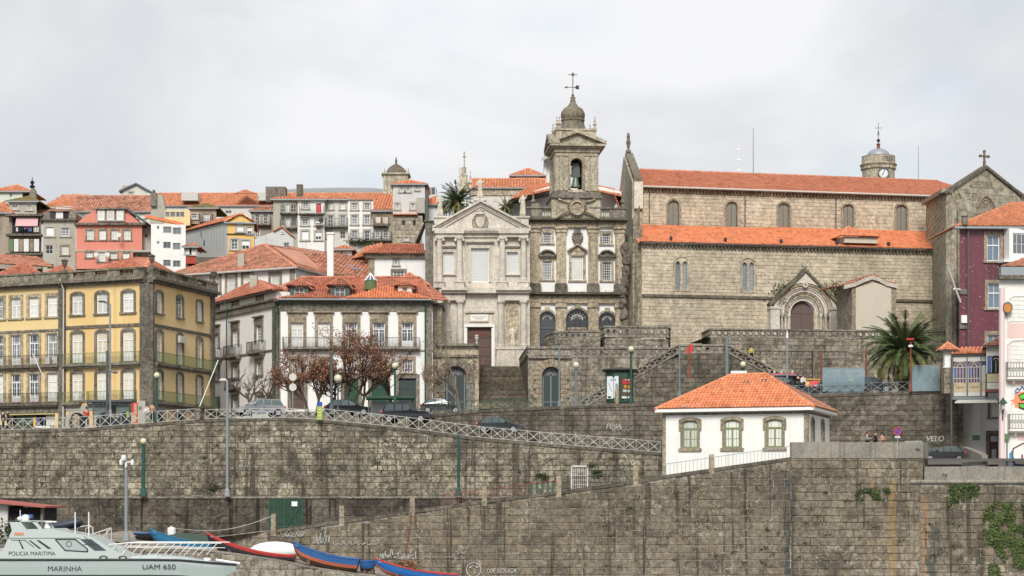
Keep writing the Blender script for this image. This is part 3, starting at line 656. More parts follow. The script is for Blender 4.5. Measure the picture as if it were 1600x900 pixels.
m=MB()
for i in range(34):
 a=X(418)+(X(1236)-X(418))*i/34+.015; b=X(418)+(X(1236)-X(418))*(i+1)/34-.015
 o=[(a,rampz(a)-.27),(b,rampz(b)-.27),(b,rampz(b)),(a,rampz(a))]; MB().prism(FW,o,-.45,.07).bd('coping_slab','coping_stone',w1)
lay(FW,crs(FW,X(418),X(1236),-.6,topf,.60,1.05,seed=11,jit=.42,hj=.14,gap=.06),'quay_stone',w1,proud=.05,seed=4)
w1b=thing('retaining_wall','high block wall at bottom right with orange rust streaks and a plain stone parapet on top','wall',FW.pt(X(1340),0))
MB().box(FW,X(1236),X(1740),-1,Z(752),-1.0,0).box(FW,X(1236),X(1437),Z(752),Z(716),-1.0,-.003).bd('backing','mortar',w1b)
st=crs(FW,X(1236),X(1437),-.6,Z(716),.58,1.1,seed=21,hj=.14,jit=.42,gap=.06)+crs(FW,X(1437),X(1740),-.6,Z(757),.60,1.2,seed=22,hj=.2,jit=.5,gap=.06)
lay(FW,st,'quay_stone',w1b,proud=.07,seed=6)
for (a,b) in ((1236,1278),(1278,1318),(1318,1368),(1368,1404),(1404,1442)):
 MB().box(FW,X(a)+.01,X(b)-.01,Z(716),Z(691),-.75,.10).bd('parapet_block','granite_parapet',w1b)
MB().hexa([FW.pt(X(1442),Z(716),.10),FW.pt(X(1442)+1.05,Z(716),-3.0),FW.pt(X(1442)+.3,Z(716),-3.0),FW.pt(X(1442)-.6,Z(716),.0),FW.pt(X(1442),Z(691),.10),FW.pt(X(1442)+1.05,Z(691)+.05,-3.0),FW.pt(X(1442)+.3,Z(691)+.05,-3.0),FW.pt(X(1442)-.6,Z(691),.0)]).bd('parapet_block','granite_parapet',w1b)
MB().hexa([FW.pt(X(1442)-.02,Z(752),.06),FW.pt(X(1442)+1.0,Z(752),-3.0),FW.pt(X(1442)+.3,Z(752),-3.0),FW.pt(X(1442)-.6,Z(752),.0),FW.pt(X(1442)-.02,Z(716),.06),FW.pt(X(1442)+1.0,Z(716),-3.0),FW.pt(X(1442)+.3,Z(716),-3.0),FW.pt(X(1442)-.6,Z(716),.0)]).bd('return_wall','quay_stone',w1b)
for (a,b) in ((1444,1512),(1512,1560),(1560,1625),(1625,1740)):
 MB().box(FW,X(a)+.01,X(b)-.01,Z(750),Z(729),-.8,.05).bd('parapet_block','granite_parapet',w1b)
m=MB(); m.tube([FW.pt(X(1422),Z(753),.02),FW.pt(X(1740),Z(753),.02)],.17,10); m.bd('roll_moulding','granite_parapet',w1b)
m=MB(); k=40
for i in range(k):
 a=X(300)+(X(1236)-X(300))*i/k; b=X(300)+(X(1236)-X(300))*(i+1)/k
 m.poly([FW.pt(a,rampz(a)-.05,-.45),FW.pt(b,rampz(b)-.05,-.45),FW.pt(b,rampz(b)-.05,-13),FW.pt(a,rampz(a)-.05,-13)])
m.bd('ramp','paving',kind='structure')
Y2=168.0; F2=Fr(0,Y2,1600,Y2); X2=lambda p:F2.s(p); Z2=lambda p:CZ+(HY-p)*Y2/FL
w2=thing('retaining_wall','dark damp wall of large blocks below the thin ledge, behind the beached boats','wall',F2.pt(X2(300),0))
LEDGE=Z2(776)
MB().box(F2,X2(-160),X2(790),0,LEDGE-.14,-.8,0).bd('backing','mortar',w2)
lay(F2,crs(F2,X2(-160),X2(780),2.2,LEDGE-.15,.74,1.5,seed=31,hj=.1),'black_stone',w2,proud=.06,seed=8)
MB().box(F2,X2(-160),X2(790),LEDGE-.14,LEDGE,-4.5,.16).bd('ledge','parapet_stone',w2)
YS=172.0; FS=Fr(0,YS,1600,YS); XS=lambda p:FS.s(p); ZS=lambda p:CZ+(HY-p)*YS/FL
streetz=pl([(XS(-160),ZS(684)),(XS(0),ZS(673)),(XS(130),ZS(669.5)),(XS(250),ZS(660)),(XS(330),ZS(655)),(XS(440),ZS(653)),(XS(500),ZS(656)),(XS(560),ZS(662)),(XS(640),ZS(670)),(XS(745),ZS(684)),(XS(870),ZS(695)),(XS(1035),ZS(708))])
w3=thing('retaining_wall','long weathered block wall carrying the street with the white cross railing','wall',FS.pt(XS(500),0))
m=MB(); xs=[XS(-160)+(XS(1038)-XS(-160))*i/70 for i in range(71)]
for a,b in zip(xs,xs[1:]): m.hexa([FS.pt(a,4,0),FS.pt(b,4,0),FS.pt(b,4,-.8),FS.pt(a,4,-.8),FS.pt(a,streetz(a)-.05,0),FS.pt(b,streetz(b)-.05,0),FS.pt(b,streetz(b)-.05,-.8),FS.pt(a,streetz(a)-.05,-.8)])
m.bd('backing','mortar',w3)
for i in range(60):
 a=XS(-160)+(XS(1038)-XS(-160))*i/60+.012; b=XS(-160)+(XS(1038)-XS(-160))*(i+1)/60-.012
 MB().prism(FS,[(a,streetz(a)-.22),(b,streetz(b)-.22),(b,streetz(b)),(a,streetz(a))],-.6,.10).bd('coping_slab','coping_stone',w3)
door_h=(XS(893),XS(918),ZS(764),ZS(729))
lay(FS,crs(FS,XS(-160),XS(1040),5.4,lambda s:streetz(s)-.23,.48,.68,seed=41,hj=.16,jit=.5,gap=.045,holes=[door_h]),'street_stone',w3,proud=.07,seed=9)
m=MB()
for a,b in zip(xs,xs[1:]): m.poly([FS.pt(a,streetz(a)-.06,-.55),FS.pt(b,streetz(b)-.06,-.55),FS.pt(b,streetz(b)+.0,-3),FS.pt(a,streetz(a)+.0,-3)])
m.bd('pavement','paving',kind='structure')
m=MB()
for a,b in zip(xs,xs[1:]):
 m.poly([FS.pt(a,streetz(a)-.13,-3),FS.pt(b,streetz(b)-.13,-3),FS.pt(b,streetz(b)+.05,-13.2),FS.pt(a,streetz(a)+.05,-13.2)])
m.bd('road','asphalt',kind='structure')
m=MB()
for a,b in zip(xs,xs[1:]):
 if a>XS(610): break
 m.poly([FS.pt(a,streetz(a)+.18,-13.2),FS.pt(b,streetz(b)+.18,-13.2),FS.pt(b,max(streetz(b)+.6,14.2 if b>XS(330) else 0),-32),FS.pt(a,max(streetz(a)+.6,14.2 if a>XS(330) else 0),-32)])
m.bd('square','paving',kind='structure')
YT=185.0; FT=Fr(0,YT,1600,YT); XT=lambda p:FT.s(p); ZT=lambda p:CZ+(HY-p)*YT/FL
terz=pl([(XT(640),ZT(652)),(XT(690),ZT(646)),(XT(760),ZT(640)),(XT(850),ZT(636)),(XT(1040),ZT(629)),(XT(1280),ZT(616)),(XT(1485),ZT(610))])
w4=thing('retaining_wall','dark stained terrace wall with graffiti behind the white house and the dark hatchback','wall',FT.pt(XT(1050),8))
m=MB(); xt=[XT(640)+(XT(1487)-XT(640))*i/40 for i in range(41)]
for a,b in zip(xt,xt[1:]): m.hexa([FT.pt(a,7,0),FT.pt(b,7,0),FT.pt(b,7,-.8),FT.pt(a,7,-.8),FT.pt(a,terz(a)-.05,0),FT.pt(b,terz(b)-.05,0),FT.pt(b,terz(b)-.05,-.8),FT.pt(a,terz(a)-.05,-.8)])
m.bd('backing','mortar',w4)
for i in range(40):
 a=XT(640)+(XT(1487)-XT(640))*i/40+.012; b=XT(640)+(XT(1487)-XT(640))*(i+1)/40-.012
 MB().prism(FT,[(a,terz(a)-.24),(b,terz(b)-.24),(b,terz(b)),(a,terz(a))],-.7,.12).bd('coping_slab','coping_stone',w4)
lay(FT,crs(FT,XT(640),XT(1487),8.6,lambda s:terz(s)-.25,.46,1.05,seed=51,hj=.15,holes=[(XT(1413),XT(1440),ZT(701),ZT(689))],bot=lambda s: streetz(s)-.5 if s<XT(1035) else 0),'dark_stone',w4,proud=.07,seed=12)
m=MB()
for a,b in zip(xt,xt[1:]): m.poly([FT.pt(a,terz(a)-.06,-.6),FT.pt(b,terz(b)-.06,-.6),FT.pt(b,terz(b)+.1,-22),FT.pt(a,terz(a)+.1,-22)])
m.bd('upper_street','paving',kind='structure')
PZ=9.7
MB().poly([(23.0,160.6,PZ),(60,160.6,PZ),(60,185,PZ),(23.0,185,PZ)]).bd('plaza','granite_parapet',kind='structure')
MB().wbox(23.2,32.2,160.9,166,PZ-.5,PZ+.55).bd('raised_pavement','paving',kind='structure')
YB=146.0; FB=Fr(0,YB,1600,YB); XB=lambda p:FB.s(p); ZB=lambda p:CZ+(HY-p)*YB/FL
slz=pl([(XB(120),ZB(841)),(XB(240),ZB(852)),(XB(360),ZB(866)),(XB(430),ZB(876)),(XB(477),ZB(886)),(XB(546),ZB(896)),(XB(620),ZB(906)),(XB(760),ZB(925))])
m=MB(); xb=[XB(110)+(XB(900)-XB(110))*i/30 for i in range(31)]
for a,b in zip(xb,xb[1:]): m.poly([FB.pt(a,slz(a),-.3),FB.pt(b,slz(b),-.3),FB.pt(b,slz(b)+.25,-22),FB.pt(a,slz(a)+.25,-22)])
m.bd('slipway','ramp_stone',kind='structure')
qx=FB.A.x+XB(112); MB().poly([(-120,140.6,3.1),(qx,140.6,3.1),(qx,168,3.6),(-120,168,3.6)]).bd('quay','paving',kind='structure')
w5=thing('retaining_wall','low pale block wall edging the slipway right under the fishing boats','wall',FB.pt(XB(400),0))
m=MB()
for a,b in zip(xb,xb[1:]): m.hexa([FB.pt(a,-1,0),FB.pt(b,-1,0),FB.pt(b,-1,-.6),FB.pt(a,-1,-.6),FB.pt(a,slz(a)-.02,0),FB.pt(b,slz(b)-.02,0),FB.pt(b,slz(b)-.02,-.6),FB.pt(a,slz(a)-.02,-.6)])
m.bd('backing','mortar',w5)
lay(FB,crs(FB,XB(112),XB(900),-.4,lambda s:slz(s)-.01,.62,.82,seed=61,hj=.1),'ramp_stone',w5,proud=.09,seed=14)
F6=Fr(268,163,425,160.4); w6=thing('parapet_wall','low pale stone parapet closing the foot of the ramp behind the red and black boat','wall',F6.pt(1,3))
f6=pl([(F6.s(268),F6.z(268,849)),(F6.s(335),F6.z(335,838)),(F6.s(418),F6.z(418,828))])
m=MB(); q=[F6.s(268)+(F6.s(420)-F6.s(268))*i/8 for i in range(9)]
for a,b in zip(q,q[1:]): m.hexa([F6.pt(a,2,0),F6.pt(b,2,0),F6.pt(b,2,-.4),F6.pt(a,2,-.4),F6.pt(a,f6(a)-.03,0),F6.pt(b,f6(b)-.03,0),F6.pt(b,f6(b)-.03,-.4),F6.pt(a,f6(a)-.03,-.4)])
m.bd('backing','mortar',w6); lay(F6,crs(F6,F6.s(268),F6.s(420),2.2,f6,.62,1.0,seed=71),'ramp_stone',w6,proud=.08,seed=15)
def cross_fence(F,zf,x0,x1,h,bay,mat,label,group=None,d=-.2,name='railing',t=.019,hub=True,loc=None):
 r=thing(name,label,'railing',F.pt((x0+x1)/2,zf((x0+x1)/2),d),group); n=max(1,round((x1-x0)/bay)); w=(x1-x0)/n
 for i in range(n+1):
  a=x0+i*w; MB().box(F,a-t,a+t,zf(a)-.05,zf(a)+h+.03,d-t,d+t).bd('post',mat,r)
 for i in range(n):
  a,b=x0+i*w+t,x0+(i+1)*w-t; za,zb=zf(a),zf(b); m=MB(); q=t*.6
  m.prism(F,[(a,za+.12),(a+.03,za+.12),(b,zb+h-.11),(b,zb+h-.07),(b-.03,zb+h-.07),(a,za+.16)],d-q,d-.001)
  m.prism(F,[(a,za+h-.11),(b-.03,zb+.12),(b,zb+.12),(b,zb+.16),(a+.03,za+h-.07),(a,za+h-.07)],d+.001,d+q)
  if hub: m.ring(F,(a+b)/2,(za+zb)/2+h/2,.0,.075,d-q*1.4,d+q*1.5,8)
  m.bd('cross_brace',mat,r)
 for (l,hh) in ((h-.06,.05),(.06,.045)):
  m=MB()
  for i in range(n): a,b=x0+i*w,x0+(i+1)*w; m.prism(F,[(a,zf(a)+l),(b,zf(b)+l),(b,zf(b)+l+hh),(a,zf(a)+l+hh)],d-t*.7,d+t*.7)
  m.bd('rail',mat,r)
 return r
cross_fence(FS,streetz,XS(2),XS(101),1.02,.86,'rail_white','white cross braced railing at the left picture edge, in front of the dark shop window')
cross_fence(FS,streetz,XS(106),XS(238),1.02,.88,'rail_white','white cross braced railing in front of the dark bus shelter at left')
cross_fence(FS,streetz,XS(245),XS(309),1.0,.88,'rail_white','white cross braced railing right of the green lamp post, below the yellow corner house')
cross_fence(FS,streetz,XS(320),XS(497),.86,.92,'rail_white','white cross braced railing along the top of the wall in front of the silver car')
cross_fence(FS,streetz,XS(503),XS(1032),1.0,1.0,'rail_white','long white cross braced railing running downhill past the dark cars to the white house')
# ---------------- gothic church ----------------
def church():
 FA=Fr(1003,214,1477,220.5)
 FN=Fr(997,222,1455,229)
 loc=FA.pt(8,21,-12); r=thing('church','long gothic stone church with orange roofs and pointed portal right of the tower','church',loc)
 za=FA.z(1003,379); zb=21.0; S=FA.s
 H=[(S(1055.5),S(1063),FA.z(1060,453),FA.z(1060,408),.35),(S(1067),S(1074),FA.z(1070,453),FA.z(1070,408),.35),
 (S(1160),S(1167),FA.z(1163,455),FA.z(1163,410),.35),(S(1171),S(1178),FA.z(1175,455),FA.z(1175,410),.35)]
 d0,d1,dz=S(1235.5),S(1272),FA.z(1254,470)
 HD=(d0,d1,zb,dz)
 m=wallmesh(FA,0,FA.L,zb,za,H+[HD],reveal=.5); m.poly([FA.pt(0,zb,-9),FA.pt(0,zb),FA.pt(0,za),FA.pt(0,za+2.3,-9)]); m.bd('aisle_wall','church_stone',r)
 stz=FA.z(1003,463)
 hh=[(h[0]-.25,h[1]+.25,h[2]-.1,h[3]+.3) for h in H]+[(S(1214),S(1298),0,FA.z(1255,455)),(S(1330),S(1398),0,FA.z(1362,436))]
 lay(FA,crs(FA,.02,FA.L,zb,stz-.1,.40,.85,hh,seed=101,hj=.25,jit=.45)+crs(FA,.02,FA.L,stz+.22,za-.55,.38,.8,hh,seed=102,hj=.2,jit=.45),'church_stone',r,proud=.045,seed=16)
 for a,b in ((0,S(1212)),(S(1398),FA.L)): MB().box(FA,a,b,stz-.05,stz+.2,-.1,.22).bd('string_course','coping_stone',r)
 def corbels(F,a,b,z,n,mat='buttress_stone'):
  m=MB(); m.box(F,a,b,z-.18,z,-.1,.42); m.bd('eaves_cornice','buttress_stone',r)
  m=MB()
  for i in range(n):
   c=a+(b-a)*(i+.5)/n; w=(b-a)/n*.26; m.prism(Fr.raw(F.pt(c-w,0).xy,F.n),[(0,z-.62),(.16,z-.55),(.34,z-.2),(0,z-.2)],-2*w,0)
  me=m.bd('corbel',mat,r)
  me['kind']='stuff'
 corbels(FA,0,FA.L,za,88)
 ztl=FN.z(997,356); A0=FA.pt(-.5,za,.6); A1=FA.pt(FA.L+.1,za,.6); B1=FN.pt(FN.s(1458),FN.z(1458,362.5)); B0=FN.pt(-.35,ztl)
 tiles([A0,A1,B1,B0],'tile_bright',r,name='aisle_roof',pw=.30,pl=.55,h=.10); ridge([A0,B0],'tile_bright',r)
 for px in (1048,1133,1220,1307,1388,1465):
  p=FA.pt(S(px),za+.35,.1); MB().wbox(p.x-.14,p.x+.14,p.y-.2,p.y+.3,p.z,p.z+.36).bd('roof_vent','black_iron',r)
 q0,q1=FA.pt(S(1313),FA.z(1313,377),.9),FA.pt(S(1371),FA.z(1371,377.5),.9)
 D=Fr.raw(q0.xy,FA.u); L=(q1-q0).length; dzb=q0.z-.2; dzt=FA.z(1340,371)
 dm=MB().box(D,.25,L-.25,dzb,dzt,-4,-.3).bd('roof_dormer','cream_render',r)
 ap=D.pt(L*.42,FA.z(1335,354)+.3,-3.2); tiles([D.pt(-.2,dzt,0),D.pt(L+.1,dzt,0),ap],'tile_bright',dm,name='dormer_roof',pw=.30,pl=.5); tiles([D.pt(-.2,dzt,-4),D.pt(-.2,dzt,0),ap],'tile_bright',dm,name='dormer_roof',pw=.3,pl=.5); MB().poly([D.pt(L+.1,dzt,0),D.pt(L+.1,dzt,-5),ap]).bd('dormer_roof','tile_bright',dm)
 zn=FN.z(997,292.5); zc=FN.z(997,372); SN=FN.s; HN=[]
 for i,(px,t,b) in enumerate(((1052.5,313,353),(1143.5,315,354.5),(1224.5,317,357),(1325.5,319,358),(1408.5,320,360))):
  a0,a1,c,e=SN(px-8.5),SN(px+8.5),FN.z(px,b),FN.z(px,t); HN.append((a0,a1,c,e,.5))
  wn=window(FN,r,a0,a1,c,e,pane='mesh_panel',frame='coping_stone',cols=2,rows=1,arch=.5,rec=.22,fw=.06,mw=.05,sur='tan_granite',sw=.22,sd=.07,sill=True)
  m=MB()
  for k in range(1,12): m.box(FN,a0,a1,c+(e-c-.5)*k/12,c+(e-c-.5)*k/12+.025,-.20,-.19)
  m.bd('mesh_bars','mesh_panel',wn)
 m=wallmesh(FN,0,SN(1480),zc,zn,HN,reveal=.4); m.bd('clerestory_wall','church_stone',r)
 lay(FN,crs(FN,.0,SN(1450),zc,lambda s:zn-.6,.38,.8,[(h[0]-.3,h[1]+.3,h[2]-.15,h[3]+.35) for h in HN],seed=103,hj=.2,jit=.45),'church_stone',r,proud=.045,seed=18)
 corbels(FN,0,SN(1462),zn,90)
 rz=P(984,266,236).z; e0=FN.pt(-.1,zn,.5); e1=FN.pt(SN(1470),zn,.5); back=FN.pt(0,0,-14)
 t0=Vector((13.9,236,rz+.05)); t1=FN.pt(SN(1545),rz+.0,-14)
 tiles([e0,FN.pt(SN(1545),zn,.5),t1,t0],'tile_church',r,name='nave_roof',pw=.34,pl=.5,h=.13); ridge([t0,t1],'tile_church',r,r=.2)
 MB().poly([t0,t1,FN.pt(SN(1545),zn,-28),(13.9,250,zn)]).bd('nave_roof','tile_church',r)
 m=MB(); m.tube([FN.pt(0,zn+.02,.6),FN.pt(SN(1462),zn+.02,.6)],.10,6); m.bd('gutter','dull_white',r)
 for px in (1014,1163.5,1305.5): tube('downpipe','coping_stone',r,[FN.pt(SN(px),zn,.45),FN.pt(SN(px),zn-.6,.14),FN.pt(SN(px),zc+.2,.14)],.06)
 W_=Fr.raw(FN.pt(0,0).xy,(FN.u.y*-1,FN.u.x))
 m=MB(); o=[(-.3,zb),(28,zb),(28,zn+.6),(14,rz+1.6),(-.3,zn+.5)]
 n_=Fr.raw((13.55,222.0),(-.010,1))
 m.prism(n_,o,-.55,.55); m.bd('west_wall','transept_stone',r)
 m=MB(); m.prism(n_,[(-.6,zn+.5),(14,rz+1.6),(14,rz+2.0),(-.6,zn+1.0)],-.35,.5); m.prism(n_,[(14,rz+1.6),(28.4,zn+.5),(28.4,zn+.9),(14,rz+2.0)],-.35,.5); m.bd('gable_coping','dome_stone',r)
 m=MB(); m.prism(n_,[(-.7,zn-2.4),(.1,zn-2.4),(.1,zn+.5),(-.7,zn+.5)],-.35,.6); m.bd('kneeler','pale_trim',r)
 MB().wbox(14,60,214.4,250,12,20.99).bd('foundation','terrace_stone',r)
 c=n_.pt(14,rz+2.0); m=MB(); m.lathe(c,[(.3,0),(.3,.3),(.12,.4),(.18,.8),(.28,1.2),(.15,1.6),(.2,1.9),(.1,2.3)],8); m.bd('gable_finial','dome_stone',r)
 for (d,w,zt) in ((-.2,1.2,za+2.0),(-3.6,1.5,zn-2.5),(-7.0,1.4,zn-4)):
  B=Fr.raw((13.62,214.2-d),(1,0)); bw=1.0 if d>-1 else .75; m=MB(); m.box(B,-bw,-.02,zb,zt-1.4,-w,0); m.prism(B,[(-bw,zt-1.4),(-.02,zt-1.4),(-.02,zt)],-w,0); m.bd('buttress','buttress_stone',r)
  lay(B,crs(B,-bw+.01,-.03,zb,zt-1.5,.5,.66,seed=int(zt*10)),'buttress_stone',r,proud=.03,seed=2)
 for k,h in enumerate(H):
  window(FA,r,h[0],h[1],h[2],h[3],pane='leaded',frame='grey_metal',cols=1,rows=8,arch=.35,rec=.3,fw=.03,mw=.02)
 for k in (0,2):
  a,b=H[k][0],H[k+1][1]; c,e=H[k][2],H[k][3]; m=MB(); m.box(FA,a-.28,a-.10,c,e-.3,-.05,.07); m.box(FA,b+.10,b+.28,c,e-.3,-.05,.07)
  oi=arcpts((a+b)/2,e-.3,(b-a)/2+.10,.75,14); oo=arcpts((a+b)/2,e-.3,(b-a)/2+.28,.98,14)
  for i in range(14): m.prism(FA,[oo[i],oo[i+1],oi[i+1],oi[i]],-.05,.10)
  m.box(FA,a-.28,b+.28,c-.16,c,-.05,.09); m.box(FA,H[k][1]+.02,H[k+1][0]-.02,c,e,-.25,.02); m.bd('window_arch','brown_granite',r)
 cs=S(1254); zt=FA.z(1254,428); zi=FA.z(1254,490); zbp=zb
 def pointed(w,h,zs,N=12):
  out=[]; Rr=(w*w+h*h)/(2*w)
  for i in range(N+1):
   t=i/N; z=h*math.sin(t*math.pi/2)**1.0; x=w-(Rr-math.sqrt(max(Rr*Rr-z*z,0))); out.append((x,z))
  return [(cs+x,zs+z) for x,z in out]+[(cs-x,zs+z) for x,z in out[::-1][1:]]
 po=thing
 dw=(d1-d0)/2
 m=MB(); m.poly([FA.pt(a,z,-.35) for a,z in [(cs-dw,zbp),(cs+dw,zbp)]+pointed(dw,dz-zi,zi)]); dd=m.bd('portal_door','portal_door',r)
 m=MB(); m.box(FA,cs-.03,cs+.03,zbp,dz-.1,-.34,-.32)
 for k in range(1,4): m.box(FA,cs-dw,cs+dw,zbp+(zi-zbp)*k/3,zbp+(zi-zbp)*k/3+.05,-.34,-.325)
 m.bd('door_seam','brown_door',dd)
 steps=((dw+.02,dz-zi,.0),(dw+.45,dz-zi+.45,.22),(dw+.9,dz-zi+.9,.44),(dw+1.35,dz-zi+1.3,.66),(dw+1.8,dz-zi+1.7,.86))
 for k in range(4):
  (w0,h0,e0_),(w1,h1,e1_)=steps[k],steps[k+1]; pi_=pointed(w0+.04,h0,zi); po_=pointed(w1,h1,zi); m=MB()
  for i in range(len(pi_)-1): m.prism(FA,[pi_[i],po_[i],po_[i+1],pi_[i+1]],-.4,e1_-.12)
  m.bd('archivolt','brown_granite' if k%2 else 'pale_stone',r)
  rp=pointed(w1-.1,h1-.08,zi); m=MB(); m.tube([FA.pt(a,z,e1_-.08) for a,z in rp],.10,6); m.bd('arch_roll','pale_stone' if k%2==0 else 'brown_granite',r)
  for sg in (-1,1):
   x=cs+sg*((w0+w1)/2); m=MB(); m.lathe(FA.pt(x,zbp,e1_-.2),[(.2,0),(.2,.3),(.13,.4),(.13,zi-zbp-.5),(.2,zi-zbp-.3),(.22,zi-zbp)],8); m.bd('portal_shaft','pale_stone',r)
 wo=dw+1.8; m=MB(); px_=[(cs-wo-.35,zi+.1),(cs-wo-.35,zi+1.2),(cs,zt+.3),(cs+wo+.35,zi+1.2),(cs+wo+.35,zi+.1)]+[p for p in pointed(wo,dz-zi+1.7,zi+.1)]
 m.prism(FA,px_,-.1,.86); m.bd('porch_gable','pale_stone',r)
 for sg in (-1,1):
  a=cs+sg*(wo+.25); m=MB(); m.box(FA,a-.5,a+.5,zbp,zi+.35,-.1,1.0); m.box(FA,a-.6,a+.6,zi+.35,zi+.6,-.1,1.1); m.bd('porch_pier','pale_stone',r)
  m=MB(); x0=cs+sg*(wo+.9); z0=zi+.95; m.prism(FA,[(x0,z0),(cs,zt+.45),(cs,zt+.15),(x0-sg*.12,z0-.35)],-.1,1.12); m.bd('gable_coping','mossy_cornice',r)
 m=MB(); m.ring(FA,cs,zt-1.25,.12,.32,.8,.95,10); m.bd('gable_ornament','pale_trim',r)
 for px,py in ((1218,467),(1208,478),(1214,455),(1225,450),(1289,452),(1300,470),(1306,462),(1303,448),(1212,495),(1255,426)):
  tuft(FA.pt(S(px),FA.z(px,py),.5),(.9,.4,.9),60,'leaf_dark',r,'moss_clump')
 FR=Fr(1479,208,1600,212.0); zr=FR.z(1479,303); tw=FR.L*1.05; ap=(FR.s(1540),FR.z(1540,262))
 hw=(FR.s(1525),FR.s(1555),FR.z(1540,345),FR.z(1540,322))
 zt0=20
 side=Fr(1447,226,1479,208); m=MB()
 m.poly([FR.pt(0,zt0),FR.pt(FR.s(1640),zt0),FR.pt(FR.s(1640),FR.z(1600,303)-1.6),FR.pt(*ap),FR.pt(0,zr)]); m.poly([side.pt(0,zt0),side.pt(side.L,zt0),side.pt(side.L,zr),side.pt(0,side.z(1447,320))]); m.bd('transept_wall','transept_stone',r)
 tz=lambda s: (zr+(ap[1]-zr)*s/ap[0] if s<ap[0] else ap[1]-(s-ap[0])*(ap[1]-zr)/ap[0])-.35
 lay(FR,crs(FR,0,FR.s(1640),zt0,tz,.66,1.1,seed=111,hj=.1,jit=.3),'transept_stone',r,proud=.04,seed=19,limit=260)
 lay(side,crs(side,.1,side.L,zt0+14,lambda s:side.z(1447,320)+(zr-side.z(1447,320))*s/side.L-.3,.55,1.6,seed=112,hj=.1,jit=.3),'transept_stone',r,proud=.04,seed=20,limit=200)
 m=MB(); m.prism(FR,[(-.25,zr-.1),(ap[0],ap[1]-.1),(ap[0],ap[1]+.22),(-.45,zr+.1)],-.8,.25); m.prism(FR,[(ap[0],ap[1]-.1),(2*ap[0]+.25,zr-.1),(2*ap[0]+.45,zr+.1),(ap[0],ap[1]+.22)],-.8,.25); m.bd('gable_coping','coping_stone',r)
 m=MB(); zl=side.z(1447,320); m.prism(side,[(-.3,zl),(side.L,zr+.1),(side.L,zr+.5),(-.3,zl+.5)],-.6,.5); m.bd('side_coping','tan_granite',r)
 cp=FR.pt(ap[0],ap[1]+.2,-.2); C=Fr.raw(cp.xy,FR.u); z=cp.z; m=MB(); m.box(C,-.12,.12,z,z+.5,-.1,.1)
 for (a0,a1,b0,b1) in ((-.09,.09,z+.5,z+1.5),(-.5,.5,z+.92,z+1.08)): m.box(C,a0,a1,b0,b1,-.1 if a0<-.2 else -.085,.1 if a0<-.2 else .085)
 for (x,y) in ((0,1.5),(-.5,1.0),(.5,1.0)): m.ring(C,x,z+y,.05,.16,-.08,.08,8)
 m.bd('gable_cross','grey_granite',r)
 for (p0,p1,yt,d) in ((1479,1486,330,.9),(1490,1498,330,.8),(1497,1506,322,.5)):
  m=MB(); a,b=FR.s(p0),FR.s(p1); zz=FR.z(p0,yt); m.box(FR,a,b,zt0,zz,-.1,d); m.prism(FR,[(a,zz),(b,zz),((a+b)/2,zz+.9)],-.1,d); m.bd('buttress','transept_stone',r)
 c0=FR.s(1540); cz=FR.z(1540,328); m=MB(); m.ring(FR,c0,cz,.42,.9,-.05,.06,20); m.ring(FR,c0,cz,.30,.42,-.05,.02,16)
 for k in range(6):
  t=math.pi/2+k*math.pi/3; m.ring(FR,c0+.33*math.cos(t)*1.15,cz+.33*math.sin(t)*1.15,.15,.22,-.02,.05,8)
 ro=m.bd('rose_window','tan_granite',r)
 m=MB().ring(FR,c0,cz,.0,.55,-.01,.0,16); m.bd('pane','glass_dark',ro)
 for (w,h,d) in ((1.25,1.6,.12),(1.0,1.3,.06)):
  pa=[(c0+x*1.0,cz-.55+z) for x,z in [(w*math.cos(t),h*math.sin(t)) for t in [math.pi*i/14 for i in range(15)]]]
  pa=[(x,z+ (.35 if abs(x-c0)<.01 else .35*(1-abs(x-c0)/w))) for x,z in pa]; m=MB(); m.tube([FR.pt(FR.s(1527 if 0 else 1540)+(x-c0),z,d) for x,z in pa],.09,6); m.bd('pointed_hood','tan_granite',ro)
 for px in (1497,1592):
  c1=FR.s(px); zz=FR.z(px,312); m=MB(); m.tube([FR.pt(c1-.5,zz-1.2,.1),FR.pt(c1-.45,zz,.1),FR.pt(c1,zz+.7,.1),FR.pt(c1+.45,zz,.1),FR.pt(c1+.5,zz-1.2,.1)],.09,6); m.bd('pointed_hood','tan_granite',r)
 FC=Fr(1331,210.5,1400,211.5); cz0=20; zt=FC.z(1365,430); zc0=FC.z(1331,443); L=FC.L
 an=thing('chapel','small plain cream chapel block with curved tiled gable against the long church','chapel',FC.pt(L/2,20,-2))
 m=MB(); o=[(0,cz0),(L,cz0),(L,FC.z(1400,443)),(L*.5,zt-.25),(0,zc0)]; m.prism(FC,o,-4,0); m.bd('wall','brown_granite',an)
 m=MB(); m.prism(FC,[(.42,cz0),(L-.55,cz0),(L-.55,FC.z(1400,450)),(L*.5,zt-.75),(.42,zc0-.45)],-.02,.06); m.bd('render_panel','cream_render',an)
 sd=Fr(1308,214.0,1331,210.5); m=MB(); m.poly([sd.pt(0,cz0),sd.pt(sd.L,cz0),sd.pt(sd.L,zc0),sd.pt(0,sd.z(1308,447))]); m.bd('side_wall','grey_granite',an)
 rp=[(1303,448),(1318,445),(1335,441),(1350,434),(1362,430),(1372,433),(1384,440),(1402,444)]
 m=MB()
 for (p,q) in zip(rp,rp[1:]):
  a,b=FC.s(p[0]),FC.s(q[0]); za_,zb_=FC.z(*p),FC.z(*q)
  k=max(1,int((b-a)/.28))
  for i in range(k):
   x=a+(b-a)*i/k; z_=za_+(zb_-za_)*i/k; m.tube([FC.pt(x,z_+.03,.22),FC.pt(x,z_+.06,-4.2)],.10,6)
 m.bd('roof','tile_old',an)
 m=MB()
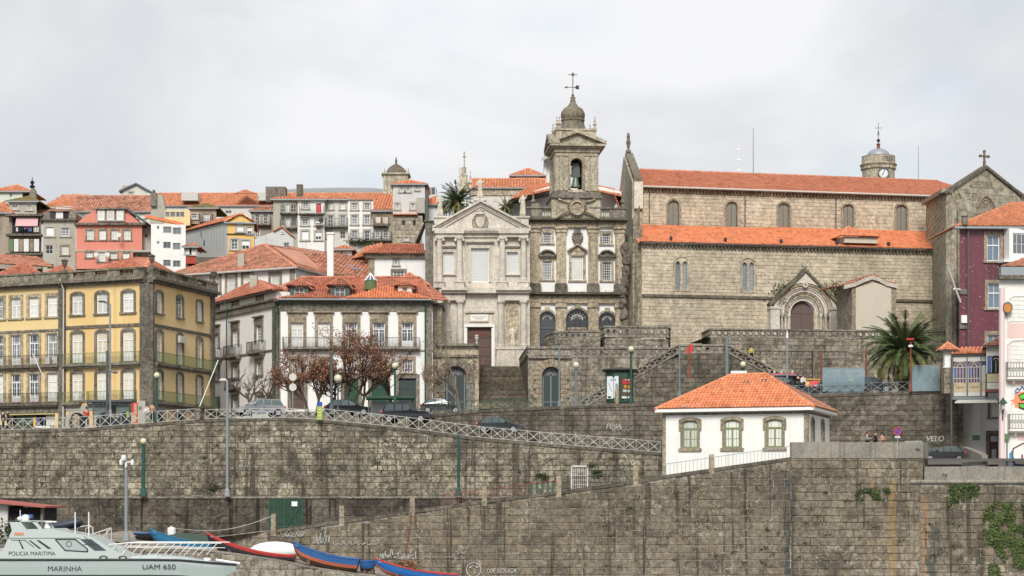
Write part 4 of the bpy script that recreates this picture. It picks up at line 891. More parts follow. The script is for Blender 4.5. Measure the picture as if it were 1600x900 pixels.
 for (p,q) in zip(rp[1:],rp[2:]): m.prism(FC,[(FC.s(p[0]),FC.z(*p)-.45),(FC.s(q[0]),FC.z(*q)-.45),(FC.s(q[0]),FC.z(*q)-.05),(FC.s(p[0]),FC.z(*p)-.05)],-.2,.22)
 m.bd('cornice','pale_trim',an)
def tuft(c,r,n,mat,par,name='foliage',ls=.14,**k):
 m=MB(); c=Vector(c)
 for i in range(n):
  v=Vector((R.gauss(0,.42),R.gauss(0,.42),R.gauss(0,.42))); p=c+Vector((v.x*r[0],v.y*r[1],v.z*r[2])); s=ls*(.6+.8*R.random())
  a=Vector((R.random()-.5,R.random()-.5,R.random()-.5)).normalized(); b=a.cross(Vector((R.random()-.5,R.random()-.5,R.random()-.5))).normalized()
  m.poly([p-a*s,p+b*s*.5,p+a*s,p-b*s*.5])
 return m.bd(name,mat,par,kind='stuff',**k)
church()
for px,yt,yb,Y,lab,t in ((1177,200,275,300,'tall thin grey radio mast rising behind the long church roof',.09),(1435,228,282,300,'thin bare mast behind the church roof, right of the clock tower',.07),(1154,222,275,320,'faint white antenna mast behind the church roof, left of the taller grey mast',.05)):
 o=thing('mast',lab,'mast',P(px,yb,Y)); tube('pole','grey_metal' if px!=1154 else 'white_paint',o,[P(px,yb+30,Y),P(px,yt,Y)],[t,t*.5])
 if px==1154:
  for yy in (234,250,266): MB().wbox(P(px,yy,Y).x-.3,P(px,yy,Y).x+.3,Y-.1,Y+.1,P(px,yy,Y).z-.1,P(px,yy,Y).z+.15).bd('antenna','white_paint',o)
def clock_tower():
 Y=290; c=P(1372.5,300,Y); r=thing('clock_tower','round stone clock tower with a grey dome and iron cross showing above the church roof','tower',c)
 z=lambda py:P(0,py,Y).z-c.z; k=Y/FL; m=MB()
 m.lathe(c,[(25*k,0),(25*k,z(268)),(25.5*k,z(262)),(28*k,z(260)),(29*k,z(258)),(26*k,z(256)),(25.5*k,z(246)),(26*k,z(245)),(22*k,z(244))],36); m.bd('drum','tower_stone',r)
 m=MB()
 for i in range(48):
  t=2*math.pi*i/48; p=c+Vector((26*k*math.cos(t),26*k*math.sin(t),z(262))); m.wbox(p.x-.12,p.x+.12,p.y-.12,p.y+.12,p.z-.3,p.z+.1)
 m.bd('bracket_frieze','brown_granite',r)
 dome(c+Vector((0,0,z(245))),18*k,13*k,'zinc',r);
 m=MB(); m.lathe(c+Vector((0,0,z(234))),[(4.5*k,0),(3*k,2*k),(2.4*k,6*k),(3.4*k,9*k),(1*k,10*k),(.8*k,12*k)],10); m.bd('lantern_bell','rust_red',r)
 m=MB(); m.blob(c+Vector((0,0,z(219.5))),2.8*k,10,8); m.tube([c+Vector((0,0,z(226))),c+Vector((0,0,z(192)))],.4*k,5); m.tube([c+Vector((-5.5*k,0,z(200))),c+Vector((5.5*k,0,z(200)))],.35*k,5)
 for sg in (-1,1): m.tube([c+Vector((sg*1.6*k,0,z(212))),c+Vector((0,0,z(204)))],.35*k,4)
 m.bd('cross_finial','black_iron',r)
 f=Fr.raw((c.x-.2,c.y-25.4*k),(1,-.02)); a=P(1380,270,Y-2).x-f.A.x; zc=P(0,271,Y-2).z
 m=MB().ring(f,a,zc,0,7.5*k,-.3,.0,24); fc=m.bd('clock_face','poster_white',r); MB().ring(f,a,zc,7.3*k,9.2*k,-.3,.12,24).bd('clock_ring','dark_metal',fc)
 m=MB(); rib(m,f,[(a,zc),(a+.12,zc+.5)],.1,.03); rib(m,f,[(a,zc),(a-.2,zc-.25)],.1,.035)
 for i in range(12): t=i*math.pi/6; rib(m,f,[(a+.5*math.cos(t),zc+.5*math.sin(t)),(a+.6*math.cos(t),zc+.6*math.sin(t))],.05,.03)
 m.bd('clock_hands','black_iron',fc)
 for i in range(6):
  a=P(1383,0,Y-2).x-f.A.x-.5+i*.26; MB().box(f,a,a+.1,z(255)+c.z,z(248)+c.z,-.2,.06).bd('baluster','dark_granite',r)
clock_tower()
# ---------------- pale classical church front ----------------
def pale_church():
 F=Fr(668,214,828,214); S=F.s; Zf=lambda py:F.z(0,py); zb=Zf(575)
 r=thing('church_facade','pale stone classical church front with pediment, coat of arms and ionic columns','church',F.pt(F.L/2,zb,-6))
 M1='pale_stone'; T='pale_trim'
 H=[(S(736),S(764),Zf(441),Zf(388)),(S(692),S(709),Zf(428),Zf(394)),(S(792),S(809),Zf(428),Zf(394)),(S(730),S(768),Zf(575),Zf(511))]
 m=wallmesh(F,S(677),S(828),zb,Zf(358),H,reveal=.35); m.box(F,S(677),S(828),zb,Zf(358),-14,-1.2); m.bd('wall',M1,r)
 m=MB(); a,b=S(681),S(826); ap=(S(751),Zf(319)); m.prism(F,[(a,Zf(359)),(b,Zf(359)),ap],-.5,.12); m.bd('pediment',M1,r)
 def rake(p,q,th,d,mat='pale_trim',name='raking_cornice'): return MB().prism(F,[p,q,(q[0],q[1]+th),(p[0],p[1]+th)],-.4,d).bd(name,mat,r)
 for k,(th,d,o) in enumerate(((.28,.35,-.1),(.22,.62,.18))):
  rake((S(676),Zf(360)+o),(ap[0],ap[1]+o),th,d); rake((ap[0],ap[1]+o),(S(829),Zf(360)+o),th,d)
 n=26
 m=MB()
 for sg,x0 in ((1,a),(-1,b)):
  for i in range(n):
   t=(i+.5)/n; x=x0+(ap[0]-x0)*t; z=Zf(359)+(ap[1]-Zf(359))*t-.22; m.box(F,x-.08,x+.08,z-.08,z+.09,.1,.3)
 m.bd('dentils',T,r,kind='stuff')
 m=MB(); m.box(F,S(676),S(829),Zf(362),Zf(357.5),-.3,.7); m.box(F,S(680),S(826),Zf(371),Zf(366),-.1,.22); m.box(F,S(680),S(826),Zf(366),Zf(362),-.1,.40)
 for p0,p1 in ((681,724),(780,825)): m.box(F,S(p0),S(p1),Zf(371.5),Zf(365.9),-.1,.6); m.box(F,S(p0-1),S(p1+1),Zf(366),Zf(361.9),-.1,.80)
 m.bd('entablature',T,r)
 m=MB()
 for i in range(60): x=S(678)+(S(827)-S(678))*(i+.5)/60; m.box(F,x-.07,x+.07,Zf(364.5),Zf(362.1),.1,.62)
 m.bd('dentils',T,r,kind='stuff')
 for p0,p1 in ((680,706),(797,826)): m=MB(); m.box(F,S(p0),S(p1),Zf(359),Zf(340),-1.4,-.1); m.box(F,S(p0)-.12,S(p1)+.12,Zf(340),Zf(337.5),-1.5,.05); m.bd('attic_block',M1,r)
 m=MB(); o=[(S(729),Zf(332)),(S(733),Zf(336)),(S(744),Zf(329)),(S(757),Zf(329)),(S(770),Zf(337)),(S(774),Zf(332)),(S(770),Zf(327)),(S(763),Zf(325)),(S(759),Zf(318)),(S(758),Zf(313)),(S(742),Zf(313)),(S(741),Zf(318)),(S(738),Zf(325)),(S(731),Zf(327))]
 m.prism(F,o,-.6,-.1); m.box(F,S(740),S(760),Zf(313.5),Zf(310.5),-.9,.1); m.bd('scrolled_plinth',T,r)
 m=MB(); m.prism(F,[(S(700),Zf(338)),(S(729),Zf(322)),(S(773),Zf(322)),(S(805),Zf(338))],-10,-1.0); m.bd('roof','slate',r)
 statue(F.pt(S(750),Zf(310.5),-.3),2.3,M1,'weathered robed stone statue at the pediment peak of the pale church',arm=.6)
 statue(F.pt(S(687),Zf(337.5),-.7),2.5,M1,'weathered stone statue standing at the left end of the pale church pediment',arm=.3,ang=.3)
 statue(F.pt(S(817),Zf(337.5),-.7),2.5,M1,'weathered stone statue with bent arm at the right end of the pale church pediment',arm=.9,ang=-.4)
 c,cz=S(750.5),Zf(347); sh=[(c-.62,cz+.62),(c,cz+.72),(c+.62,cz+.62),(c+.62,cz-.1),(c+.4,cz-.6),(c,cz-.85),(c-.4,cz-.6),(c-.62,cz-.1)]
 m=MB(); m.prism(F,sh,.05,.26); m.ring(F,c,cz-.05,.72,.86,.1,.24,18,ey=1.15); m.bd('shield','tan_granite',r)
 m=MB(); m.prism(F,[(x*.72+c*.28,z*.72+cz*.28) for x,z in sh],.2,.31)
 for k in range(5): m.blob(F.pt(c-.3+.15*k,cz+1.15+.08*(2-abs(k-2)),.2),.11,6,5)
 m.box(F,c-.42,c+.42,cz+.80,cz+1.0,.05,.3); m.ring(F,c,cz+1.1,.0,.30,.05,.2,10); m.bd('crown','pale_trim',r)
 z0,z1=Zf(440),Zf(371.5)
 for p in (687,718,785,818): column(F,r,S(p),z0,z1,.33,.30,M1,name='column')
 for p in (687,718,785,818): m=MB(); m.box(F,S(p)-.52,S(p)+.52,Zf(450.5),z0,-.1,.75); m.box(F,S(p)-.58,S(p)+.58,z0-.16,z0-.001,-.1,.82); m.bd('pedestal',T,r)
 for (x0,x1,yt,yb,big) in ((736,764,388,441,1),(692,709,394,428,0),(792,809,394,428,0)):
  a,b,c_,e=S(x0),S(x1),Zf(yb),Zf(yt); w=window(F,r,a,b,c_,e,pane='lattice_glass',cols=1,rows=1,rec=.25,fw=.10,sur=T,sw=.30,sd=.12,sill=not big,frame='white_paint')
  m=MB(); n=6 if big else 4; rows=int((e-c_)/(b-a)*n)
  for i in range(rows):
   for j in range(n):
    cx=a+(b-a)*(j+.5)/n; cz_=c_+(e-c_)*(i+.5)/rows; m.ring(F,cx,cz_,.62*(b-a)/n/2,.98*(b-a)/n/2,-.24,-.17,6,ey=(e-c_)/rows/((b-a)/n))
  m.bd('lattice','white_paint',w,kind='stuff')
  q=S((x0+x1)/2); yc=yt-9.5 if big else yt-8.5; hw=(x1-x0)/2+(8 if big else 3.5)
  m=MB(); m.box(F,S((x0+x1)/2-hw),S((x0+x1)/2+hw),Zf(yc),Zf(yc-2.2),-.1,.42); m.box(F,S((x0+x1)/2-hw+1),S((x0+x1)/2+hw-1),Zf(yc+2.5),Zf(yc),-.1,.2)
  for i in range(12 if big else 7): nn=12 if big else 7; x=S((x0+x1)/2-hw+1)+(S((x0+x1)/2+hw-1)-S((x0+x1)/2-hw+1))*(i+.5)/nn; m.box(F,x-.06,x+.06,Zf(yc+1.6),Zf(yc),.1,.34)
  m.bd('window_cornice',T,r)
 MB().wbox(-8.7,1.7,214.6,226,12,zb-.01).bd('foundation','terrace_stone',r)
 m=MB(); m.box(F,S(686),S(830),Zf(457),Zf(450.6),-.1,.55)
 for p0,p1 in ((690,730),(775,829)): m.box(F,S(p0),S(p1),Zf(455),Zf(450.4),-.1,1.1); m.box(F,S(p0+1),S(p1-1),Zf(459),Zf(455),-.1,.8); m.box(F,S(p0+3),S(p1-3),Zf(470),Zf(459),-.1,.5)
 for i in range(46): x=S(688)+(S(828)-S(688))*(i+.5)/46; m.box(F,x-.09,x+.09,Zf(459),Zf(457),.1,.75)
 m.bd('middle_cornice',T,r)
 for p in (697,719,783,818): column(F,r,S(p),Zf(543),Zf(470),.36,.25,M1,ionic=False)
 for p0,p1 in ((690,727),(776,828)): m=MB(); m.box(F,S(p0),S(p1),zb,Zf(547),-.1,.95); m.box(F,S(p0)-.1,S(p1)+.1,Zf(547),Zf(543),-.1,1.05); m.bd('plinth',T,r)
 m=MB(); m.box(F,S(725),S(727.5),zb,Zf(508),-.05,.2); m.box(F,S(770.5),S(773),zb,Zf(508),-.05,.2); m.box(F,S(725),S(773),Zf(511),Zf(507),-.05,.22); m.box(F,S(727.5),S(730),zb,Zf(511),-.05,.1); m.box(F,S(768),S(770.5),zb,Zf(511),-.05,.1); m.bd('door_surround','white_worn',r)
 m=MB(); m.box(F,S(730),S(768),zb,Zf(511),-.34,-.28); dd=m.bd('door','brown_door',r)
 m=MB()
 for i in range(5):
  for j in range(2): a=S(731)+j*S(18.4)+.02; a=S(731+j*18.6); m.box(F,a+.12,S(731+j*18.6+17)-.12,zb+.3+i*.95,zb+1.05+i*.95,-.29,-.24)
 m.box(F,S(730),S(768),Zf(526),Zf(524),-.29,-.2)
 m.bd('door_panel','brown_door',dd)
 c,cz=S(749),Zf(524); m=MB()
 for k in range(9): t=math.pi*k/8; rib(m,F,[(c,cz),(c+1.1*math.cos(t),cz+.85*math.sin(t))],.05,-.2)
 m.bd('fanlight_bars','rust_red',dd)
 m=MB(); m.box(F,S(727),S(772),Zf(489),Zf(486),-.1,.22); m.box(F,S(733),S(764),Zf(503),Zf(491),-.1,.14); m.bd('plaque_frame',T,r)
 m=MB(); m.box(F,S(735),S(762),Zf(501.5),Zf(492.5),.14,.17); pl_=m.bd('plaque','white_worn',r)
 for i,(a,b) in enumerate(((739,758),(743,754))):
  m=MB(); x=S(a)
  while x<S(b): w=.08+R.random()*.12; rib(m,F,[(x,Zf(495.5+i*3)),(x+w,Zf(495.5+i*3)+.03*R.random())],.07,.175); x+=w+.07
  m.bd('carved_line','grey_granite',pl_)
 for p0,p1 in ((790,811),): m=MB(); m.box(F,S(p0),S(p1),Zf(541),Zf(472),-.08,.02); m.bd('niche','brown_granite',r)
 statue(F.pt(S(801),Zf(543),.62),2.2,'pale_trim','pale stone statue of a robed figure on the ledge right of the brown church door',arm=.9,ang=.2)
 statue(F.pt(S(700),Zf(543),.62),2.2,'pale_trim','pale stone statue on the ledge left of the brown church door, behind bare twigs',arm=.2,ang=-.2)
 st=crs(F,S(678),S(827),zb,Zf(460),.62,1.3,[(S(724),S(775),zb,Zf(485)),(S(788),S(813),Zf(543),Zf(472))],seed=131,jit=.3,hj=.05)+crs(F,S(678),S(827),Zf(450),Zf(372),.62,1.2,[(S(728),S(773),Zf(445),Zf(378)),(S(688),S(713),Zf(433),Zf(384)),(S(788),S(813),Zf(433),Zf(384))],seed=132,jit=.3,hj=.05)
 lay(F,st,M1,r,proud=.018,seed=30,limit=280)
 m=MB(); m.box(F,S(664),S(677),Zf(470),Zf(345),-10,-.6); m.box(F,S(662),S(677),Zf(345),Zf(343),-10.2,-.4); m.bd('side_wing','grey_granite',r)
 m=MB(); m.box(F,S(664),S(677),zb,Zf(471),-10,-.6); m.bd('lower_wing','brown_render',r)
 m=MB(); m.hexa([P(648,384,236),P(654,384,236),P(668,346,215),P(664,346,215),P(648,380,236),P(654,380,236),P(668,343,215),P(664,343,215)]); m.bd('side_eave','brown_door',r)
pale_church()
# ---------------- baroque church house with the bell tower ----------------
def baroque():
 F=Fr(827,218,976,218.5); S=F.s; Zf=lambda py:F.z(900,py); zb=Zf(560)
 r=thing('church_house','narrow white and brown granite baroque front with balustrade, under the bell tower','church',F.pt(F.L/2,zb,-5))
 G='brown_granite'
 hs=[]
 def W_(x0,yt,x1,yb,**k):
  a,b,c,e=S(x0),S(x1),Zf(yb),Zf(yt); hs.append((a,b,c,e,k.get('arch',0))); return window(F,r,a,b,c,e,**k)
 W_(848.5,364,861.5,380,cols=4,rows=4,pane='glass_mid',sur=G,sw=.26,sd=.08); W_(941,365,954,381,cols=4,rows=4,pane='glass_dark',sur=G,sw=.26,sd=.08)
 W_(848,408,862,437,cols=4,rows=7,pane='glass_mid',sur=G,sw=.26,sd=.08); W_(941.5,409.5,955,438,cols=4,rows=7,pane='glass_dark',sur=G,sw=.26,sd=.08)
 W_(893,400,911,438,cols=5,rows=8,pane='curtain',sur=G,sw=.28,sd=.1)
 for (x0,yt,x1,yb,wn) in ((842,486,868,542,0),(884.5,482,920,535,1),(935.5,487,962,535,0)):
  r_=(S(x1)-S(x0))/2; w=W_(x0,yt,x1,yb,cols=4,rows=5,pane='glass_dark',frame='dark_metal',arch=r_*.98,sur='pale_trim' if 0 else G,sw=.22,sd=.10,sill=False,rec=.5)
  c=S((x0+x1)/2); m=MB(); zz=Zf(yt)-r_
  for k in range(1,8): t=math.pi*k/8; rib(m,F,[(c+.3*math.cos(t),zz+.3*math.sin(t)),(c+r_*.9*math.cos(t),zz+r_*.9*math.sin(t))],.04,-.42)
  m.ring(F,c,zz,r_*.45,r_*.52,-.47,-.43,12,0,math.pi); m.bd('fanlight','dull_white',w)
  m=MB(); m.prism(F,[(c-.16,Zf(yt)+.02),(c+.16,Zf(yt)+.02),(c+.26,Zf(yt)+.42),(c-.26,Zf(yt)+.42)],-.05,.24); m.bd('keystone',G,r)
  MB().box(F,c-r_*.85,c+r_*.85,zz-1.0,zz-.75,-.48,-.40).bd('transom','tan_granite' if wn else 'dark_metal',w)
 m=wallmesh(F,0,F.L,zb,Zf(346),hs,reveal=.4); m.poly([F.pt(0,zb,-8),F.pt(0,zb),F.pt(0,Zf(346)),F.pt(0,Zf(346),-8)]); m.bd('wall','white_wall',r)
 for p0,p1 in ((828,843),(869,884),(919,934),(961,975)):
  a,b=S(p0),S(p1); m=MB()
  m.box(F,a,b,Zf(443),Zf(364),-.1,.30); m.box(F,a-.1,b+.1,Zf(364),Zf(362),-.1,.40); m.box(F,a-.05,b+.05,Zf(362),Zf(358),-.1,.36); m.box(F,a-.18,b+.18,Zf(358),Zf(355.5),-.1,.50)
  m.bd('pilaster',G,r)
  m=MB(); m.box(F,a-.16,b+.16,Zf(459),Zf(445),-.1,.45); m.box(F,a-.08,b+.08,Zf(445),Zf(443),-.1,.38); m.bd('pilaster_base','dark_granite',r)
  m=MB(); m.box(F,a,b,zb,Zf(481),-.1,.32); m.box(F,a-.12,b+.12,Zf(481),Zf(476),-.1,.46); m.box(F,a-.04,b+.04,Zf(476),Zf(472),-.1,.36); m.bd('lower_pilaster',G,r)
 m=MB(); m.box(F,-.1,F.L+.1,Zf(355.5),Zf(348),-.2,.34); m.bd('frieze',G,r)
 m=MB(); m.box(F,-.25,F.L+.2,Zf(348),Zf(345.5),-.2,.62); m.box(F,-.4,F.L+.3,Zf(345.5),Zf(342.5),-.3,.95); m.bd('cornice','mossy_cornice',r)
 m=MB(); m.box(F,-.25,F.L+.2,Zf(463),Zf(461),-.2,.62); m.box(F,-.4,F.L+.3,Zf(461),Zf(457.5),-.3,.95); m.bd('middle_cornice','mossy_cornice',r)
 m=MB(); m.box(F,-.05,F.L+.05,Zf(474),Zf(463),-.2,.36); m.bd('lower_frieze',G,r)
 for k in range(40): tuft(F.pt(R.random()*F.L,Zf(457.3),.5),(.35,.3,.16),8,'leaf_dark',r,'moss_tuft',ls=.08) if k<12 else None
 MB().wbox(2,11.8,218.6,226,12,zb-.01).bd('foundation','terrace_stone',r)
 m=MB(); m.box(F,-.3,F.L+.2,Zf(327.5),Zf(325),-.2,.78); m.box(F,-.3,F.L+.2,Zf(342.4),Zf(339.5),-.2,.75)
 for p0,p1 in ((829,846),(860,880),(922,938),(951,976)): m.box(F,S(p0),S(p1),Zf(339.5),Zf(327.5),-.1,.68)
 m.bd('balustrade','grey_granite',r)
 for p in (848.5,852,855.5,859,940.5,944,947.5,950): m=MB(); m.lathe(F.pt(S(p),Zf(339.5),.35),[(.09,0),(.11,.2),(.05,.45),(.07,.6),(.1,.82)],8); m.bd('baluster','pale_trim',r)
 for p,y in ((833,324),(972,324)): pinnacle(F.pt(S(p),Zf(325),.2),1.7,'grey_granite',r)
 m=MB().blob(F.pt(S(838),Zf(325),.2),(.5,.4,.5),10,6); m.bd('ball','grey_granite',r)
 for p in (855,948):
  c=S(p); m=MB(); m.ring(F,c,Zf(405.5),.86,1.02,-.1,.5,16,.32,math.pi-.32); m.box(F,c-1.0,c+1.0,Zf(401.8),Zf(399),-.1,.5)
  o=[(c+.86*math.cos(t),Zf(405.5)+.86*math.sin(t)) for t in [.4+(math.pi-.8)*i/10 for i in range(11)]]; m.prism(F,o,-.1,.2); m.bd('segmental_pediment','grey_granite' if p<900 else 'dark_granite',r)
 c=S(902); m=MB(); m.prism(F,[(c-1.08,Zf(392.5)),(c-.9,Zf(392.5)+.0),(c,Zf(383.5)),(c+.9,Zf(392.5)),(c+1.08,Zf(392.5)),(c+1.08,Zf(391)),(c,Zf(381.5)),(c-1.08,Zf(391))],-.1,.5); m.prism(F,[(c-.9,Zf(392.4)),(c+.9,Zf(392.4)),(c,Zf(384))],-.1,.2); m.bd('pediment',G,r)
 m=MB(); m.box(F,c-.75,c+.75,Zf(399.5),Zf(392.6),-.1,.14); m.bd('panel',G,r)
 def cart(c,cz,k,par,mat,ang=0):
  m=MB(); m.ring(F,c,cz,.0,.42*k,.15,.30,16,ey=1.3); m.ring(F,c,cz,.42*k,.62*k,.1,.42,16,ey=1.25)
  for i in range(14): t=2*math.pi*i/14; m.blob(F.pt(c+.68*k*math.cos(t),cz+.86*k*math.sin(t),.25),(.13*k,.12,.15*k),6,4)
  for i in range(5): m.blob(F.pt(c+(i-2)*.16*k,cz+1.15*k+.07*(2-abs(i-2)),.25),(.11*k,.1,.13*k),6,4)
  return m.bd('cartouche',mat,par)
 cart(S(902),Zf(370.5),.78,r,'dark_granite');
 m=MB(); m.blob(F.pt(S(902),Zf(381),.3),(.35,.15,.3),8,6); m.bd('ornament','dark_granite',r)
 for i in range(9): m=MB().blob(F.pt(S(975+3*math.sin(i)),Zf(390+i*17),.5),(.45,.4,.75),8,6,jit=.25); m.bd('carved_ornament','dark_granite',r)
 TF=Fr(860,217.2,937,217.6); ts=TF.s; tz=lambda py:TF.z(900,py); D=5.2
 t=thing('bell_tower','tall stone bell tower with onion roof, open arch and weather vane','tower',TF.pt(TF.L/2,tz(343),-D/2))
 m=MB(); m.box(TF,ts(862),ts(938),tz(343),tz(308),-D,-.02); m.bd('base_storey','tower_stone',t)
 m=MB(); m.box(TF,ts(860),ts(940),tz(309.5),tz(306.5),-D-.2,.25); m.box(TF,ts(862),ts(938),tz(306.5),tz(300),-D,.05); m.bd('string_course','grey_granite',t)
 c,cz=ts(901),tz(325); m=MB(); m.ring(TF,c,cz,.0,.62,.0,.14,24); m.ring(TF,c,cz,.62,.80,.0,.34,24); m.bd('oval_panel','brown_granite',t)
 m=MB()
 for i in range(20): q=2*math.pi*i/20; m.blob(TF.pt(c+.9*math.cos(q),cz+.9*math.sin(q),.15),(.12,.1,.12),5,4)
 m.prism(TF,[(c-.35,cz+.8),(c+.35,cz+.8),(c,cz+1.35)],0,.3); m.bd('carved_wreath','grey_granite',t)
 for sg in (-1,1): m=MB(); m.tube([TF.pt(c+sg*2.35,tz(342),.35),TF.pt(c+sg*1.9,tz(337),.35),TF.pt(c+sg*1.35,tz(332.5),.35),TF.pt(c+sg*.85,tz(331),.35)],.14,6); m.tube([TF.pt(c+sg*.9,tz(316),.2),TF.pt(c+sg*1.5,tz(314),.2),TF.pt(c+sg*2.0,tz(311),.2)],.09,5); m.bd('scroll','brown_granite',t)
 a0,a1=ts(891.5),ts(910); r_=(a1-a0)/2; e=tz(247); b0,b1=ts(868),ts(935)
 m=wallmesh(TF,b0,b1,tz(300),tz(238),[(a0,a1,tz(296),e,r_)],reveal=1.0)
 for sd in (0,1):
  SF=TF.side(b1,True) if sd else Fr.raw(TF.pt(b0,0,-D).xy,TF.n); mid=D/2; wallmesh(SF,0,D,tz(300),tz(238),[(mid-r_,mid+r_,tz(296),e,r_)],reveal=.9,mb=m)
 Bk=Fr.raw(TF.pt(b1,0,-D).xy,-TF.u); wallmesh(Bk,0,b1-b0,tz(300),tz(238),[((b1-b0)/2-r_,(b1-b0)/2+r_,tz(296),e,r_)],reveal=1.,mb=m)
 m.bd('belfry','tower_stone',t)
 for p0,p1 in ((869,879),(880,887),(914,921),(922,934)):
  for F_,a,b in ((TF,ts(p0),ts(p1)),): m=MB(); m.box(F_,a,b,tz(298),tz(244),-.05,.14); m.box(F_,a-.05,b+.05,tz(244),tz(241),-.05,.22); m.bd('pilaster','tower_stone',t)
 SF=Fr.raw(TF.pt(b0,0,-D).xy,TF.n)
 for a in (.2,D-.9): m=MB().box(SF,a,a+.7,tz(298),tz(243),-.05,.14); m.bd('pilaster','tower_stone',t)
 m=MB(); oi=arcpts((a0+a1)/2,e-r_,r_,r_,12); oo=arcpts((a0+a1)/2,e-r_,r_+.3,r_+.32,12)
 for i in range(12): m.prism(TF,[oo[i],oo[i+1],oi[i+1],oi[i]],-.05,.12)
 m.box(TF,a0-.3,a0,tz(296),e-r_,-.05,.1); m.box(TF,a1,a1+.3,tz(296),e-r_,-.05,.1); m.bd('arch_surround','tan_granite',t)
 bc=TF.pt((a0+a1)/2,tz(291),-.95); bell=thing('bell','green bronze bell hanging in the open arch of the bell tower','bell',bc)
 m=MB().lathe(bc,[(.56,0),(.54,.08),(.42,.25),(.33,.6),(.30,.9),(.22,1.06),(.05,1.12)],16); m.bd('bell_body','bronze_green',bell,smooth=True)
 m=MB(); m.wbox(bc.x-.46,bc.x+.46,bc.y-.14,bc.y+.14,bc.z+1.1,bc.z+2.2); m.wbox(bc.x-.36,bc.x+.36,bc.y-.13,bc.y+.13,bc.z+2.2,bc.z+2.6); m.bd('yoke','dark_metal',bell)
 MB().wbox(bc.x-.7,bc.x+.7,bc.y-.05,bc.y+.05,bc.z+1.2,bc.z+1.35).bd('axle','black_iron',bell)
 m=MB(); m.box(TF,b0-.12,b1+.12,tz(238),tz(232),-D-.12,.16); m.box(TF,b0-.4,b1+.4,tz(232),tz(229.5),-D-.4,.45); m.box(TF,b0-.65,b1+.7,tz(229.5),tz(226),-D-.7,.75); m.bd('cornice','tower_stone',t)
 for F_,x0,x1 in ((TF,b0-.7,b1+.7),(Fr.raw(TF.pt(b0,0,-D).xy,TF.n),-.7,D+.7)):
  c=(x0+x1)/2; zz=tz(226); zt_=tz(209); d=.72 if F_ is TF else .7
  m=MB(); m.prism(F_,[(x0,zz),(x1,zz),(c,zt_)],-.4,.25); m.prism(F_,[(x0-.1,zz),(c,zt_),(c,zt_+.42),(x0-.1,zz+.34)],-.4,d); m.prism(F_,[(c,zt_),(x1+.1,zz),(x1+.1,zz+.34),(c,zt_+.42)],-.4,d); m.bd('pediment','tower_stone',t)
 m=MB(); m.box(TF,ts(869),ts(932),tz(226),tz(203),-D+.2,-.25); m.box(TF,ts(868),ts(933),tz(203),tz(200.5),-D+.1,-.12); m.bd('attic','tower_stone',t)
 c=TF.pt(ts(899),0,-D/2+.1); c.z=tz(201); k=(217+D/2)/FL; h=lambda py:tz(py)-c.z
 m=MB(); m.lathe(c,[(25*k,0),(23.5*k,h(199)),(20*k,h(194)),(18*k,h(188)),(17.3*k,h(182.5))],16,sq=False); m.bd('roof_skirt','dome_stone',t)
 m=MB(); m.lathe(c+Vector((0,0,h(183))),[(18.2*k,0),(18.6*k,.1),(18.4*k,.22),(17*k,.3)],20); m.bd('roof_ring','mossy_cornice',t)
 m=MB(); m.lathe(c,[(17.2*k,h(180.5)),(18.6*k,h(177)),(19*k,h(173)),(18*k,h(168)),(14.5*k,h(163)),(9*k,h(159.5)),(5.5*k,h(155)),(4*k,h(150)),(3.6*k,h(146))],24); m.bd('onion_dome','dome_stone',t,smooth=True)
 m=MB(); m.lathe(c,[(3.9*k,h(146)),(4.2*k,h(145)),(3*k,h(144.4)),(1.6*k,h(144)),(2.4*k,h(142)),(2.2*k,h(140.5)),(1*k,h(139)),(.5*k,h(137))],12); m.bd('dome_finial','dome_stone',t)
 m=MB(); top=c+Vector((0,0,h(105))); m.tube([c+Vector((0,0,h(139))),top],.045,5); V=Fr.raw(c.xy,(1,0.05)); zc=c.z+h(129); m.box(V,-.7,.45,zc-.03,zc+.03,-.02,.02); m.prism(V,[(-.95,zc),(-.6,zc+.13),(-.6,zc-.13)],-.02,.02); m.prism(V,[(.25,zc+.05),(.35,zc+.20),(.72,zc+.20),(.62,zc),(.72,zc-.20),(.35,zc-.20),(.25,zc-.05)],-.02,.02)
 zz=c.z+h(109); m.box(V,-.5,.5,zz-.03,zz+.03,-.02,.02); m.ring(V,0,zz,.1,.17,-.02,.02,10); m.bd('weather_vane','black_iron',t)
 for p,y,dd in ((866,193,-D+.4),(875,181,-D/2),(925,180,-.4),(866,193,-.4),(925,180,-D+.4)):
  if (p,dd)==(875,-D/2): q=TF.pt(ts(875),tz(200.5),-.5)
  else: q=TF.pt(ts(930 if p>900 else 871),tz(200.5),dd)
  pinnacle(q,1.35,'tower_stone',t,r=.2)
 return t
baroque()
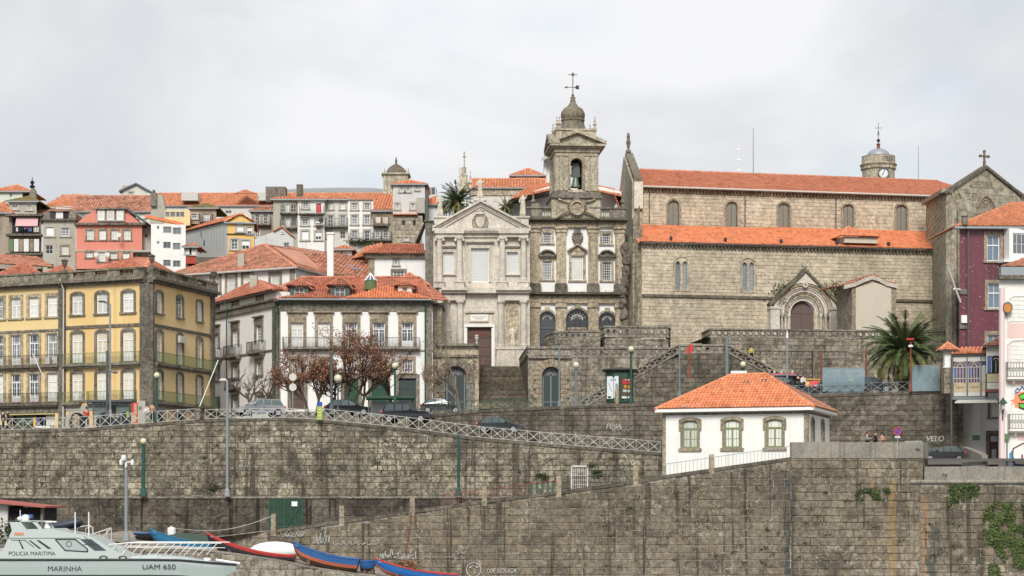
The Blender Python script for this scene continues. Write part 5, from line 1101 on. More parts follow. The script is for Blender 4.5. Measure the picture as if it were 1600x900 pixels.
def back_nave():
 Y=240; r=thing('church_nave','white walled church nave with broad orange roof directly behind the bell tower','church',P(870,340,Y))
 m=MB(); m.poly([P(782,362,Y),P(973,362,Y),P(973,300,Y),P(940,292,Y),P(862,290,Y),P(835,298,Y),P(800,320,Y),P(782,335,Y)]); m.bd('wall','white_wall',r)
 q=lambda px,py,Y=Y:P(px,py,Y)
 m=MB(); m.hexa([q(778,337,236),q(802,312,236),q(802,317,241),q(786,340,241),q(774,333,236),q(799,308,236),q(800,308,242),q(778,330,242)]);
 ev=MB(); ev.poly([q(779,338,237),q(800,313,237),q(805,318,240),q(788,340,240)]).poly([q(800,313,237),q(858,300,237),q(858,306,240),q(805,318,240)]); ev.bd('eaves','brown_door',r)
 tiles([q(776,337,236.5),q(799,311.5,236.5),q(838,294,250),q(832,298,250)],'tile_orange',r,pw=.35); tiles([q(799,311.5,236.5),q(862,298,236.5),q(862,289,250),q(822,294,250)],'tile_orange',r,pw=.35)
 tiles([q(934,300,236.5),q(975,309,236.5),q(960,296,250),q(934,291,250)],'tile_orange',r,pw=.35); tiles([q(958,303,236.5),q(975,345,236.5),q(978,300,244),q(960,297,250)],'tile_orange',r,pw=.35)
 MB().poly([q(948,341,236),q(963,318,236),q(973,340,236)]).bd('grey_gable','light_grey',r)
back_nave()
# ---------------- terraces, parapets pierced with rings, stairs ----------------
RINGM={}
def ring_unit(mat,dark):
 k=(mat,dark)
 if k in RINGM: return RINGM[k]
 m=MB(); F=Fr.raw((0,0),(1,0)); N=16
 sq=[]
 for i in range(N+1):
  t=2*math.pi*i/N; c,s=math.cos(t),math.sin(t); q=.5/max(abs(c),abs(s)); sq.append((.5+c*q,.5+s*q,.5+.36*c,.5+.36*s,.5+.27*c,.5+.27*s))
 for a,b in zip(sq,sq[1:]):
  P_=lambda x,z,y:(x,y,z)
  m.poly([P_(a[0],a[1],-.0),P_(b[0],b[1],-.0),P_(b[2],b[3],-.0),P_(a[2],a[3],-.0)])
  m.poly([P_(a[2],a[3],-.07),P_(b[2],b[3],-.07),P_(b[4],b[5],-.07),P_(a[4],a[5],-.07)]); m.poly([P_(a[2],a[3],0),P_(b[2],b[3],0),P_(b[2],b[3],-.07),P_(a[2],a[3],-.07)])
  m.poly([P_(a[4],a[5],-.07),P_(b[4],b[5],-.07),P_(b[4],b[5],.22),P_(a[4],a[5],.22)]); m.poly([P_(a[0],a[1],.2),P_(b[0],b[1],.2),P_(b[4],b[5],.2),P_(a[4],a[5],.2)])
 me=bpy.data.meshes.new('pierced_ring'); me.from_pydata(m.v,[],m.f); me.materials.append(MATS[mat]); RINGM[k]=me; return me
def parapet(F,par,pts,h=.95,mat='parapet_stone',pitch=.62,th=.3,d=0,cap=.16,foot=.2):
 """ring pierced parapet; pts=(s,ztop) polyline"""
 g=ORG[par.name]; f=pl(pts); s0,s1=pts[0][0],pts[-1][0]
 m=MB()
 for (a,za),(b,zb) in zip(pts,pts[1:]): m.prism(F,[(a,za-cap),(b,zb-cap),(b,zb),(a,za)],d-th,d+.10)
 m.bd('handrail',mat,par); m=MB()
 for (a,za),(b,zb) in zip(pts,pts[1:]): m.prism(F,[(a,za-h),(b,zb-h),(b,zb-h+foot),(a,za-h+foot)],d-th,d+.08)
 m.bd('footing',mat,par)
 n=max(1,int((s1-s0)/pitch)); w=(s1-s0)/n; hh=h-cap-foot
 sl=(f(s1)-f(s0))/(s1-s0)
 for i in range(n):
  a=s0+i*w
  o=bpy.data.objects.new('ring_panel',ring_unit(mat,0)); COL.objects.link(o); o.parent=par; z=min(f(a),f(a+w))-h+foot
  if abs(sl)>.02: z=(f(a)+f(a+w))/2-h+foot
  o.location=F.pt(a,z,d)-g; o.rotation_euler=(0,0,F.ang); o.scale=(w*.999,1,hh)
 if abs(sl)>.02:
  m=MB(); m.prism(F,[(s0,f(s0)-h+foot-.1),(s1,f(s1)-h+foot-.1),(s1,f(s1)-cap+.05),(s0,f(s0)-cap+.05)],d-th+.03,d-th+.09); m.bd('parapet_back',mat,par)
def twall(F,name,lab,a,b,z0,zt,mat,h=.46,w=.95,seed=1,holes=(),par=None,proud=.05,thick=1.0,face=True):
 r=par or thing(name,lab,'wall',F.pt((a+b)/2,z0)); tf=zt if callable(zt) else (lambda s:zt); n=max(1,int((b-a)/2)); m=MB()
 if holes: wallmesh(F,a,b,z0,tf(a),holes,reveal=.5,mb=m)
 else:
  for i in range(n):
   x,y=a+(b-a)*i/n,a+(b-a)*(i+1)/n; m.hexa([F.pt(x,z0,0),F.pt(y,z0,0),F.pt(y,z0,-thick),F.pt(x,z0,-thick),F.pt(x,tf(x),0),F.pt(y,tf(y),0),F.pt(y,tf(y),-thick),F.pt(x,tf(x),-thick)])
 m.bd('wall_core',mat,r)
 lay(F,crs(F,a,b,z0,tf,h,w,holes,seed=seed,hj=.12),mat,r,proud=proud,seed=seed); return r
def terraces():
 F=Fr(1110,206,1500,209); S=F.s; r=twall(F,'terrace','upper stone terrace wall and ring pierced parapet before the portal and the palm',S(1110),S(1492),15,F.z(1110,526),'terrace_stone',seed=141)
 parapet(F,r,[(S(1110),F.z(1110,513)),(S(1492),F.z(1110,513))],h=.95)
 L=Fr(1097,211,1110,206); twall(L,'','',0,L.L,15,L.z(1110,526),'dark_stone',seed=142,par=r); parapet(L,r,[(0,L.z(1110,513)),(L.L,L.z(1110,513))],h=.95)
 MB().poly([F.pt(-.5,F.z(1110,527),0),F.pt(S(1500),F.z(1110,527),0),F.pt(S(1500),F.z(1110,527),-8),F.pt(-.5,F.z(1110,527),-8)]).bd('terrace_floor','paving',r)
 F=Fr(1140,203,1500,206); S=F.s; zt=F.z(1240,546); r=twall(F,'terrace','lower stone terrace wall with pierced parapet beneath the upper one, left of the palm',S(1160),S(1492),14.5,F.z(1240,558),'terrace_stone',seed=143)
 parapet(F,r,[(S(1172),zt),(S(1325),zt)],h=.85,mat='parapet_stone');
 MB().box(F,S(1325),S(1492),F.z(1240,550),F.z(1240,546.5),-.3,.1).bd('coping','parapet_stone',r)
 MB().poly([F.pt(0,F.z(1240,559),0),F.pt(S(1500),F.z(1240,559),0),F.pt(S(1500),F.z(1240,559),-6),F.pt(0,F.z(1240,559),-6)]).bd('terrace_floor','paving',r)
 m=MB(); m.box(F,S(1268),S(1275),F.z(1270,597),F.z(1270,548),-.1,.5); m.bd('pier','dark_stone',r)
 F=Fr(945,207,1044,207.5); r=twall(F,'terrace','high stone landing with ring pierced parapet at the foot of the church corner buttress',0,F.L,15,F.z(945,529),'terrace_stone',seed=144)
 parapet(F,r,[(0,F.z(945,509)),(F.L,F.z(945,509))],h=1.15)
 L=Fr(938,209.5,945,207); twall(L,'','',0,L.L,15,L.z(945,529),'dark_stone',seed=145,par=r); parapet(L,r,[(0,L.z(945,509)),(L.L,L.z(945,509))],h=1.15)
 e=Fr(1044,207.5,1047,211); twall(e,'','',0,e.L,15,F.z(945,529),'dark_stone',seed=146,par=r); parapet(e,r,[(0,F.z(945,509)),(e.L,F.z(945,509))],h=1.15)
 pts=[(851,213.5,526),(856,210.5,521),(868,208.3,518),(890,207.3,516.5),(938,207,516)]
 r=thing('terrace','curved stone landing with ring pierced parapet in front of the three dark arches','wall',P(895,530,208))
 for (p,q) in zip(pts,pts[1:]):
  L=Fr(p[0],p[1],q[0],q[1]); twall(L,'','',0,L.L,15,L.z(q[0],531),'terrace_stone',seed=p[0],par=r); parapet(L,r,[(0,L.z(p[0],p[2])),(L.L,L.z(q[0],q[2]))],h=.95,pitch=.55)
 MB().poly([P(851,531,213.5),P(868,531,208.3),P(1045,531,207.5),P(1045,531,216),P(851,531,216)]).bd('terrace_floor','paving',r)
 F=Fr(825,202,1062,203.2); S=F.s; Zf=lambda py:F.z(860,py); a0,a1=S(846.5),S(876); rr_=(a1-a0)/2; hole=(a0,a1,13.5,Zf(573),rr_*.9)
 r=thing('terrace','long stained terrace wall with an arched dark green door, under a ring pierced parapet','wall',F.pt(6,14))
 m=MB(); wallmesh(F,0,F.L,13.5,Zf(556),[hole],reveal=.5,mb=m); m.bd('wall_core','terrace_stone',r)
 lay(F,crs(F,0,F.L,13.5,Zf(557),.52,1.1,[(S(829),S(892),13.5,Zf(556))],seed=147,hj=.12),'terrace_stone',r,proud=.05,seed=5)
 parapet(F,r,[(S(893),Zf(542)),(F.L,Zf(542))],h=1.0); m=MB(); m.box(F,0,S(893),Zf(560),Zf(557),-.3,.3); m.box(F,-.1,S(893),Zf(545),Zf(541.5),-.3,.25); m.box(F,0,S(893),Zf(557),Zf(545),-.3,.10); m.bd('door_cornice','parapet_stone',r)
 m=MB(); m.prism(F,[(S(833),Zf(556)),(S(861),Zf(546)),(S(889),Zf(556))],.0,.28); m.bd('door_pediment','parapet_stone',r)
 def rust(F,par,a0,a1,zs,ztop,arch,z0,mat='tan_granite'):
  cs=(a0+a1)/2; rx=(a1-a0)/2; n=int((zs-z0)/.42)
  for sg in (-1,1):
   for i in range(n):
    x=cs+sg*rx; w=.85 if i%2 else .6; z=z0+i*(zs-z0)/n; MB().box(F,min(x,x+sg*w),max(x,x+sg*w),z+.02,z+(zs-z0)/n-.02,-.1,.16).bd('quoin',mat,par)
  N=9
  for i in range(N):
   t0,t1=math.pi*i/N+.015,math.pi*(i+1)/N-.015; q=[(cs+rx*math.cos(t0),zs+arch*math.sin(t0)),(cs+(rx+.8)*math.cos(t0),zs+(arch+.75)*math.sin(t0)),(cs+(rx+.8)*math.cos(t1),zs+(arch+.75)*math.sin(t1)),(cs+rx*math.cos(t1),zs+arch*math.sin(t1))]
   MB().prism(F,q,-.1,.16 if i!=N//2 else .28).bd('voussoir',mat,par)
 rust(F,r,a0,a1,Zf(573)-rr_*.9,0,rr_*.9,13.5)
 def gate(F,par,a0,a1,z0,zt,arch):
  cs=(a0+a1)/2; zs=zt-arch; m=MB(); m.box(F,a0,a1,z0,zs,-.42,-.36); g=m.bd('door','dark_door',par)
  m=MB();
  for x in (a0+.1,cs-.06,a1-.2): m.box(F,x,x+.12,z0,zs,-.36,-.32)
  for i in range(4): m.box(F,a0,a1,z0+.3+i*.8,z0+.38+i*.8,-.36,-.33)
  m.bd('door_rail','slate_grey_metal',g)
  m=MB()
  for k in range(13): t=math.pi*k/12; rib(m,F,[(cs+.15*math.cos(t),zs+.15*math.sin(t)),(cs+(a1-a0)/2*math.cos(t),zs+arch*math.sin(t))],.035,-.38)
  for q in (.35,.6,.85): m.ring(F,cs,zs,q*(a1-a0)/2-.02,q*(a1-a0)/2+.02,-.4,-.37,14,0,math.pi,ey=arch/((a1-a0)/2))
  m.bd('fanlight_grille','grey_metal',g)
  MB().poly([F.pt(x,z,-.45) for x,z in [(a0,zs),(a1,zs)]+arcpts(cs,zs,(a1-a0)/2,arch)]).bd('pane','interior_dark',g)
 gate(F,r,a0,a1,13.5,Zf(573),rr_*.9)
 MB().poly([F.pt(0,Zf(557),0),F.pt(F.L,Zf(557),0),F.pt(F.L,Zf(557),-7),F.pt(0,Zf(557),-10)]).bd('terrace_floor','paving',r)
 sw=Fr(812,213.5,825,202); m=MB(); m.poly([sw.pt(0,13),sw.pt(sw.L,13),sw.pt(sw.L,Zf(557)),sw.pt(0,sw.z(812,572))]); m.bd('stair_side_wall','dark_granite',r)
 parapet(sw,r,[(0,sw.z(812,560)),(sw.L,Zf(541))],h=.9)
 F=Fr(905,199,1245,200.5); S=F.s; zf=lambda px,py:F.z(px,py)
 tp=pl([(S(905),zf(905,627)),(S(1060),zf(1060,538)),(S(1138),zf(1138,538)),(S(1240),zf(1240,592))])
 r=twall(F,'stair_wall','dark patched stone wall of the double stair, triangular on both sides, behind the green kiosk',S(905),S(1240),14.0,lambda s:max(14.2,tp(s)-.95),'dark_stone',seed=151,h=.44,w=.85)
 for a,b in ((907,1060),(1060,1138),(1138,1238)): parapet(F,r,[(S(a),tp(S(a))),(S(b),tp(S(b)))],h=.9,pitch=.72,mat='parapet_stone')
 m=MB(); n=26
 for i in range(n):
  px=908+150*i/n; z=tp(S(px))-.9; m.box(F,S(px),S(px+150/n)+.01,14.0,z,-2.4,-1.0)
  px2=1238-98*i/n; z=tp(S(px2))-.9; m.box(F,S(px2-98/n),S(px2)+.01,14.0,z,-2.4,-1.0)
 m.box(F,S(1058),S(1140),14,tp(S(1100))-.9,-2.4,-1.0); m.bd('steps','stair_stone',r)
 Y0=202.0; n=17; r=thing('stairs','wide flight of dark worn stone steps leading up to the brown church door','stairs',P(784,632,Y0)); z0=P(0,634,Y0).z; z1=P(0,573,213).z
 x0,x1=P(748,0,Y0).x,P(826,0,Y0).x
 for i in range(n): MB().wbox(x0,x1,Y0+i*.64,215,z0+(z1-z0)*i/n+.02,z0+(z1-z0)*(i+1)/n).bd('step','stair_stone',r) if False else MB().wbox(x0,x1,Y0+i*.64,Y0+i*.64+1.0,z0+(z1-z0)*i/n-.3,z0+(z1-z0)*(i+1)/n).bd('step','stair_stone',r)
 MB().wbox(P(660,0,214).x,P(830,0,214).x,Y0+n*.64,216,z1-.5,z1-.004).bd('landing','paving',kind='structure')
 F=Fr(675,202,748,202); S=F.s; Zf=lambda py:F.z(0,py); a0,a1=S(695.5),S(728); ar=(a1-a0)/2*.85
 r=thing('gate_house','low brown granite gate house with arched iron grille, left of the church stairs','wall',F.pt(F.L/2,14))
 m=MB(); wallmesh(F,0,F.L,13.0,Zf(541),[(a0,a1,13.5,Zf(572),ar)],reveal=.5,mb=m); m.poly([F.pt(F.L,13),F.pt(F.L,13,-10),F.pt(F.L,Zf(541),-10),F.pt(F.L,Zf(541))]); m.poly([F.pt(0,Zf(541)),F.pt(F.L,Zf(541)),F.pt(F.L,Zf(541),-11),F.pt(0,Zf(541),-11)]); m.bd('wall_core','brown_granite',r)
 lay(F,crs(F,0,F.L,13,Zf(556),.55,1.0,[(S(684),S(741),13,Zf(560))],seed=155,hj=.1),'brown_granite',r,proud=.05)
 m=MB(); m.box(F,-.2,F.L+.1,Zf(541),Zf(537),-.5,.45); m.box(F,-.05,F.L,Zf(558),Zf(554.5),-.1,.25); m.bd('cornice','grey_granite',r)
 rust(F,r,a0,a1,Zf(572)-ar,0,ar,13.2,'grey_granite'); gate(F,r,a0,a1,13.5,Zf(572),ar)
 urn(F.pt(S(745),Zf(537),0),.9,'pale_trim',r)
 twall(Fr(660,203,676,202),'wall','strip of bare brown stone wall between the white palace and the gate house',0,1.2,13,18.5,'brown_granite',seed=156)
terraces()
# ---------------- yellow corner house, left ----------------
def yellow_house():
 FL_=Fr(0,197,225,190); FR_=Fr(235,190,333,203.5); zb=12.2
 r=Bld(FL_,'corner_house','yellow tiled corner house with green balconies, urns on its parapet and dark stone corner','building','yellow_tile',FL_.s(98),FL_.L,zb,FL_.z(225,437),9)
 S=FL_.s; zr=lambda py:FL_.z(200,py)
 zt=FL_.z(225,437); R1=(zr(488),zr(455)); R2=(zr(564),zr(516)); R3=(zr(623.5),zr(579)); B2,B3=zr(566.5),zr(627)
 FRm=FR_
 kw=dict(cols=2,rows=4,trans=.70,half=True,pane='curtain_warm',sur='grey_granite',sw=.24,sd=.07,arch=.15,fw=.10)
 for cx in (121,159.5,200.5):
  a=S(cx)-.62; b=S(cx)+.62
  r.wins(a,b,R1[0],R1[1],**dict(kw,trans=.62,pane='curtain')); r.wins(a,b,R2[0],R2[1],door=.25,**kw); r.wins(a,b,R3[0],R3[1],door=.25,**kw)
 for cx,dk in ((121,1),(164,1),(196,1)):
  a=S(cx)-.95; b=S(cx)+.95; r.wins(a,b,zb+.2,zr(643),pane='interior_dark',frame='dark_metal',cols=2,rows=1,sur='concrete',sw=.4,sd=.06,arch=.9,sill=False)
 a0,a1=S(98),FL_.L
 balcony(FL_,r.rt,a0+.2,a1-.25,B2,.55,1.0,'grey_granite','balcony_green',th=.22,step=.16);
 for (p,q) in ((100,128),(139,214)): balcony(FL_,r.rt,S(p),S(q),B3,.5,1.0,'grey_granite','balcony_green',th=.20,step=.16)
 m=MB(); m.box(FL_,a0,a1,zr(508)-.14,zr(508)+.14,-.1,.12); m.bd('band','dark_granite',r.rt)
 m=MB(); m.box(FL_,a0,a1,B3-.75,B3-.28,-.1,.08); m.bd('frieze_band','concrete',r.rt)
 r.finish(reveal=.2,sides=False)
 S2=FR_.s; r2=MB(); H=[]
 def win2(cx,zz,**k):
  a=S2(cx)-.62; b=S2(cx)+.62; H.append((a,b,zz[0],zz[1],.15)); window(FR_,r.rt,a,b,zz[0],zz[1],**dict(kw,**k))
 for cx in (249,281,311.5):
  win2(cx,R1,trans=.62,pane='curtain' if cx!=281 else 'glass_mid'); win2(cx,R2,door=.25); win2(cx,R3,door=.25)
  a=S2(cx)-.9; b=S2(cx)+.9; H.append((a,b,zb+.2,zr(643),.8)); window(FR_,r.rt,a,b,zb+.2,zr(643),pane='interior_dark',frame='dark_metal',cols=2,rows=1,sur='concrete',sw=.4,sd=.06,arch=.8,sill=False)
 wallmesh(FR_,0,FR_.L,zb,zt,H,reveal=.2,mb=r2); r2.poly([FR_.pt(FR_.L,zb),FR_.pt(FR_.L,zb,-12),FR_.pt(FR_.L,zt,-12),FR_.pt(FR_.L,zt)]); r2.bd('wall','yellow_tile',r.rt)
 for B in (B2,B3): balcony(FR_,r.rt,.5,FR_.L-.1,B,.55,1.0,'grey_granite','balcony_green',th=.22,step=.16)
 m=MB(); m.box(FR_,.3,FR_.L,zr(508)-.14,zr(508)+.14,-.1,.12); m.bd('band','dark_granite',r.rt)
 m=MB(); m.box(FR_,.3,FR_.L,B3-.75,B3-.28,-.1,.08); m.bd('frieze_band','concrete',r.rt)
 m=MB(); c0=FL_.pt(FL_.L-.35,0,.22); c1=FR_.pt(.45,0,.22)
 p=[c0,Vector((c0.x+.4,c0.y-.15,0)),Vector((c1.x-.1,c1.y-.35,0)),c1,FR_.pt(.45,0,-.5),FL_.pt(FL_.L-.35,0,-.5)]
 for za,zb_ in ((zb,B3-.3),(B3-.28,B2-.3),(B2-.28,zt-.3)):
  n0=len(m.v); m.v+=[(q.x,q.y,za) for q in p]+[(q.x,q.y,zb_) for q in p]; k=len(p); m.f+=[tuple(n0+i for i in range(k))[::-1],tuple(n0+k+i for i in range(k))]+[(n0+i,n0+(i+1)%k,n0+k+(i+1)%k,n0+k+i) for i in range(k)]
 m.bd('corner_pilaster','dark_granite',r.rt)
 for F_,s_,w in ((FL_,S(98),.75),(FR_,FR_.L-.3,.75)): m=MB(); m.box(F_,s_-w/2,s_+w/2,zb,zt,-.1,.2); m.bd('pilaster','dark_granite',r.rt)
 tube('downpipe','dull_white',r.rt,[FL_.pt(S(100),zt+.5,.7),FL_.pt(S(102.5),zt-.6,.3),FL_.pt(S(101.5),13,.3)],.07)
 for F_,a,b in ((FL_,S(-150),FL_.L+.2),(FR_,-.2,FR_.L+.3)):
  m=MB(); m.box(F_,a,b,zt-.25,zt,-.2,.35); m.box(F_,a,b,zt,zt+.25,-.3,.65); m.bd('cornice','dark_granite',r.rt)
  ph=1.0; solid=MB(); solid.box(F_,a,b,zt+.25,zt+.5,-.2,.42); solid.box(F_,a,b,zt+ph,zt+ph+.17,-.22,.48)
  gaps=[(S(118),S(137)),(S(152),S(171)),(S(191),S(212))] if F_ is FL_ else [(S2(244),S2(256)),(S2(274),S2(287)),(S2(304),S2(317))]
  x=a
  for g0,g1 in gaps+[(b,b)]:
   solid.box(F_,x,g0,zt+.5,zt+ph,-.15,.38); x=g1
  solid.bd('parapet','roof_parapet',r.rt)
  for g0,g1 in gaps:
   n=6
   for i in range(n): m=MB(); m.lathe(F_.pt(g0+(g1-g0)*(i+.5)/n,zt+.5,.12),[(.09,0),(.11,.1),(.05,.25),(.06,.38),(.1,.5)],6); m.bd('baluster','roof_parapet',r.rt)
 for q in (FL_.pt(S(102),zt+1.17,.1),FR_.pt(.1,zt+1.17,.1),FR_.pt(FR_.L-.1,zt+1.17,.1)): urn(q,1.25,'dark_granite',r.rt)
 a=P(150,425,197);
 ap=P(207,403,202); t1=FL_.pt(S(120),zt+.9,-1.0); t2=FR_.pt(.3,zt+.9,-.8); t3=FR_.pt(FR_.L-4,zt+.9,-.8); ap2=P(232,404,204)
 tiles([t1,t2,ap],'tile_red',r.rt,pw=.26,pl=.36); tiles([t2,t3,ap2],'tile_red',r.rt,pw=.26,pl=.36); MB().poly([t2,ap2,ap]).bd('roof','tile_red',r.rt); ridge([t1,ap,ap2],'tile_red',r.rt); ridge([t2,ap],'tile_red',r.rt); ridge([ap2,t3],'tile_red',r.rt)
 e=Bld(FL_,'town_house','pale yellow plastered house with iron balconies over a dark shop, at left picture edge','building','pale_yellow',S(-140),S(96),zb,zt,9)
 kw2=dict(cols=4,rows=4,trans=.70,half=True,pane='glass_mid',sur='brown_granite',sw=.28,sd=.06,fw=.09)
 for cx in (-75,-38,-2,25,53,82):
  a=S(cx)-.58; b=S(cx)+.58; e.wins(a,b,R1[0]-.05,R1[1]-.1,**dict(kw2,trans=.62,pane='curtain' if cx>20 else 'glass_mid')); e.wins(a,b,R2[0],R2[1],door=.22,**kw2); e.wins(a,b,R3[0],R3[1],door=.22,**dict(kw2,pane='glass_dark' if cx in(25,53) else 'curtain'))
 for B in (B2,B3): balcony(FL_,e.rt,S(-130),S(94),B,.5,1.0,'dark_granite','black_iron',th=.2,step=.15)
 m=MB(); m.box(FL_,S(-140),S(96),zr(511)-.1,zr(511)+.12,-.1,.1); m.box(FL_,S(-140),S(96),B3-.9,B3-.28,-.1,.07); m.bd('band','grey_granite',e.rt)
 sa,sb,sc,se=S(12),S(86),zb+.2,FL_.z(40,648)-.0; e.hole(sa,sb,sc,se); e.finish(reveal=.4,sides=False)
 m=MB(); m.box(FL_,sa,sb,sc,se,-.9,-.8); sh=m.bd('shop_window','interior_dark',e.rt)
 MB().box(FL_,S(20),S(46),se-.95,se-.1,-.6,-.5).bd('shop_sign','dark_green',sh)
 m=MB(); rr=random.Random(2); x=S(22); zz=se-.6
 pts=[(x+i*.075,zz+.11*math.sin(i*1.9)+.05*math.sin(i*.7)) for i in range(26)]; rib(m,FL_,pts,.045,-.49); rib(m,FL_,[(x+.9,zz-.22),(x+1.8,zz-.17)],.05,-.49); m.bd('script_lettering','graffiti_white',sh)
 MB().box(FL_,S(48),S(51.5),sc+.8,se-.2,-.5,-.4).bd('yellow_panel','bus_yellow',sh); MB().box(FL_,S(52),S(57),sc+1.0,se-.4,-.55,-.45).bd('blue_panel','cloth_blue',sh)
 MB().box(FL_,S(47),S(57),sc+.1,sc+.9,-.7,-.6).bd('red_panel','poster_red',sh); MB().box(FL_,S(66),S(84),sc+1.25,se-.1,-.7,-.6).bd('grey_panel','light_grey',sh)
 m=MB().box(FL_,S(61),S(85),sc+.95,sc+1.15,-.5,.7); m.bd('counter','white_paint',sh)
 aw=tube('flag_pole','white_paint',e.rt,[FL_.pt(S(76),B2-1.4,.6),FL_.pt(S(67),B2+1.1,1.6)],.05)
 MB().box(FL_,S(75),S(82),B2+.05,B2+.75,.1,.45).bd('air_conditioner','dull_white',e.rt)
 tube('flag_pole','white_paint',r.rt,[FR_.pt(S2(303),B3-.1,.6),FR_.pt(S2(313),B2+.9,1.9)],.05)
 MB().box(FR_,S2(277),S2(285),R2[1]-.75,R2[1]-.1,-.1,.35).bd('air_conditioner','dull_white',r.rt)
 for (x0,x1,yb,ap_,Y,lab) in ((-20,72,432,(40,410),204,'low red tiled roof peeping over the yellow house parapet at far left'),(64,124,427,(100,413),207,'second low red tiled roof over the yellow house parapet, left of the big hipped one')):
  t=thing('roof',lab,'roof',P((x0+x1)/2,yb,Y)); A,B_,C_=P(x0,yb+3,Y),P(x1,yb+3,Y),P(ap_[0],ap_[1],Y+5); tiles([A,B_,C_],'tile_red',t,name='tile_slope'); tiles([B_,P(x1,yb+3,Y+10),C_],'tile_red',t,name='tile_slope'); tiles([P(x0,yb+3,Y+10),A,C_],'tile_red',t,name='tile_slope'); m=MB().poly([P(x0,yb+3,Y),P(x1,yb+3,Y),P(x1,yb+40,Y),P(x0,yb+40,Y)]); m.bd('wall','grey_render',t)
yellow_house()
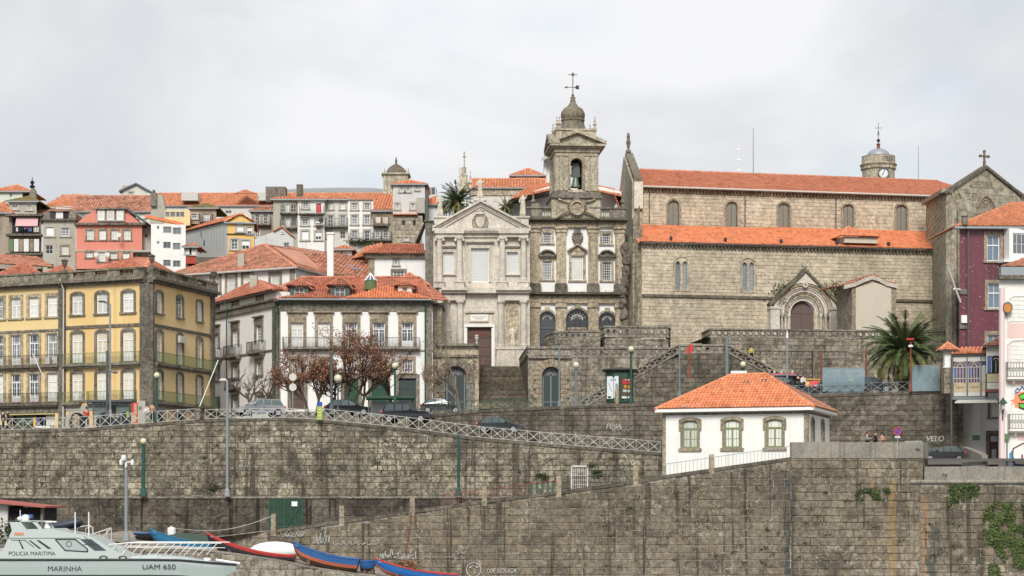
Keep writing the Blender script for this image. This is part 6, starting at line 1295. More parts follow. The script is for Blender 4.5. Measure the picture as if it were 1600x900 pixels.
# ---------------- white palace with its side wing ----------------
def white_palace():
 FS_=Fr(331,213,433,198.2); FF=Fr(436,198,676,198.4)
 S=FF.s; Z=lambda py:FF.z(550,py); zb=13.2
 b=Bld(FF,'palace','white baroque town house with brown granite trim, long iron balcony, dormers and tiled roof','building','white_wall',0,S(676),zb,Z(473),12)
 cols_=(464.5,506,549,592,636.5)
 for i,cx in enumerate(cols_):
  b.win(cx-9.3,504,cx+9.3,543,cols=4,rows=5,trans=.74,half=True,pane='curtain' if i in (0,1) else 'glass_mid',sur='tan_granite',sw=.30,sd=.10,lint=.95,fw=.09,door=.28 if i in(0,1,4) else 0,sill=False)
  if i<5: b.win(cx-8.5,562,cx+8.5,582,cols=4,rows=3,pane='glass_mid' if i!=3 else 'glass_dark',sur='tan_granite',sw=.28,sd=.08)
 for (x0,x1,col) in ((581,604,'dark_green'),(623,650,'dark_door'),(538,560,'dark_green'),(455,475,'brown_door')):
  b.win(x0,591,x1,640,cols=2,rows=3,pane=col,frame=col,sur='grey_granite',sw=.35,sd=.08,sill=False)
 b.band(Z(486),Z(474),.10,'grey_granite','frieze'); b.band(Z(474.5),Z(469.5),.55,'dark_granite','cornice',steps=2,ext=.2)
 b.band(zb,zb+1.9,.09,'grey_granite','plinth')
 b.band(Z(549),Z(546),.08,'tan_granite','string_band');
 m=MB()
 for p0,p1 in ((436,438),(664,675)): m.box(FF,S(p0),S(p1),zb,Z(486),-.1,.14)
 m.bd('corner_quoin','grey_granite',b.rt)
 balcony(FF,b.rt,S(442),S(656),Z(543),.75,.95,'grey_granite','black_iron',th=.2,step=.13,corb=7)
 b.finish(reveal=.22)
 m=MB(); m.tube([FF.pt(-.1,Z(470)+.05,.75),FF.pt(S(673),Z(470)+.05,.75)],.09,6); m.bd('gutter','zinc',b.rt)
 for px in (666,): tube('downpipe','lamp_green',b.rt,[FF.pt(S(px),Z(472),.6),FF.pt(S(px)-.1,Z(486),.3),FF.pt(S(px)-.1,Z(640),.3)],.07)
 tube('downpipe','lamp_green',b.rt,[FF.pt(.5,Z(472),.6),FF.pt(-.4,Z(484),.35),FF.pt(-.45,Z(640),.35)],.07)
 ev=Z(469); E0,E1=FF.pt(-.4,ev,.6),FF.pt(S(676),ev,.6)
 A,B_=P(470,433,208),P(655,433,208)
 tiles([E0,E1,B_,A],'tile_red',b.rt,pw=.26,pl=.38,lift=-.06); tiles([E1,P(700,470,214),B_],'tile_red',b.rt,pw=.26,pl=.38); MB().poly([P(420,452,214),E0,A]).bd('roof','tile_red',b.rt); ridge([A,B_],'tile_red',b.rt)
 t0,t1,ta=FF.pt(S(436),ev,.75),FF.pt(S(535),ev,.75),P(491,456.5,200)
 def hip(t0,t1,ta,mat,back):
  tiles([t0,t1,ta],mat,b.rt,pw=.26,pl=.36,lift=.1); bk=P(*back); MB().poly([t1,bk,ta]).poly([bk,t0,ta]).bd('hip_back',mat,b.rt); ridge([t0,ta,t1],mat,b.rt,r=.11)
 hip(t0,t1,ta,'tile_red',(491,455,205)); hip(FF.pt(S(536),ev,.75),FF.pt(S(674),ev,.75),P(604,448.5,201.4),'tile_bright',(604,446,206))
 for (x0,x1,yt,yb,ap,Y) in ((453,482,447,466,(467,435),198.9),(516,546,446,467,(531,434),198.9),(622,643,447,462,(633,439),199.6)):
  D=Fr(x0,Y,x1,Y); z0,z1=D.z(0,yb),D.z(0,yt); dm=MB(); wallmesh(D,0,D.L,z0,z1,[(.42,D.L-.42,z0+.1,z1-.1)],reveal=.2,mb=dm)
  dm.poly([D.pt(0,z0,-4),D.pt(0,z0),D.pt(0,z1),D.pt(0,z1,-4)]).poly([D.pt(D.L,z0),D.pt(D.L,z0,-4),D.pt(D.L,z1,-4),D.pt(D.L,z1)]); do=dm.bd('dormer','tarp_green' if x0<600 else 'white_worn',b.rt)
  w=MB().box(D,.42,.50,z0+.1,z1-.1,-.2,-.12).box(D,D.L-.5,D.L-.42,z0+.1,z1-.1,-.2,-.12).box(D,.42,D.L-.42,z1-.2,z1-.1,-.2,-.12).box(D,D.L/2-.03,D.L/2+.03,z0+.1,z1-.1,-.2,-.12).box(D,.5,D.L-.5,(z0+z1)/2-.02,(z0+z1)/2+.03,-.2,-.13); w.bd('dormer_window','dull_white',do); MB().box(D,.42,D.L-.42,z0+.1,z1-.1,-.24,-.2).bd('pane','glass_mid',do)
  a_=P(ap[0],ap[1],Y+1.6); tiles([D.pt(-.35,z1,.35),D.pt(D.L+.35,z1,.35),a_],'tile_red',do,name='dormer_roof',pw=.26,pl=.35); tiles([D.pt(D.L+.35,z1,.35),D.pt(D.L+.35,z1,-3),a_],'tile_red',do,name='dormer_roof',pw=.26,pl=.35); tiles([D.pt(-.35,z1,-3),D.pt(-.35,z1,.35),a_],'tile_red',do,name='dormer_roof',pw=.26,pl=.35)
 c=P(579,453,201.4); k=201.4/FL; m=MB().lathe(c,[(9.3*k,0),(9.5*k,1.0*k),(9.3*k,1.1*k),(9.3*k,14*k),(10*k,14.2*k)],14); la=m.bd('lantern','copper_green',b.rt)
 MB().lathe(c+Vector((0,0,14.3*k)),[(10*k,0),(1.0*k,11*k),(.5*k,12.5*k)],8).bd('lantern_glass','glass_blue',la)
 m=MB()
 for i in range(8): t=2*math.pi*i/8; m.tube([c+Vector((10*k*math.cos(t),10*k*math.sin(t),14.3*k)),c+Vector((0,0,26.5*k))],.05,4)
 m.bd('lantern_ribs','white_paint',la)
 tiles([P(612,446,205),P(672,446,205),P(640,427,211)],'tile_orange',b.rt,pw=.26,pl=.36); ridge([P(612,446,205),P(640,427,211),P(672,446,205)],'tile_orange',b.rt)
 G=Fr(672,203,690,203); m=MB(); m.box(G,0,G.L,zb,G.z(0,478),-6,0); m.bd('end_wall','brown_granite',b.rt); m=MB(); m.box(G,-.3,G.L+.2,G.z(0,478),G.z(0,474),-6,.5); m.bd('end_eaves','black_iron',b.rt)
 s2=FS_.s; Z2=lambda px,py:FS_.z(px,py); zc=Z2(433,478)
 w=Bld(FS_,'palace_wing','white angled side house with small balconies and attic storey, left of the palace','building','white_wall',0,FS_.L,zb,zc,10)
 zz=lambda py:FS_.z(404,py)
 for cx in (338,368,405):
  a=s2(cx)-.72; b_=s2(cx)+.72
  w.wins(a,b_,zz(535),zz(508),cols=4,rows=5,pane='glass_mid' if cx!=368 else 'curtain',sur='grey_granite',sw=.36,sd=.10,lint=.75,sill=False)
  w.wins(a,b_,zz(585.5),zz(566),cols=4,rows=5,pane='glass_mid',sur='tan_granite' if cx>400 else 'grey_granite',sw=.34,sd=.08)
  w.wins(a,b_,zz(640),zz(618),cols=4,rows=4,pane='glass_mid',sur='grey_granite',sw=.34,sd=.08)
  balcony(FS_,w.rt,a-.9,b_+.9,zz(549),.75,.95,'grey_granite','balcony_green' if 0 else 'black_iron',th=.25,step=.16)
  if cx==368: balcony(FS_,w.rt,a-.7,b_+.7,zz(601),.7,.95,'dark_granite','black_iron',th=.25,step=.16)
 w.finish(reveal=.22)
 m=MB(); m.box(FS_,-.1,FS_.L+.1,zc-.05,zc+.55,-.2,.22); m.box(FS_,-.1,FS_.L+.2,zc+.55,zc+.75,-.2,.38); m.bd('cornice','grey_granite',w.rt)
 m=MB(); m.box(FS_,FS_.L-.9,FS_.L+.05,zb,zc,-.1,.16); m.bd('corner_quoin','grey_granite',w.rt)
 m=MB(); m.box(FS_,0,FS_.L,zz(552),zz(549.5),-.1,.1); m.bd('string_band','grey_granite',w.rt)
 zt=Z2(433,455); hs=[]
 for (cx) in (338,368,406):
  a,b_=s2(cx)-.75,s2(cx)+.75; hs.append((a,b_,zc+.9,zt-.2)); window(FS_,w.rt,a,b_,zc+.9,zt-.2,cols=3,rows=4,pane='glass_dark',sur='grey_granite',sw=.25,sd=.05,frame='dull_white')
 m=wallmesh(FS_,.0,FS_.L-.1,zc+.75,zt,hs,reveal=.2); m.poly([FS_.pt(FS_.L-.1,zc+.75),FS_.pt(FS_.L-.1,zc+.75,-9),FS_.pt(FS_.L-.1,zt,-9),FS_.pt(FS_.L-.1,zt)]); m.bd('attic_wall','white_wall',w.rt)
 m=MB(); m.box(FS_,-.3,FS_.L+.3,zt-.05,zt+.12,-.2,.5); m.bd('eaves','brown_door',w.rt)
 e0,e1=FS_.pt(-.4,zt+.12,.55),FS_.pt(FS_.L+.4,zt+.12,.55); ap=P(400,437,212); ap0=P(360,452,222)
 tiles([e0,e1,ap],'tile_red',w.rt,pw=.26,pl=.38); tiles([e1,P(462,458,207),ap],'tile_red',w.rt,pw=.26,pl=.38); ridge([e0,ap,e1],'tile_red',w.rt,r=.12)
 c=P(396.5,452,207); MB().wbox(c.x-.36,c.x+.36,c.y-.4,c.y+.4,c.z-1,P(0,431,207).z).bd('chimney','grey_render',w.rt)
 for k in (-.2,.2): MB().lathe(Vector((c.x+k,c.y,P(0,431,207).z)),[(.09,0),(.09,.25)],6).bd('chimney_pot','dark_metal',w.rt)
 tube('downpipe','lamp_green',w.rt,[FS_.pt(s2(357),zt,.5),FS_.pt(s2(361),zc+.8,.4),FS_.pt(s2(359),zc-.2,.35),FS_.pt(s2(359),zb,.35)],.06)
white_palace()
# ---------------- right hand houses ----------------
def right_houses():
 F=Fr(1499,193,1640,193.4); S=F.s; Z=lambda px,py:F.z(px,py)
 b=Bld(F,'tiled_house','tall purple tiled house under an orange hip roof, in front of the transept','building','purple_tile',S(1499),S(1700),9,Z(1540,355),10)
 for (x0,yt,x1,yb) in ((1542,368,1562,408),(1543.5,443,1563,482),(1543,523,1562,560)):
  b.win(x0,yt,x1,yb,cols=2,rows=1,trans=.62,pane='glass_blue',sur='tan_granite',sw=.30,sd=.08,fw=.09)
 b.finish(reveal=.2)
 G=Fr(1575,192.2,1640,193.4); m=MB(); g0,g1=G.z(1590,406),G.z(1590,357); h=(G.s(1582),G.s(1612),G.z(1590,398),G.z(1590,364)); wallmesh(G,G.s(1577),G.s(1620),g0,g1,[h],reveal=.2,mb=m); m.poly([G.pt(G.s(1577),g0,-1.5),G.pt(G.s(1577),g0),G.pt(G.s(1577),g1),G.pt(G.s(1577),g1,-1.5)]); m.box(G,G.s(1568),G.s(1620),G.z(1590,410),g0,-1,.15); m.bd('bay','white_paint',b.rt)
 window(G,b.rt,*h,cols=4,rows=2,pane='glass_mid',rec=.15,fw=.12)
 z=Z(1540,355); e0,e1=F.pt(-.5,z,.7),F.pt(S(1700),z,.7); ap=P(1583,317,199.5)
 tiles([e0,e1,F.pt(S(1700),ap.z,-6),ap],'tile_red' if 0 else 'tile_orange',b.rt,pw=.30,pl=.38,h=.12); tiles([F.pt(-.5,z,-10),e0,ap],'tile_orange',b.rt,pw=.3,pl=.38); ridge([e0,ap],'tile_orange',b.rt,r=.15)
 m=MB(); m.box(F,-.6,S(1700),z-.22,z-.02,.0,.75); m.bd('eaves','zinc',b.rt)
 tube('downpipe','dark_metal',b.rt,[F.pt(S(1511.5),z,.3),F.pt(S(1511.5),12,.3)],.09)
 MB().box(F,S(1501),S(1509.5),Z(1505,505),Z(1505,493),.0,.35).bd('meter_box','white_paint',b.rt)
 for py in (456,510): MB().box(F,S(1499),S(1510),Z(1505,py+4),Z(1505,py-4),-.1,.15).bd('stone_block','grey_granite',b.rt)
 m=MB(); c=F.pt(S(1504),Z(1504,353),.8); m.wbox(c.x-.22,c.x+.22,c.y-.2,c.y+.2,c.z,c.z+.75); m.wbox(c.x-.3,c.x+.3,c.y-.3,c.y+.3,c.z+.75,c.z+.85); m.bd('cable_box','grey_granite',b.rt)
 o=thing('flag_bracket','pale slanting pole on a bracket at the corner between the transept and the purple house','pole',F.pt(-.6,Z(1493,455),.8))
 m=MB(); m.tube([F.pt(S(1474),Z(1474,419),1.6),F.pt(S(1489),Z(1489,455),1.1),F.pt(S(1497),Z(1497,474),.9)],.09); m.bd('pole','dull_white',o); tube('bracket','white_paint',o,[F.pt(S(1486),Z(1486,453),1.15),F.pt(S(1500),Z(1500,453),.05)],.11)
 F2=Fr(1561,170,1700,170.2); S=F2.s; Z=lambda px,py:F2.z(px,py)
 p=Bld(F2,'town_house','pink and white house with iron balconies and painted murals at right picture edge','building','white_worn',S(1561),S(1720),9.0,Z(1580,436),8)
 p.finish()
 for x0,y1,y0 in ((1574,528,505),(1574,600,588),(1590,688,676)): MB().box(F2,S(x0),S(1720),Z(1580,y1),Z(1580,y0),-.1,.02).bd('pink_band','pale_pink',p.rt)
 tube('corner_pipe','pink_pipe',p.rt,[F2.pt(S(1564.5),9.6,.25),F2.pt(S(1564.5),Z(1564,450),.25)],.20,10)
 m=MB(); m.box(F2,S(1559),S(1720),Z(1580,437),Z(1580,431),-.3,.55); m.bd('cornice','dark_granite',p.rt)
 m=MB(); m.box(F2,S(1562),S(1720),Z(1580,431),Z(1580,418),-.2,.5); m.bd('zinc_fascia','zinc',p.rt)
 tiles([F2.pt(S(1563),Z(1580,418),.5),F2.pt(S(1720),Z(1580,418),.5),F2.pt(S(1720),Z(1580,402),-4),P(1598,404,174)],'tile_old',p.rt,pw=.3)
 for yt,yb in ((464,503),(533,575)):
  a,b_=S(1577),S(1625); z0,z1=Z(1580,yb),Z(1580,yt)
  st=crs(F2,a,b_,z0,z1,.36,.7,seed=yt,jit=.2); lay(F2,st,'white_worn',p.rt,name='brick',proud=.05,seed=yt)
  m=MB(); m.tube([F2.pt(a-.1,z0,.05),F2.pt(a-.1,z1-.3,.05),F2.pt(a+.3,z1+.05,.05),F2.pt(b_,z1+.1,.05)],.07,5); m.bd('opening_trim','pink_pipe' if yt>500 else 'white_paint',p.rt)
 for yt,yb,x0 in ((566,590,1571),(646,671,1574)):
  z=Z(1580,yb); balcony(F2,p.rt,S(x0),S(1640),z,.7,1.25,'white_worn','black_iron',th=.16,step=.24,orn=True,corb=3)
 m=MB(); m.ring(F2,S(1572),Z(1572,481.5),.0,.36,.45,.50,18,ey=1.15); mi=m.bd('round_mirror','mirror_orange',p.rt); MB().ring(F2,S(1572),Z(1572,481.5),.34,.41,.42,.53,18,ey=1.15).bd('mirror_rim','dark_metal',mi); tube('mirror_arm','dark_metal',mi,[F2.pt(S(1572),Z(1572,488),.45),F2.pt(S(1571),Z(1571,492),.0)],.03)
 def mur(pts,mat,d=.03,n='mural_shape'): MB().prism(F2,[(S(x),Z(x,y)) for x,y in pts],.0,d).bd(n,mat,p.rt)
 mur([(1578,626),(1585,623),(1585,618),(1592,612),(1615,612),(1615,640),(1592,638),(1585,636),(1586,631),(1579,632),(1585,629)],'graffiti_orange',.02)
 mur([(1590,618),(1600,613),(1616,611),(1616,626),(1603,624),(1596,627)],'graffiti_black',.025); mur([(1591.5,619),(1600,615),(1616,613),(1616,622),(1602,621),(1596,624)],'graffiti_green',.035)
 mur([(1591,629),(1600,630),(1616,629),(1616,640),(1600,641),(1592,638)],'graffiti_black',.025); mur([(1592.5,631),(1600,632),(1616,631),(1616,637),(1600,638),(1594,636)],'graffiti_green',.035)
 m=MB(); rib(m,F2,[(S(x),Z(x,y)) for x,y in ((1586,611),(1590,607),(1593,610),(1597,604),(1600,609),(1606,604))],.10,.03); rib(m,F2,[(S(x),Z(x,y)) for x,y in ((1585,616),(1592,612),(1586,613))],.06,.03); m.bd('mural_line','cloth_blue',p.rt)
 m=MB(); rib(m,F2,[(S(x),Z(x,y)) for x,y in ((1583,701),(1598,693),(1616,691))],.11,.03); rib(m,F2,[(S(x),Z(x,y)) for x,y in ((1583,701),(1582,712),(1586,726),(1616,728))],.11,.03); rib(m,F2,[(S(x),Z(x,y)) for x,y in ((1597,711),(1597,719),(1600,719))],.14,.03); m.bd('mural_outline','graffiti_purple',p.rt)
 mur([(1582,703),(1577,709),(1577,716),(1581,722),(1585,725),(1583,716),(1581,710)],'graffiti_blue'); mur([(1583,725),(1600,727),(1616,727),(1616,731),(1583,730)],'graffiti_blue')
 MB().box(F2,S(1566),S(1576),Z(1571,687),Z(1571,678),.02,.30).bd('green_meter_box','balcony_green',p.rt); tube('conduit','dark_metal',p.rt,[F2.pt(S(1573),Z(1571,690),.1),F2.pt(S(1573),Z(1571,728),.1)],.05)
 la=thing('wall_lantern','green iron wall lantern on the pink corner pipe','lamp',F2.pt(S(1563),Z(1563,630),.8)); c=F2.pt(S(1563),Z(1563,640),.85)
 MB().lathe(c,[(.12,0),(.2,.45)],6).bd('lantern_glass','dull_white',la); MB().lathe(c+Vector((0,0,.46)),[(.42,0),(.3,.14),(.12,.35),(.05,.5)],6).bd('lantern_cap','dark_green',la); tube('bracket','dark_green',la,[c+Vector((0,0,-.5)),c+Vector((.05,0,0))],.04)
 tube('stem','black_iron',la,[c+Vector((.05,.3,-.9)),c+Vector((0.05,.3,-.1))],.05)
 F3=Fr(1500,186,1562,184.2); S3=F3.s; Z3=lambda px,py:F3.z(px,py)
 a=Bld(F3,'alley_house','shaded grey house wall with a maroon door, under the glazed bridge','building','grey_render' if 0 else 'light_grey',S3(1501),S3(1568),9.3,Z3(1540,604),4)
 a.win(1547,628,1561,652,cols=2,rows=1,pane='curtain',frame='dull_white',sur='dark_granite',sw=.2,sd=.08)
 a.hole(S3(1545),S3(1560),9.3,Z3(1550,679)); a.finish(reveal=.3)
 m=MB().box(F3,S3(1545),S3(1560),9.3,Z3(1550,679),-.22,-.14); d=m.bd('door','maroon',a.rt); MB().box(F3,S3(1547),S3(1558),Z3(1550,690),Z3(1550,681),-.14,-.11).bd('fanlight','leaded',d); MB().box(F3,S3(1549),S3(1556),Z3(1550,721),Z3(1550,702),-.14,-.11).bd('door_glass','leaded',d)
 m=MB(); m.box(F3,S3(1541),S3(1545),9.3,Z3(1550,675),-.05,.1); m.box(F3,S3(1541),S3(1563),Z3(1550,679),Z3(1550,673),-.05,.12); m.bd('door_surround','dark_granite',a.rt)
 g=MB().box(F3,S3(1520),S3(1531),Z3(1525,688),Z3(1525,680),-.01,.05).bd('street_plate','balcony_green',a.rt)
 FB_=Fr(1483,181,1533,180.2); SB_=FB_.s; ZB_=lambda px,py:FB_.z(px,py)
 v=thing('glazed_bridge','small enclosed bridge with stained glass arches, floral panels and orange tiled roof','bridge',FB_.pt(1.5,16,-1))
 z0,z1=ZB_(1500,620),ZB_(1500,556); e=SB_(1541)
 MB().box(FB_,SB_(1489),e,z0,z1,-2.2,-.12).bd('bridge_body','interior_dark',v)
 for (x0,x1) in ((1489,1511),(1511.5,1532.5),(1533,1541)):
  a0,a1=SB_(x0),SB_(x1); m=MB()
  MB().box(FB_,a0+.06,a1-.06,ZB_(1500,613),ZB_(1500,598),-.1,.03).bd('floral_panel','floral',v)
  MB().box(FB_,a0+.06,a1-.06,z0+.05,ZB_(1500,613),-.1,.02).bd('lower_panel','dull_white',v)
  m=MB()
  if x1-x0>15:
   for k in range(5): q=a0+.2+(a1-a0-.4)*(k+.5)/5; m.blob(FB_.pt(q,ZB_(1500,605.5)+(-1)**k*.03,.04),(.05,.02,.07),6,4)
   m.bd('flower','rust_red',v)
  MB().poly([FB_.pt(a0+.06,ZB_(1500,598),-.02),FB_.pt(a1-.06,ZB_(1500,598),-.02),FB_.pt(a1-.06,ZB_(1500,565),-.02),FB_.pt(a0+.06,ZB_(1500,565),-.02)]).bd('stained_glass','stained_glass',v)
  for k,(q0,q1,y0,y1) in enumerate(((.08,.25,592,572),(.75,.95,590,574),(.42,.58,585,579),(.1,.3,597,590))):
   if x1-x0>15: MB().poly([FB_.pt(a0+(a1-a0)*q0,ZB_(1500,y0),-.005),FB_.pt(a0+(a1-a0)*q1,ZB_(1500,y0),-.005),FB_.pt(a0+(a1-a0)*q1,ZB_(1500,y1),-.005),FB_.pt(a0+(a1-a0)*q0,ZB_(1500,y1),-.005)]).bd('coloured_pane','stained_glass' if k%2 else 'cloth_blue',v)
  t=MB(); n=4;
  for k in range(n+1): x=a0+.08+(a1-a0-.16)*k/n; t.box(FB_,x-.025,x+.025,ZB_(1500,598),ZB_(1500,573),.0,.05)
  c=(a0+a1)/2; w=(a1-a0)/2-.08; za=ZB_(1500,574)
  for q in (1,.55): t.tube([FB_.pt(x,z,.03) for x,z in arcpts(c,za,w*q,w*q*.95,12)],.028,4)
  for k in (1,3): t.tube([FB_.pt(a0+.08+(a1-a0-.16)*k/4,za,.03),FB_.pt(c,za+w*.95,.03)],.022,4)
  t.box(FB_,a0,a1,za-.03,za+.02,.0,.05); t.box(FB_,a0,a1,ZB_(1500,592),ZB_(1500,591),.0,.05); t.bd('tracery','dull_white',v)
  MB().box(FB_,a0+.04,a1-.04,ZB_(1500,565),ZB_(1500,557),-.1,.04).bd('upper_panel','dull_white',v)
 m=MB()
 for px in (1488,1511,1532.7): m.box(FB_,SB_(px)-.05,SB_(px)+.05,z0-.2,z1+.1,-.05,.09)
 m.box(FB_,SB_(1488),e,z1-.02,z1+.12,-2.3,.2); m.box(FB_,SB_(1488),e,z0-.25,z0,-2.3,.1); m.bd('iron_frame','slate_grey_metal',v)
 tiles([FB_.pt(SB_(1486),z1+.12,.35),FB_.pt(e+.1,z1+.12,.35),FB_.pt(e+.1,ZB_(1500,543),-1.6),FB_.pt(SB_(1497),ZB_(1500,543),-1.6)],'tile_orange',v,pw=.34,pl=.45,h=.14)
 MB().hexa([FB_.pt(SB_(1493),z0-.6,.9),FB_.pt(SB_(1560),z0-.6,.9),FB_.pt(SB_(1560),z0-.5,-.2),FB_.pt(SB_(1493),z0-.5,-.2),FB_.pt(SB_(1493),z0-.5,.9),FB_.pt(SB_(1560),z0-.5,.9),FB_.pt(SB_(1556),z0-.2,-.2),FB_.pt(SB_(1497),z0-.2,-.2)]).bd('canopy','dull_white',v)
 FC_=Fr(1541,179.3,1566,179); s_=FC_.s; z_=lambda py:FC_.z(1550,py)
 MB().box(FC_,0,s_(1566),z_(610),z_(551),-2.2,-.1).bd('bay_body','interior_dark',v); MB().box(FC_,.05,s_(1566),z_(597),z_(584),-.1,.04).bd('floral_panel','floral',v); MB().box(FC_,.05,s_(1566),z_(608),z_(598),-.1,.04).bd('lower_panel','dull_white',v)
 MB().box(FC_,.05,s_(1566),z_(556),z_(541),-.1,.04).bd('upper_panel','dull_white',v); MB().box(FC_,.05,.5,z_(582),z_(556),-.1,.0).bd('coloured_pane','cloth_blue',v); MB().box(FC_,-.1,s_(1566),z_(612),z_(608.5),-2,.12).bd('sill','rust_red',v)
 t=MB(); c=s_(1556);
 for q in (1,.6,.25): t.tube([FC_.pt(x,z,.02) for x,z in arcpts(c,z_(563),.78*q,.75*q,12)],.028,4)
 for k in range(5): t.box(FC_,c-.78+.39*k-.02,c-.78+.39*k+.02,z_(582),z_(563),.0,.04)
 t.box(FC_,0,.1,z_(584),z_(540),-.05,.08); t.bd('tracery','dull_white',v)
 tiles([FC_.pt(-.3,z_(541),.5),FC_.pt(s_(1566)+.3,z_(541),.5),P(1568,526,181),P(1563,526,181)],'tile_old',v,pw=.3,pl=.4); MB().box(FC_,-.3,s_(1567),z_(543),z_(541),-2,.5).bd('eaves','dark_metal',v)
 c=P(1481,572,181.5); q=thing('gate_pillar','small white pillar with an orange tiled pyramid cap, beside the big palm','pillar',c); k=181.5/FL
 MB().lathe(Vector((c.x,c.y,P(0,573,181.5).z)),[(6.2*k,0),(6.2*k,26*k)],4,sq=True).bd('shaft','white_wall',q); MB().lathe(Vector((c.x,c.y,P(0,575,181.5).z)),[(7.5*k,0),(7.5*k,2*k)],4,sq=True).bd('base','white_wall',q)
 b0=P(0,548,181.5).z; h=13*k; MB().lathe(Vector((c.x,c.y,b0-.1)),[(14*k,0),(14*k,.12)],4,sq=True).bd('eaves','dark_metal',q)
 w=14*k; C=[Vector((c.x-w,c.y-w,b0)),Vector((c.x+w,c.y-w,b0)),Vector((c.x+w,c.y+w,b0)),Vector((c.x-w,c.y+w,b0))]; ap=Vector((c.x,c.y,b0+h))
 for i in range(4): tiles([C[i],C[(i+1)%4],ap],'tile_orange',q,pw=.26,pl=.32,name='tiled_cap')
 ridge([C[0],ap,C[1]],'tile_orange',q,r=.09)
 m=MB(); f=Fr.raw((c.x-.45,181.0),(1,0)); m.box(f,0,1.2,15.9,P(0,575,181).z,-1.2,0); pi_=m.bd('pier','terrace_stone',q); lay(f,crs(f,0,1.2,15.9,P(0,576,181).z,.45,.8,seed=3),'terrace_stone',q)
 f=Fr(1488.5,184,1505,184.6); w=thing('pier','dark mouldy stone pier carrying the glazed bridge, behind its downpipe','pillar',f.pt(.5,9.7)); MB().box(f,0,f.L,9.5,f.z(1495,545),-1,0).bd('core','dark_stone',w); lay(f,crs(f,0,f.L,9.5,f.z(1495,545),.6,.9,seed=9),'dark_stone',w)
 tube('downpipe','dark_metal',q,[P(1486.5,560,180.2),P(1486.5,700,180.2)],.08)
 f=Fr(1503,178,1534,171); w=thing('parapet_wall','low curved stone wall beside the parked dark hatchback, by the alley','wall',f.pt(2,9.7)); m=MB(); m.prism(f,[(0,9.4),(f.L,9.4),(f.L,f.z(1534,711)),(f.L*.55,f.z(1520,704)),(0,f.z(1503,698))],-.5,0); m.bd('wall_block','granite_parapet',w)
right_houses()
